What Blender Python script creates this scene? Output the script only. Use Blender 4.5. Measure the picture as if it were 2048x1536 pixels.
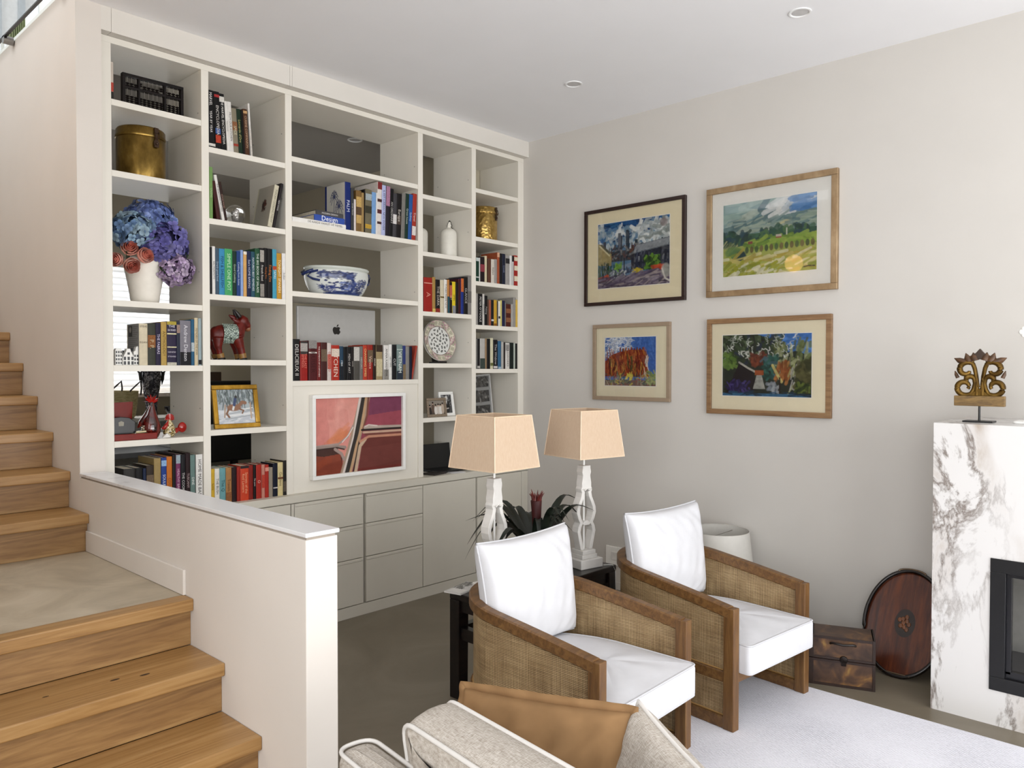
import bpy, bmesh, math, random
import numpy as np
from mathutils import Vector, Matrix

for o in list(bpy.data.objects):
    bpy.data.objects.remove(o, do_unlink=True)
SC = bpy.context.scene
COL = SC.collection
PI = math.pi
random.seed(7)
RNG = np.random.RandomState(11)

# ------------------------------------------------------------------ camera
cam_d = bpy.data.cameras.new('camera')
cam_d.sensor_fit = 'HORIZONTAL'
cam_d.sensor_width = 36.0
cam_d.lens = 1544.98 / 2048 * 36.0
cam_d.clip_start = 0.05
cam = bpy.data.objects.new('camera', cam_d)
COL.objects.link(cam)
_y, _p, _r = math.radians(47.003), math.radians(1.153), math.radians(0.047)
_fw = Vector((math.sin(_y) * math.cos(_p), math.cos(_y) * math.cos(_p), -math.sin(_p)))
_rt = Vector((math.cos(_y), -math.sin(_y), 0))
_up = _rt.cross(_fw)
_rt2 = _rt * math.cos(_r) + _up * math.sin(_r)
_up2 = -_rt * math.sin(_r) + _up * math.cos(_r)
_M = Matrix((( _rt2.x, _up2.x, -_fw.x, -4.734), (_rt2.y, _up2.y, -_fw.y, -4.284), (_rt2.z, _up2.z, -_fw.z, 1.65), (0, 0, 0, 1)))
cam.matrix_world = _M
SC.camera = cam

# ------------------------------------------------------------------ light, exposure
SC.view_settings.view_transform = 'Standard'
SC.view_settings.look = 'None'
SC.view_settings.gamma = 1.0
SC.view_settings.use_curve_mapping = False
SC.view_settings.exposure = 0.3
w = bpy.data.worlds.new('sky')
SC.world = w
w.use_nodes = True
_bg = w.node_tree.nodes['Background']
_bg.inputs[0].default_value = (0.86, 0.93, 1.0, 1)
_bg.inputs[1].default_value = 1.0


def area(name, loc, rot, sx, sy, power, color=(1, 1, 1)):
    d = bpy.data.lights.new(name, 'AREA')
    d.shape = 'RECTANGLE'
    d.size = sx
    d.size_y = sy
    d.energy = power
    d.color = color
    o = bpy.data.objects.new(name, d)
    o.location = loc
    o.rotation_euler = rot
    COL.objects.link(o)
    return o


# daylight and added fill lamps standing in the window openings of the shell (an area lamp shines along its local -Z)
area('daylight_garden_doors', (-3.05, -7.72, 1.45), (PI / 2, 0, 0), 5.3, 2.55, 118, (0.98, 0.99, 1.0))
# added lamp tilted upwards in the same opening to brighten the ceiling
area('ceiling_fill_up', (-3.05, -7.74, 0.9), (math.radians(128), 0, 0), 5.3, 1.5, 100, (1.0, 0.98, 0.96))
area('daylight_side_window', (-7.05, -4.9, 2.05), (0, -PI / 2, 0), 2.3, 3.3, 122, (0.98, 0.99, 1.0))
area('daylight_stair_skylight', (-4.2, 0.6, 6.3), (0, 0, 0), 1.3, 3.4, 10, (0.95, 0.975, 1.0))
area('stair_wall_fill', (-5.0, 0.6, 4.65), (0, -PI / 2, 0), 1.8, 2.4, 24, (0.95, 0.975, 1.0))  # added lamp that brightens the upper part of the stair wall
area('upper_storey_fill', (0.06, 1.8, 5.0), (0, PI / 2, 0), 1.4, 1.4, 60, (0.97, 0.985, 1.0))  # added lamp that brightens the upper storey behind the balustrade
area('daylight_study_window', (-2.17, 3.31, 2.02), (-PI / 2, 0, 0), 1.9, 1.15, 24, (1.0, 1.0, 1.0))

# ------------------------------------------------------------------ materials
_mats = {}


def lin(c):
    """'#rrggbb' or 0..1 sRGB triple to linear rgba"""
    if isinstance(c, str):
        c = c.lstrip('#')
        c = [int(c[i:i + 2], 16) / 255 for i in (0, 2, 4)]
    return tuple((x / 12.92 if x <= 0.04045 else ((x + 0.055) / 1.055) ** 2.4) for x in c) + (1.0,)


def new_mat(name):
    m = bpy.data.materials.new(name)
    m.use_nodes = True
    nt = m.node_tree
    return m, nt, nt.nodes['Principled BSDF']


def nd(nt, typ, **kw):
    n = nt.nodes.new(typ)
    for k, v in kw.items():
        if k.startswith('i_'):
            n.inputs[k[2:].replace('_', ' ')].default_value = v
        else:
            setattr(n, k, v)
    return n


def coords(nt, scale=(1, 1, 1), kind='Object', rot=(0, 0, 0)):
    tc = nt.nodes.new('ShaderNodeTexCoord')
    mp = nt.nodes.new('ShaderNodeMapping')
    mp.inputs['Scale'].default_value = scale
    mp.inputs['Rotation'].default_value = rot
    nt.links.new(tc.outputs[kind], mp.inputs[0])
    return mp.outputs[0]


def ramp(nt, fac, stops):
    r = nt.nodes.new('ShaderNodeValToRGB')
    els = r.color_ramp.elements
    while len(els) < len(stops):
        els.new(0.5)
    for e, (p, c) in zip(els, stops):
        e.position = p
        e.color = lin(c) if not (isinstance(c, tuple) and len(c) == 4) else c
    nt.links.new(fac, r.inputs[0])
    return r.outputs[0]


def bump(nt, b, height, strength=0.2, dist=0.01):
    n = nt.nodes.new('ShaderNodeBump')
    n.inputs['Strength'].default_value = strength
    n.inputs['Distance'].default_value = dist
    nt.links.new(height, n.inputs['Height'])
    nt.links.new(n.outputs[0], b.inputs['Normal'])


def plain(c, rough=0.5, metal=0.0, var=0.06, scale=30.0, spec=0.5, bumps=0.0, gain=1.0):
    """a painted or printed colour with a faint procedural mottling"""
    key = ('p', c, rough, metal, var, scale, spec, bumps, gain)
    if key in _mats:
        return _mats[key]
    m, nt, b = new_mat('plain_%d' % len(_mats))
    base = tuple(x * gain for x in lin(c)[:3])
    no = nd(nt, 'ShaderNodeTexNoise', i_Scale=scale, i_Detail=3.0)
    nt.links.new(coords(nt), no.inputs['Vector'])
    lo = tuple(x * (1 - var) for x in base[:3]) + (1,)
    hi = tuple(min(1, x * (1 + var)) for x in base[:3]) + (1,)
    nt.links.new(ramp(nt, no.outputs[0], [(0.3, lo), (0.7, hi)]), b.inputs['Base Color'])
    b.inputs['Roughness'].default_value = rough
    b.inputs['Metallic'].default_value = metal
    b.inputs['Specular IOR Level'].default_value = spec
    if bumps:
        bump(nt, b, no.outputs[0], bumps, 0.01)
    _mats[key] = m
    return m


def wood(name, c1, c2, c3, scale=(2.0, 22.0, 22.0), rough=0.45, rot=(0, 0, 0), warp=1.2, spec=0.5):
    if name in _mats:
        return _mats[name]
    m, nt, b = new_mat(name)
    co = coords(nt, scale, rot=rot)
    n1 = nd(nt, 'ShaderNodeTexNoise', i_Scale=1.0, i_Detail=6.0, i_Roughness=0.6, i_Distortion=warp)
    nt.links.new(co, n1.inputs['Vector'])
    n2 = nd(nt, 'ShaderNodeTexNoise', i_Scale=7.0, i_Detail=3.0, i_Roughness=0.7)
    nt.links.new(co, n2.inputs['Vector'])
    mx = nd(nt, 'ShaderNodeMath', operation='MULTIPLY_ADD')
    mx.inputs[1].default_value = 0.28
    nt.links.new(n2.outputs[0], mx.inputs[0])
    nt.links.new(n1.outputs[0], mx.inputs[2])
    nt.links.new(ramp(nt, mx.outputs[0], [(0.42, c1), (0.62, c2), (0.85, c3)]), b.inputs['Base Color'])
    b.inputs['Roughness'].default_value = rough
    b.inputs['Specular IOR Level'].default_value = spec
    bump(nt, b, mx.outputs[0], 0.12, 0.004)
    _mats[name] = m
    return m


def attr_mat(name='painted', rough=0.6, spec=0.5, coat=0.0):
    key = ('attr', name)
    if key in _mats:
        return _mats[key]
    m, nt, b = new_mat(name)
    a = nd(nt, 'ShaderNodeAttribute', attribute_name='paint')
    no = nd(nt, 'ShaderNodeTexNoise', i_Scale=120.0, i_Detail=2.0)
    nt.links.new(coords(nt), no.inputs['Vector'])
    mx = nd(nt, 'ShaderNodeMix', data_type='RGBA', blend_type='MULTIPLY')
    mx.inputs[0].default_value = 0.12
    nt.links.new(a.outputs['Color'], mx.inputs[6])
    nt.links.new(no.outputs[0], mx.inputs[7])
    nt.links.new(mx.outputs[2], b.inputs['Base Color'])
    b.inputs['Roughness'].default_value = rough
    b.inputs['Specular IOR Level'].default_value = spec
    b.inputs['Coat Weight'].default_value = coat
    b.inputs['Coat Roughness'].default_value = 0.03
    _mats[key] = m
    return m


def glass_mat(name='clear_glass', color=(1, 1, 1, 1), rough=0.0, ior=1.45):
    if name in _mats:
        return _mats[name]
    m, nt, b = new_mat(name)
    b.inputs['Base Color'].default_value = color
    b.inputs['Transmission Weight'].default_value = 1.0
    b.inputs['Roughness'].default_value = rough
    b.inputs['IOR'].default_value = ior
    _mats[name] = m
    return m


def pane_mat(name='thin_pane', tint=(1, 1, 1, 1), refl=0.08):
    """thin sheet glass: mostly see-through, a little mirror"""
    if name in _mats:
        return _mats[name]
    m, nt, b = new_mat(name)
    tr = nd(nt, 'ShaderNodeBsdfTransparent')
    tr.inputs[0].default_value = tint
    gl = nd(nt, 'ShaderNodeBsdfGlossy')
    gl.inputs['Roughness'].default_value = 0.02
    fr = nd(nt, 'ShaderNodeFresnel')
    fr.inputs[0].default_value = 1.45
    mx = nd(nt, 'ShaderNodeMixShader')
    nt.links.new(fr.outputs[0], mx.inputs[0])
    nt.links.new(tr.outputs[0], mx.inputs[1])
    nt.links.new(gl.outputs[0], mx.inputs[2])
    nt.links.new(mx.outputs[0], nt.nodes['Material Output'].inputs[0])
    nt.nodes.remove(b)
    _mats[name] = m
    return m


# ------------------------------------------------------------------ mesh helpers
class MB:
    """collects simple shapes into one mesh"""

    def __init__(self):
        self.v = []
        self.f = []
        self.uv = None

    def add(self, vs, fs):
        n = len(self.v)
        self.v += [tuple(p) for p in vs]
        self.f += [tuple(i + n for i in f) for f in fs]
        return self

    def box(self, x0, x1, y0, y1, z0, z1):
        return self.add([(x0, y0, z0), (x1, y0, z0), (x1, y1, z0), (x0, y1, z0), (x0, y0, z1), (x1, y0, z1), (x1, y1, z1), (x0, y1, z1)],
                        [(0, 3, 2, 1), (4, 5, 6, 7), (0, 1, 5, 4), (1, 2, 6, 5), (2, 3, 7, 6), (3, 0, 4, 7)])

    def obox(self, c, ax, ay, az):
        """box from centre and three half-extent vectors"""
        c, ax, ay, az = Vector(c), Vector(ax), Vector(ay), Vector(az)
        p = [c + ax * i + ay * j + az * k for k in (-1, 1) for j in (-1, 1) for i in (-1, 1)]
        return self.add(p, [(0, 2, 3, 1), (4, 5, 7, 6), (0, 1, 5, 4), (1, 3, 7, 5), (3, 2, 6, 7), (2, 0, 4, 6)])

    def loft(self, rings, closed=True, cap=True):
        n = len(rings[0])
        b = len(self.v)
        for r in rings:
            self.v += [tuple(p) for p in r]
        for i in range(len(rings) - 1):
            for j in range(n if closed else n - 1):
                k = (j + 1) % n
                self.f.append((b + i * n + j, b + i * n + k, b + (i + 1) * n + k, b + (i + 1) * n + j))
        if cap and closed:
            self.f.append(tuple(b + j for j in reversed(range(n))))
            self.f.append(tuple(b + (len(rings) - 1) * n + j for j in range(n)))
        return self

    def lathe(self, prof, seg=32, c=(0, 0, 0), cap=True, sx=1.0, sy=1.0):
        rings = [[(c[0] + r * sx * math.cos(2 * PI * k / seg), c[1] + r * sy * math.sin(2 * PI * k / seg), c[2] + z) for k in range(seg)] for r, z in prof]
        return self.loft(rings, True, cap)

    def tube(self, path, r, seg=8, closed=False):
        P = [Vector(p) for p in path]
        n = len(P)
        rr = r if isinstance(r, (list, tuple)) else [r] * n
        rings = []
        up = Vector((0, 0, 1))
        for i, p in enumerate(P):
            if closed:
                t = P[(i + 1) % n] - P[i - 1]
            else:
                t = P[min(i + 1, n - 1)] - P[max(i - 1, 0)]
            if t.length < 1e-9:
                t = Vector((0, 0, 1))
            t.normalize()
            a = t.cross(up)
            if a.length < 0.15:
                a = t.cross(Vector((0.3, 1, 0)))
            a.normalize()
            b = t.cross(a)
            rings.append([p + (a * math.cos(2 * PI * k / seg) + b * math.sin(2 * PI * k / seg)) * rr[i] for k in range(seg)])
        if closed:
            rings.append(rings[0])
            return self.loft(rings, True, False)
        return self.loft(rings, True, True)

    def prism(self, poly, d0, d1, plane='xz', off=(0, 0, 0)):
        """extrude a 2-D outline; plane xz -> depth along y, xy -> z, yz -> x"""
        def p3(a, b, d):
            q = {'xz': (a, d, b), 'xy': (a, b, d), 'yz': (d, a, b)}[plane]
            return (q[0] + off[0], q[1] + off[1], q[2] + off[2])
        n = len(poly)
        vs = [p3(a, b, d0) for a, b in poly] + [p3(a, b, d1) for a, b in poly]
        fs = [(i, (i + 1) % n, n + (i + 1) % n, n + i) for i in range(n)] + [tuple(reversed(range(n))), tuple(range(n, 2 * n))]
        return self.add(vs, fs)

    def ball(self, c, r, seg=12, rings=8, s=(1, 1, 1)):
        b = len(self.v)
        self.v.append((c[0], c[1], c[2] - r * s[2]))
        for i in range(1, rings):
            a = -PI / 2 + PI * i / rings
            for k in range(seg):
                t = 2 * PI * k / seg
                self.v.append((c[0] + r * s[0] * math.cos(a) * math.cos(t), c[1] + r * s[1] * math.cos(a) * math.sin(t), c[2] + r * s[2] * math.sin(a)))
        self.v.append((c[0], c[1], c[2] + r * s[2]))
        e = len(self.v) - 1
        for k in range(seg):
            self.f.append((b, b + 1 + (k + 1) % seg, b + 1 + k))
            self.f.append((e, e - seg + k, e - seg + (k + 1) % seg))
        for i in range(rings - 2):
            for k in range(seg):
                q = b + 1 + i * seg
                self.f.append((q + k, q + (k + 1) % seg, q + seg + (k + 1) % seg, q + seg + k))
        return self

    def xform(self, M, start=0):
        for i in range(start, len(self.v)):
            self.v[i] = tuple(M @ Vector(self.v[i]))
        return self

    def mesh(self, name, mat=None, smooth=None):
        me = bpy.data.meshes.new(name)
        me.from_pydata(self.v, [], self.f)
        bm = bmesh.new()
        bm.from_mesh(me)
        bmesh.ops.recalc_face_normals(bm, faces=bm.faces)
        bm.to_mesh(me)
        bm.free()
        if mat:
            me.materials.append(mat)
        if smooth is not None:
            if smooth >= 180:
                for p in me.polygons:
                    p.use_smooth = True
            else:
                me.shade_smooth() if hasattr(me, 'shade_smooth') else None
                me.set_sharp_from_angle(angle=math.radians(smooth))
        me.update()
        return me

    def build(self, name, mat=None, parent=None, smooth=None, bevel=0, seg=2):
        return link(name, self.mesh(name, mat, smooth), parent, bevel, seg)


def link(name, data, parent=None, bevel=0, seg=2, loc=None):
    o = bpy.data.objects.new(name, data)
    COL.objects.link(o)
    if parent is not None:
        o.parent = parent
    if loc is not None:
        o.location = loc
    if bevel:
        md = o.modifiers.new('bevel', 'BEVEL')
        md.width = bevel
        md.segments = seg
        md.limit_method = 'ANGLE'
        md.angle_limit = math.radians(40)
    return o


def tag(o, label, cat, group=None):
    o['label'] = label
    o['category'] = cat
    if group:
        o['group'] = group
    return o


def struct(o, label=None):
    o['kind'] = 'structure'
    if label:
        o['label'] = label
    return o


def thing(name, label, cat, loc=(0, 0, 0), rz=0.0, group=None):
    o = bpy.data.objects.new(name, None)
    o.empty_display_size = 0.05
    o.location = loc
    o.rotation_euler = (0, 0, rz)
    COL.objects.link(o)
    return tag(o, label, cat, group)


def bx(name, mat, x0, x1, y0, y1, z0, z1, parent=None, bevel=0.0, seg=2):
    """one box as one object, its origin at its own base centre"""
    cx, cy, cz = (x0 + x1) / 2, (y0 + y1) / 2, z0
    o = MB().box(x0 - cx, x1 - cx, y0 - cy, y1 - cy, 0, z1 - z0).build(name, mat, parent, None, bevel, seg)
    o.location = (cx, cy, cz)
    return o


def text_mesh(s, size, mat, res=2, extrude=0.0):
    cu = bpy.data.curves.new('lettering', 'FONT')
    cu.body = s
    cu.size = size
    cu.resolution_u = res
    cu.extrude = extrude
    cu.align_x = 'CENTER'
    cu.align_y = 'CENTER'
    ob = bpy.data.objects.new('lettering', cu)
    COL.objects.link(ob)
    dg = bpy.context.evaluated_depsgraph_get()
    me = bpy.data.meshes.new_from_object(ob.evaluated_get(dg))
    bpy.data.objects.remove(ob, do_unlink=True)
    bpy.data.curves.remove(cu)
    me.materials.clear()
    me.materials.append(mat)
    return me


# ------------------------------------------------------------------ little painter for pictures and prints
class Canvas:
    """an array of sRGB colours painted with strokes, later laid on a mesh as vertex colour"""

    def __init__(self, w, h, bg='#808080', seed=1):
        self.w, self.h = w, h
        c = np.array(lin(bg)[:3])
        self.a = np.tile(c, (h, w, 1)).astype(float)
        self.r = np.random.RandomState(seed)
        self.Y, self.X = np.mgrid[0:h, 0:w]
        self.X = (self.X + 0.5) / w
        self.Y = 1 - (self.Y + 0.5) / h      # y up, 0..1
        self.asp = w / h

    def put(self, mask, c, alpha=1.0):
        m = np.clip(mask, 0, 1)[..., None] * alpha
        c = np.array(lin(c)[:3])
        self.a = self.a * (1 - m) + c * m
        return self

    def rect(self, x0, x1, y0, y1, c, alpha=1.0):
        return self.put(((self.X >= x0) & (self.X <= x1) & (self.Y >= y0) & (self.Y <= y1)).astype(float), c, alpha)

    def ell(self, cx, cy, rx, ry, c, alpha=1.0, soft=0.25):
        d = np.sqrt(((self.X - cx) / rx) ** 2 + ((self.Y - cy) / ry) ** 2)
        return self.put((1 - d) / max(soft, 1e-3) + 0.5, c, alpha)

    def poly(self, pts, c, alpha=1.0):
        ins = np.zeros(self.X.shape, bool)
        n = len(pts)
        for i in range(n):
            x0, y0 = pts[i]
            x1, y1 = pts[(i + 1) % n]
            if y0 == y1:
                continue
            cond = ((y0 > self.Y) != (y1 > self.Y)) & (self.X < (x1 - x0) * (self.Y - y0) / (y1 - y0) + x0)
            ins ^= cond
        return self.put(ins.astype(float), c, alpha)

    def line(self, pts, wd, c, alpha=1.0):
        best = np.full(self.X.shape, 9.0)
        for (x0, y0), (x1, y1) in zip(pts[:-1], pts[1:]):
            ax, ay = x0 * self.asp, y0
            bx_, by = x1 * self.asp, y1
            px, py = self.X * self.asp, self.Y
            dx, dy = bx_ - ax, by - ay
            L = dx * dx + dy * dy + 1e-12
            t = np.clip(((px - ax) * dx + (py - ay) * dy) / L, 0, 1)
            best = np.minimum(best, np.hypot(px - ax - t * dx, py - ay - t * dy))
        return self.put((wd - best) * self.h + 0.5, c, alpha)

    def dabs(self, n, x0, x1, y0, y1, cols, ln=0.05, wd=0.01, ang=None, alpha=0.8, curve=0.0):
        for _ in range(n):
            x, y = self.r.uniform(x0, x1), self.r.uniform(y0, y1)
            a = self.r.uniform(0, 2 * PI) if ang is None else ang + self.r.normal(0, 0.25)
            L = ln * self.r.uniform(0.5, 1.4)
            pts = []
            for k in range(4):
                aa = a + curve * (k / 3 - 0.5) * self.r.choice([-1, 1])
                pts.append((x + math.cos(aa) * L * (k / 3 - 0.5) / self.asp, y + math.sin(aa) * L * (k / 3 - 0.5)))
            self.line(pts, wd * self.r.uniform(0.6, 1.4), cols[self.r.randint(len(cols))], alpha)
        return self

    def noise(self, amt=0.05, cells=18):
        g = self.r.normal(0, 1, (cells, cells))
        yi = np.clip((1 - self.Y) * (cells - 1), 0, cells - 1.001)
        xi = np.clip(self.X * (cells - 1), 0, cells - 1.001)
        y0, x0 = yi.astype(int), xi.astype(int)
        fy, fx = yi - y0, xi - x0
        v = g[y0, x0] * (1 - fy) * (1 - fx) + g[y0 + 1, x0] * fy * (1 - fx) + g[y0, x0 + 1] * (1 - fy) * fx + g[y0 + 1, x0 + 1] * fy * fx
        self.a = np.clip(self.a * (1 + amt * v[..., None]), 0, 1)
        return self

    def mesh(self, name, W, H, mat):
        """flat sheet in the local XZ plane facing -Y, lower left corner at the origin"""
        w, h = self.w, self.h
        xs = np.linspace(0, W, w)
        zs = np.linspace(H, 0, h)
        co = np.zeros((h, w, 3))
        co[..., 0] = xs[None, :]
        co[..., 2] = zs[:, None]
        i = np.arange(h * w).reshape(h, w)
        q = np.stack([i[:-1, :-1], i[1:, :-1], i[1:, 1:], i[:-1, 1:]], -1).reshape(-1, 4)
        me = bpy.data.meshes.new(name)
        me.from_pydata(co.reshape(-1, 3).tolist(), [], q.tolist())
        at = me.color_attributes.new('paint', 'FLOAT_COLOR', 'POINT')
        rgba = np.ones((h * w, 4), np.float32)
        rgba[:, :3] = self.a.reshape(-1, 3)
        at.data.foreach_set('color', rgba.ravel())
        me.materials.append(mat)
        me.update()
        return me

    def sample(self, u, v):
        """colour lookup for u to the right, v up"""
        x = np.clip((np.asarray(u) % 1.0) * self.w, 0, self.w - 1).astype(int)
        y = np.clip((1 - np.asarray(v)) * self.h, 0, self.h - 1).astype(int)
        return self.a[y, x]


def paint_mesh(me, cols):
    at = me.color_attributes.new('paint', 'FLOAT_COLOR', 'POINT')
    rgba = np.ones((len(me.vertices), 4), np.float32)
    rgba[:, :3] = cols
    at.data.foreach_set('color', rgba.ravel())

# ================================================================== the setting
M_WALL = plain('#cac6c0', 0.85, var=0.015, scale=3.0, spec=0.25)
M_STAIRWALL = plain('#d9d2ca', 0.8, var=0.02, scale=3.0, spec=0.25)
M_CEIL = plain('#f1f1f3', 0.9, var=0.01, scale=3.0, spec=0.2)
M_JOIN = plain('#e2ddd2', 0.42, var=0.015, scale=6.0, spec=0.4)
M_CAB = plain('#cfcabd', 0.45, var=0.015, scale=6.0, spec=0.4)
M_BULK = plain('#d9d4cc', 0.6, var=0.015, scale=5.0, spec=0.3)
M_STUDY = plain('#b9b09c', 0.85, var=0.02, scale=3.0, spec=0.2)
M_WHITE = plain('#efeeea', 0.5, var=0.02)
M_BLACK = plain('#0b0a0b', 0.35, var=0.1)
M_OAK = wood('oak_tread', '#825d33', '#9d7645', '#b08b5a', scale=(1.0, 26.0, 26.0), rough=0.42)
M_OAKR = wood('oak_riser', '#735230', '#926e43', '#a98656', scale=(1.0, 14.0, 14.0), rough=0.45, warp=2.0)


def concrete(name, c1, c2, c3, sc, rough):
    m, nt, b = new_mat(name)
    co = coords(nt, (1, 1, 1))
    n1 = nd(nt, 'ShaderNodeTexNoise', i_Scale=sc, i_Detail=7.0, i_Roughness=0.62, i_Distortion=0.8)
    nt.links.new(co, n1.inputs['Vector'])
    nt.links.new(ramp(nt, n1.outputs[0], [(0.3, c1), (0.52, c2), (0.75, c3)]), b.inputs['Base Color'])
    n2 = nd(nt, 'ShaderNodeTexNoise', i_Scale=sc * 0.6, i_Detail=4.0)
    nt.links.new(co, n2.inputs['Vector'])
    rr = nd(nt, 'ShaderNodeMapRange')
    rr.inputs[3].default_value = rough - 0.12
    rr.inputs[4].default_value = rough + 0.12
    nt.links.new(n2.outputs[0], rr.inputs[0])
    nt.links.new(rr.outputs[0], b.inputs['Roughness'])
    bump(nt, b, n1.outputs[0], 0.05, 0.01)
    return m


M_FLOOR = concrete('polished_concrete', '#6b6252', '#776e5e', '#847b6b', 1.6, 0.4)
M_LAND = concrete('cement_landing', '#9a8e7a', '#b3a690', '#c6baa5', 3.2, 0.45)


def marble(name, c0, c1, c2, sc, lo=0.52, edge=0.0):
    m, nt, b = new_mat(name)
    co = coords(nt, (1, 1, 0.42))
    big = nd(nt, 'ShaderNodeTexNoise', i_Scale=sc * 0.55, i_Detail=3.0, i_Roughness=0.5, i_Distortion=0.6)
    nt.links.new(co, big.inputs['Vector'])
    ve = nd(nt, 'ShaderNodeTexNoise', i_Scale=sc, i_Detail=10.0, i_Roughness=0.64, i_Distortion=0.45)
    nt.links.new(co, ve.inputs['Vector'])
    # thin veins: |noise - 0.5| small
    s1 = nd(nt, 'ShaderNodeMath', operation='SUBTRACT')
    s1.inputs[1].default_value = 0.5
    nt.links.new(ve.outputs[0], s1.inputs[0])
    s2 = nd(nt, 'ShaderNodeMath', operation='ABSOLUTE')
    nt.links.new(s1.outputs[0], s2.inputs[0])
    v = ramp(nt, s2.outputs[0], [(0.0, (1, 1, 1, 1)), (0.008, (0.7, 0.7, 0.7, 1)), (0.04, (0, 0, 0, 1))])
    # the slab is veined most along its y = 0 edge
    sp = nd(nt, 'ShaderNodeSeparateXYZ')
    nt.links.new(coords(nt), sp.inputs[0])
    mr = nd(nt, 'ShaderNodeMapRange')
    mr.inputs[1].default_value = -0.55
    mr.inputs[2].default_value = -0.08
    mr.inputs[3].default_value = 0.0
    mr.inputs[4].default_value = edge
    nt.links.new(sp.outputs[1], mr.inputs[0])
    sm_ = nd(nt, 'ShaderNodeMath', operation='ADD')
    nt.links.new(big.outputs[0], sm_.inputs[0])
    nt.links.new(mr.outputs[0], sm_.inputs[1])
    msk = ramp(nt, sm_.outputs[0], [(lo, (0, 0, 0, 1)), (lo + 0.12, (1, 1, 1, 1))])
    mu = nd(nt, 'ShaderNodeMath', operation='MULTIPLY')
    nt.links.new(v, mu.inputs[0])
    nt.links.new(msk, mu.inputs[1])
    mu2 = nd(nt, 'ShaderNodeMath', operation='MULTIPLY')
    mu2.inputs[1].default_value = 0.85
    nt.links.new(mu.outputs[0], mu2.inputs[0])
    # cloudy patches
    cl = ramp(nt, ve.outputs[0], [(0.5, (0, 0, 0, 1)), (0.7, (0.9, 0.9, 0.9, 1))])
    mu3 = nd(nt, 'ShaderNodeMath', operation='MULTIPLY')
    nt.links.new(cl, mu3.inputs[0])
    nt.links.new(msk, mu3.inputs[1])
    x1 = nd(nt, 'ShaderNodeMix', data_type='RGBA')
    x1.inputs[6].default_value = lin(c0)
    x1.inputs[7].default_value = lin(c1)
    nt.links.new(mu3.outputs[0], x1.inputs[0])
    x2 = nd(nt, 'ShaderNodeMix', data_type='RGBA')
    x2.inputs[7].default_value = lin(c2)
    nt.links.new(mu2.outputs[0], x2.inputs[0])
    nt.links.new(x1.outputs[2], x2.inputs[6])
    nt.links.new(x2.outputs[2], b.inputs['Base Color'])
    b.inputs['Roughness'].default_value = 0.28
    return m


M_MARBLE = marble('veined_marble', '#dad8d6', '#a08d78', '#574332', 4.2, 0.49, 0.17)
M_CAPST = marble('cap_marble', '#dededf', '#cfcdd0', '#a2a0a4', 1.5, 0.58)

struct(bx('floor', M_FLOOR, -7.0, 0.0, -7.7, 3.2, -0.1, 0.0), 'grey polished concrete floor')
# right wall with the pictures
struct(bx('wall_right', M_WALL, 0.0, 0.15, -7.7, 0.5, 0.0, 3.496), 'pale warm grey wall with four framed pictures')
# ceiling of the living room, its edge ends over the stair
struct(bx('ceiling', M_CEIL, -3.382, 0.15, -7.7, -0.055, 3.496, 3.572), 'white plaster ceiling')
struct(bx('ceiling', M_CEIL, -3.262, 0.15, -0.055, 0.5, 3.496, 3.572))
struct(bx('ceiling', M_CEIL, -7.0, -3.382, -7.7, -2.4, 3.496, 3.572))


def wall_with_holes(name, axis, d0, d1, a0, a1, z0, z1, holes, mat):
    """a wall as one mesh: axis 'x' = runs along x (thickness d in y), 'y' = runs along y"""
    mb = MB()

    def put(s0, s1, t0, t1):
        if s1 - s0 < 1e-6 or t1 - t0 < 1e-6:
            return
        if axis == 'x':
            mb.box(s0, s1, d0, d1, t0, t1)
        else:
            mb.box(d0, d1, s0, s1, t0, t1)
    cur = a0
    for (h0, h1, hz0, hz1) in sorted(holes):
        put(cur, h0, z0, z1)
        put(h0, h1, z0, hz0)
        put(h0, h1, hz1, z1)
        cur = h1
    put(cur, a1, z0, z1)
    return struct(mb.build(name, mat))


wall_with_holes('wall_back', 'x', -7.85, -7.7, -7.0, 0.15, 0, 3.496, [(-5.75, -0.35, 0.12, 2.78)], M_WALL)
wall_with_holes('wall_left', 'y', -7.15, -7.0, -7.7, -2.4, 0, 3.496, [(-6.6, -3.2, 0.85, 3.25)], M_WALL)
struct(bx('wall_hall', M_WALL, -7.0, -4.95, -2.4, -2.25, 0, 3.496))
# stairwell: wall beside the flight (its end is the pillar), outer wall, upper storey
struct(bx('wall_stair', M_STAIRWALL, -3.382, -3.262, -0.055, 3.2, 0.0, 3.572), 'tall pale wall beside the upper flight of stairs')
wall_with_holes('wall_stair_outer', 'y', -5.1, -4.95, -2.4, 3.35, 0.0, 6.4, [(-0.65, 1.85, 3.72, 5.58)], M_STAIRWALL)
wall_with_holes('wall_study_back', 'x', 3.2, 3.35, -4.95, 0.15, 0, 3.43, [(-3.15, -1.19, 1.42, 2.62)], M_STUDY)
wall_with_holes('wall_upper_back', 'x', 3.2, 3.35, -4.95, 0.15, 3.43, 6.4, [(-3.3, -2.2, 3.75, 5.9)], M_WALL)
wall_with_holes('wall_upper_right', 'y', 0.0, 0.15, -2.4, 3.2, 3.572, 6.4, [(1.0, 2.6, 4.2, 5.8)], M_WALL)
struct(bx('wall_upper_front', M_WALL, -4.95, 0.15, -2.55, -2.4, 3.572, 6.4))
mb = MB()
mb.box(-4.95, -4.85, -2.55, 3.35, 6.4, 6.5).box(-3.55, 0.15, -2.55, 3.35, 6.4, 6.5).box(-4.85, -3.55, -2.55, -1.15, 6.4, 6.5).box(-4.85, -3.55, 2.35, 3.35, 6.4, 6.5)
struct(mb.build('ceiling_upper', M_CEIL))
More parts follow.
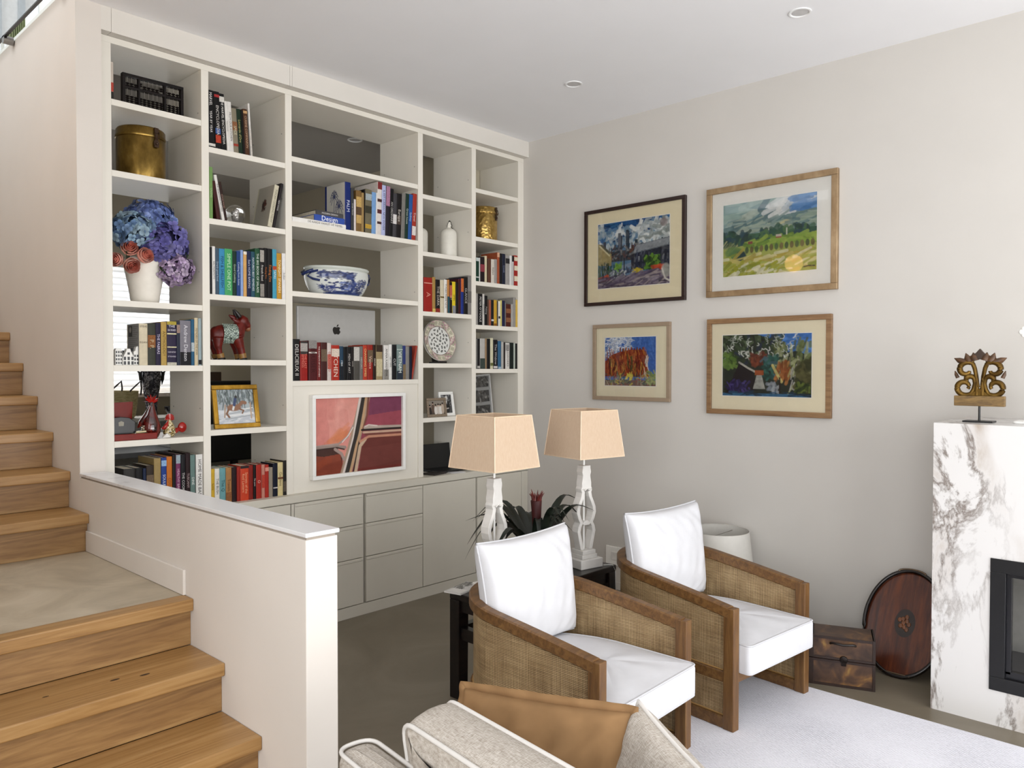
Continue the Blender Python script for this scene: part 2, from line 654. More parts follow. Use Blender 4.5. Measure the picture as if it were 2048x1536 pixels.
struct(bx('floor_upper', M_WHITE, -3.262, 0.0, 0.5, 3.2, 3.43, 3.572))
struct(bx('trim_7', M_WHITE, -3.372, 0.0, -2.4, 3.2, 3.572, 3.605), 'white edge of the upper floor above the stair wall')
# study beyond the open bookcase
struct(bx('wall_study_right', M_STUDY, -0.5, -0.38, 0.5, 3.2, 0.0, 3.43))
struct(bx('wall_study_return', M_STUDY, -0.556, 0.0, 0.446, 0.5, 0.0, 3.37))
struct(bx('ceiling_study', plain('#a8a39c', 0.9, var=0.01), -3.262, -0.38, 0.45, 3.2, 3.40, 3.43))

# bulkhead above the bookcase, in three boards with fine joints
for i, (x0, x1) in enumerate([(-3.262, -3.214), (-3.2125, -2.188), (-2.1865, -2.171), (-2.1695, 0.0)]):
    struct(bx('trim_%d' % (i + 1), M_BULK, x0, x1, -0.055, 0.446, 3.373, 3.496), 'painted bulkhead board above the bookcase')

# half wall beside the stair with its stone cap
hw = struct(bx('wall_half', M_STAIRWALL, -3.382, -3.262, -2.121, -0.055, 0.0, 1.098, bevel=0.003), 'low painted wall between the stairs and the living room')
mb = MB().box(-3.386, -3.258, -2.127, -0.055, 1.107, 1.121)
struct(mb.build('trim_5', M_CAPST, None, None, 0.002), 'white veined stone cap on the low wall')
mb = MB().box(-3.376, -3.268, -2.115, -0.055, 1.098, 1.107)
struct(mb.build('trim_6', plain('#a79c90', 0.8), None), 'recessed shadow joint under the stone cap')
mb = MB().box(-3.394, -3.382, -1.25, -0.162, 0.7475, 0.848)
struct(mb.build('baseboard_landing', M_STAIRWALL, None, None, 0.002), 'painted skirting board along the landing')
mb = MB().box(-0.008, 0.0, -3.233, -0.06, 0.0, 0.058)
struct(mb.build('baseboard_right', M_WALL, None, None, 0.002))

# windows out of view: frames and mullions in the openings
def window(n, axis, d, a0, a1, z0, z1, nm, label):
    root = thing('window_%d' % n, label, 'window')
    del root['category']
    struct(root)
    fm = plain('#2c2d2f', 0.4)

    def b(nm_, s0, s1, t0, t1, dd=0.03):
        m_ = MB()
        if axis == 'x':
            m_.box(s0, s1, d - dd, d + dd, t0, t1)
        else:
            m_.box(d - dd, d + dd, s0, s1, t0, t1)
        return m_.build(nm_, fm, root)
    b('frame', a0, a1, z0, z0 + 0.06)
    b('frame', a0, a1, z1 - 0.06, z1)
    b('frame', a0, a0 + 0.06, z0 + 0.06, z1 - 0.06)
    b('frame', a1 - 0.06, a1, z0 + 0.06, z1 - 0.06)
    for k in range(1, nm):
        s = a0 + (a1 - a0) * k / nm
        b('mullion', s - 0.035, s + 0.035, z0 + 0.06, z1 - 0.06)
    return root


window(1, 'x', -7.8, -5.75, -0.35, 0.12, 2.78, 4, 'wide dark framed garden doors behind the viewer')
window(2, 'y', -7.1, -6.6, -3.2, 0.85, 3.25, 3, 'dark framed side window')

# study window with a white venetian blind, each slat a piece of its own
w3 = thing('window_3', 'bright study window with a white slatted blind behind the shelves', 'window')
del w3['category']
struct(w3)
mb = MB()
mb.box(-3.15, -1.19, 3.2, 3.26, 1.42, 1.47).box(-3.15, -1.19, 3.2, 3.26, 2.57, 2.62).box(-3.15, -3.10, 3.2, 3.26, 1.47, 2.57).box(-1.24, -1.19, 3.2, 3.26, 1.47, 2.57)
mb.build('window_frame', M_WHITE, w3)
MB().add([(-3.10, 3.228, 1.47), (-1.24, 3.228, 1.47), (-1.24, 3.228, 2.57), (-3.10, 3.228, 2.57)], [(0, 1, 2, 3)]).build('pane', pane_mat(), w3)
M_SLAT, _nt, _b = new_mat('blind_slat')
_b.inputs['Base Color'].default_value = lin('#f4f3f1')
_b.inputs['Roughness'].default_value = 0.5
_b.inputs['Transmission Weight'].default_value = 0.0
_tl = nd(_nt, 'ShaderNodeBsdfTranslucent')
_tl.inputs[0].default_value = (0.95, 0.95, 0.95, 1)
_mx = nd(_nt, 'ShaderNodeMixShader')
_mx.inputs[0].default_value = 0.45
_nt.links.new(_b.outputs[0], _mx.inputs[1])
_nt.links.new(_tl.outputs[0], _mx.inputs[2])
_nt.links.new(_mx.outputs[0], _nt.nodes['Material Output'].inputs[0])
sl = []
for k in range(7):
    t = -0.032 + 0.064 * k / 6
    sl.append((t, 0.006 * (1 - (k / 3 - 1) ** 2)))
mb = MB()
prof = sl + [(a, c - 0.002) for a, c in reversed(sl)]
mb.loft([[(x, a, c) for a, c in prof] for x in (-0.96, 0.96)])
slat_me = mb.mesh('slat', M_SLAT, 40)
z = 1.50
while z < 2.56:
    o = link('slat', slat_me, w3, loc=(-2.17, 3.13, z))
    o.rotation_euler = (math.radians(48), 0, 0)
    z += 0.058
MB().box(-3.15, -1.19, 3.1, 3.17, 2.565, 2.625).build('head_rail', M_WHITE, w3)
mb = MB()
for x in (-2.95, -2.17, -1.4):
    mb.tube([(x, 3.10, 1.45), (x, 3.10, 2.57)], 0.0012, 5)
mb.build('ladder_cord', M_WHITE, w3)
MB().box(-3.2, -1.15, 3.02, 3.2, 1.385, 1.42).build('window_sill', plain('#e2d6cb', 0.5), w3)

# upper window seen through the glass balustrade
w4 = thing('window_4', 'upstairs window with white bars beyond the glass balustrade', 'window')
del w4['category']
struct(w4)
mb = MB()
mb.box(0.02, 0.08, 1.0, 1.06, 4.2, 5.8).box(0.02, 0.08, 2.54, 2.6, 4.2, 5.8).box(0.02, 0.08, 1.06, 2.54, 4.2, 4.26).box(0.02, 0.08, 1.06, 2.54, 5.74, 5.8).box(0.02, 0.08, 1.78, 1.82, 4.26, 5.74)
mb.build('window_frame', M_WHITE, w4)
w5 = thing('window_5', 'upstairs window with white bars seen through the glass at the top left', 'window')
del w5['category']
struct(w5)
mb = MB()
mb.box(-3.3, -2.2, 3.22, 3.28, 3.75, 3.81).box(-3.3, -2.2, 3.22, 3.28, 5.84, 5.9).box(-3.3, -3.24, 3.22, 3.28, 3.81, 5.84).box(-2.26, -2.2, 3.22, 3.28, 3.81, 5.84)
mb.build('window_frame', M_WHITE, w5)
for xx in (-3.0, -2.885, -2.6):
    MB().box(xx - 0.012, xx + 0.012, 3.235, 3.265, 3.81, 5.84).build('glazing_bar', M_WHITE, w5)
for zz in (4.2, 4.55, 4.9, 5.3):
    MB().box(-3.24, -2.897, 3.24, 3.26, zz - 0.01, zz + 0.01).build('glazing_bar', plain('#9aa2a6', 0.4), w5)
cur = MB()
pts = []
for k in range(41):
    pts.append((-2.87 + 0.13 * k / 40, 3.14 + 0.02 * math.sin(k * 1.3)))
cur.loft([[(x, y, z_) for x, y in pts] + [(x, y + 0.004, z_) for x, y in reversed(pts)] for z_ in (3.58, 6.2)])
M_SHEER, _nt, _b = new_mat('sheer_curtain')
_b.inputs['Base Color'].default_value = lin('#cbd0b4')
_b.inputs['Roughness'].default_value = 0.9
_tl = nd(_nt, 'ShaderNodeBsdfTranslucent')
_tl.inputs[0].default_value = lin('#c4caa8')
_mx = nd(_nt, 'ShaderNodeMixShader')
_mx.inputs[0].default_value = 0.6
_nt.links.new(_b.outputs[0], _mx.inputs[1])
_nt.links.new(_tl.outputs[0], _mx.inputs[2])
_nt.links.new(_mx.outputs[0], _nt.nodes['Material Output'].inputs[0])
tag(cur.build('curtain', M_SHEER, None, 60), 'pale green curtain behind the upstairs glass balustrade', 'curtain')
mb = MB()
mb.box(-4.85, -3.62, 3.16, 3.199, 3.62, 5.6)
up = thing('shutter_door', 'white barred door upstairs at the top left corner', 'door', (0, 0, 0))
mb.build('panel', plain('#dfe2e2', 0.6), up)
mb = MB()
for k in range(7):
    mb.box(-4.8 + k * 0.17, -4.75 + k * 0.17, 3.145, 3.16, 3.64, 5.58)
mb.build('bars', plain('#b9c1c6', 0.5), up)

# glass balustrade along the edge of the upper floor
gb = thing('glass_balustrade', 'frameless glass balustrade panel at the top of the stair wall', 'balustrade', (-3.43, 0, 3.585))
MB().add([(0, -2.3, 0.0), (0, 3.1, 0.0), (0, 3.1, 0.95), (0, -2.3, 0.95)], [(0, 1, 2, 3)]).build('pane', pane_mat('balustrade_glass', (0.93, 0.97, 0.95, 1)), gb)
MB().box(-0.008, 0.008, -2.3, 3.1, -0.008, 0.0).build('edge', M_BLACK, gb)
for yy in (-1.6, -0.8, 0.1, 0.98, 1.9):
    mb = MB().lathe([(0.024, 0), (0.024, 0.05)], 20)
    mb.xform(Matrix.Rotation(PI / 2, 4, 'Y'))
    mb.xform(Matrix.Translation((-0.008, yy, -0.02)))
    mb.build('standoff', plain('#8e8b88', 0.25, metal=1.0), gb, 40)

# ------------------------------------------------------------------ staircase: every tread and riser a board of its own
st = thing('staircase', 'oak staircase climbing beside the low wall', 'staircase')
del st['category']
struct(st)
R_, TH, OV = 0.1866, 0.048, 0.028
XL, XR = -4.93, -3.3825


def tread_mesh(name, y0, y1, z1, mat, x0=XL):
    o = MB().box(-(XR - x0) / 2, (XR - x0) / 2, y0 - y1, 0, -TH, 0).build(name, mat, st, None, 0.005, 3)
    o.location = ((XR + x0) / 2, y1, z1)
    return o


def riser(y, z0, z1):
    o = MB().box(-(XR - XL) / 2, (XR - XL) / 2, 0, 0.018, 0, z1 - z0).build('riser', M_OAKR, st, None, 0.002)
    o.location = ((XR + XL) / 2, y, z0)
    return o


nos = {1: -2.105, 2: -1.841, 3: -1.575}
for n in (1, 2, 3):
    y1 = (nos[n + 1] if n < 3 else -1.319) + OV
    tread_mesh('tread', nos[n], y1, R_ * n, M_OAK)
    riser(nos[n] + OV, R_ * (n - 1), R_ * n - TH)
riser(-1.319 + OV, R_ * 3, R_ * 4 - TH)
tread_mesh('landing_nosing', -1.319, -1.235, R_ * 4 + 0.0005, M_OAK)
mb = MB().box(XL, XR, -1.235, -0.13, R_ * 4 - 0.1, R_ * 4)
mb.build('landing', M_LAND, st)
for k in range(9):
    n = 5 + k
    y0 = -0.18 + 0.2615 * k
    tread_mesh('tread', y0, y0 + 0.2615 + OV, R_ * n, M_OAK)
    riser(y0 + OV, R_ * (n - 1), R_ * n - TH)
# knots in the oak boards
mbk = MB()
for (x, y, r) in ((-3.72, -1.44, 0.011), (-3.63, -1.47, 0.012), (-3.93, -1.42, 0.007), (-3.83, -1.75, 0.007)):
    zz = R_ * 3 if y > -1.575 else R_ * 2
    mbk.lathe([(r, zz + 0.0002), (r * 0.6, zz + 0.0006), (0.0005, zz + 0.0007)], 14, (x, y, 0), True, 1.5, 0.6)
mbk.build('knot', plain('#3a2614', 0.7), st)

# downlights
for i, (x, y, zc, lab) in enumerate(((-0.762, -2.618, 3.496, 'round white recessed downlight nearest the picture wall top'), (-0.768, -1.13, 3.496, 'round white recessed downlight above the corner of the bookcase'), (-1.2, 0.66, 3.40, 'recessed downlight in the study seen through the top shelf'))):
    t = thing('downlight', lab, 'downlight', (x, y, zc), 0, 'ceiling downlights')
    mb = MB().lathe([(0.057, 0.0), (0.057, -0.004), (0.050, -0.006), (0.043, -0.003), (0.041, 0.012), (0.045, 0.0)], 36, cap=False)
    mb.build('ring', plain('#efefef', 0.35), t, 60)
    mb = MB().lathe([(0.041, -0.0015), (0.03, -0.001), (0.0005, -0.001)], 30)
    mb.build('lens', plain('#c4c2c2', 0.3), t, 60)

# warm wall lamp over the landing; its glow shows in the glass of the landscape picture
sc = thing('wall_sconce', 'warm glowing globe wall lamp above the stair landing', 'wall lamp', (-4.949, -0.255, 2.965))
MB().box(0.0, 0.012, -0.05, 0.05, -0.05, 0.05).build('back_plate', plain('#8a7a60', 0.3, metal=0.8), sc, None, 0.002)
MB().tube([(0.012, 0, 0), (0.045, 0, 0)], 0.012, 10).build('arm', plain('#8a7a60', 0.3, metal=0.8), sc, 60)
m_, nt_, b_s = new_mat('glowing_opal')
b_s.inputs['Base Color'].default_value = lin('#fff0d8')
b_s.inputs['Emission Color'].default_value = lin('#ffc070')
b_s.inputs['Emission Strength'].default_value = 11.0
MB().ball((0.15, 0, 0), 0.11, 24, 16).build('globe', m_, sc, 180)

# ================================================================== built-in bookcase
XA0, XA1, XB0, XB1, XC0, XC1, XD0, XD1, XE0, XE1 = -3.197, -2.717, -2.674, -2.188, -2.143, -1.127, -1.082, -0.593, -0.549, -0.068
DEP = 0.442
ZT, ZW = 3.338, 0.863
bc = thing('bookcase', 'tall built-in off-white open bookcase filled with books and ornaments', 'bookcase', (0, 0, 0))
for nm, x0, x1 in (('stile', -3.2585, XA0), ('divider', XA1, XB0), ('divider', XB1, XC0), ('divider', XC1, XD0), ('divider', XD1, XE0), ('stile', XE1, -0.001)):
    bx(nm, M_JOIN, x0, x1, 0.0, DEP, ZW, ZT, bc, 0.0015)
bx('top_rail', M_JOIN, -3.2585, -0.001, 0.0, DEP, ZT, 3.3715, bc, 0.0015)
CELLS = {'A': (XA0, XA1), 'B': (XB0, XB1), 'C': (XC0, XC1), 'D': (XD0, XD1), 'E': (XE0, XE1)}
SH = {'A': [3.0527, 2.6844, 2.0077, 1.6656, 1.2639], 'B': [2.914, 2.5075, 2.0755, 1.6992, 1.2934], 'C': [2.9666, 2.5657, 2.1316, 1.5711],
      'D': [2.9071, 2.4958, 2.0632, 1.6872, 1.2885], 'E': [3.0407, 2.6684, 2.3255, 1.9879, 1.6463]}
for c, zs in SH.items():
    for zt in zs:
        bx('shelf', M_JOIN, CELLS[c][0] + 0.0002, CELLS[c][1] - 0.0002, 0.002, DEP - 0.004, zt - 0.0325, zt, bc, 0.0015)
# closed panel that carries the pink picture
bx('panel', M_JOIN, XC0, XC1, 0.012, 0.03, ZW, 1.5386, bc)
# little shelf pins in the sides
mb = MB()
for x, s in ((XA1, -1), (XB1, -1), (XC1, -1), (XD1, -1)):
    for z in (1.05, 1.42, 1.85, 2.2, 2.7, 3.1):
        for y in (0.04, 0.39):
            mb.box(x - 0.002 if s < 0 else x, x + 0.001, y - 0.003, y + 0.003, z - 0.003, z + 0.003)
mb.build('shelf_pin', plain('#8f8b84', 0.4), bc)['kind'] = 'stuff'

# worktop
wt = bx('worktop', M_CAB, -3.2585, -0.001, -0.0545, DEP, 0.8165, ZW, None, 0.002)
tag(wt, 'continuous putty coloured worktop ledge below the bookcase shelves', 'worktop')
# base cabinets: each unit a thing with its fronts
YF = -0.052


def cabinet(label, x0, x1, fronts):
    c = thing('base_cabinet', label, 'cabinet', ((x0 + x1) / 2, 0.2, 0.0))
    px, py = (x0 + x1) / 2, 0.2
    mb = MB().box(x0 - px + 0.001, x1 - px - 0.001, YF + 0.022 - py, DEP - py, 0.076, 0.8155)
    mb.build('carcass', M_CAB, c)
    for (nm, a0, a1, z0, z1) in fronts:
        o = MB().box(a0 - px + 0.002, a1 - px - 0.002, YF - py, YF + 0.02 - py, z0 + 0.0025, z1 - 0.0025).build(nm, M_CAB, c, None, 0.0015)
        if nm == 'drawer':      # bevelled finger grip along the top edge
            MB().prism([(YF - py, z1 - 0.024), (YF - 0.004 - py, z1 - 0.020), (YF - 0.004 - py, z1 - 0.005), (YF - py, z1 - 0.004)], a0 - px + 0.006, a1 - px - 0.006, 'yz').build('grip', M_CAB, o, None, 0.001)
    return c


dz = [(0.611, 0.813), (0.387, 0.611), (0.079, 0.387)]
cabinet('base cabinet with plain doors under the red books, partly behind the low wall', -3.2585, -2.193, [('door', -3.2585, -2.73, 0.079, 0.813), ('door', -2.73, -2.193, 0.079, 0.813)])
cabinet('base cabinet with three drawers, left of the two drawer stacks', -2.191, -1.633, [('drawer', -2.168, -1.648, a, b) for a, b in dz] + [('filler', -2.191, -2.168, 0.079, 0.813)])
cabinet('base cabinet with three drawers, right of the two drawer stacks', -1.631, -1.132, [('drawer', -1.631, -1.132, a, b) for a, b in dz])
cabinet('base cabinet with one wide plain door behind the left lamp', -1.130, -0.589, [('door', -1.130, -0.600, 0.079, 0.813)])
cabinet('base cabinet with one plain door next to the right wall', -0.587, -0.001, [('door', -0.587, -0.081, 0.079, 0.813), ('filler', -0.081, -0.001, 0.079, 0.813)])
pl = bx('plinth', M_CAB, -3.2585, -0.009, -0.05, DEP, 0.0, 0.0755, None, 0.0015)
tag(pl, 'long painted plinth board along the floor under the base cabinets', 'plinth')

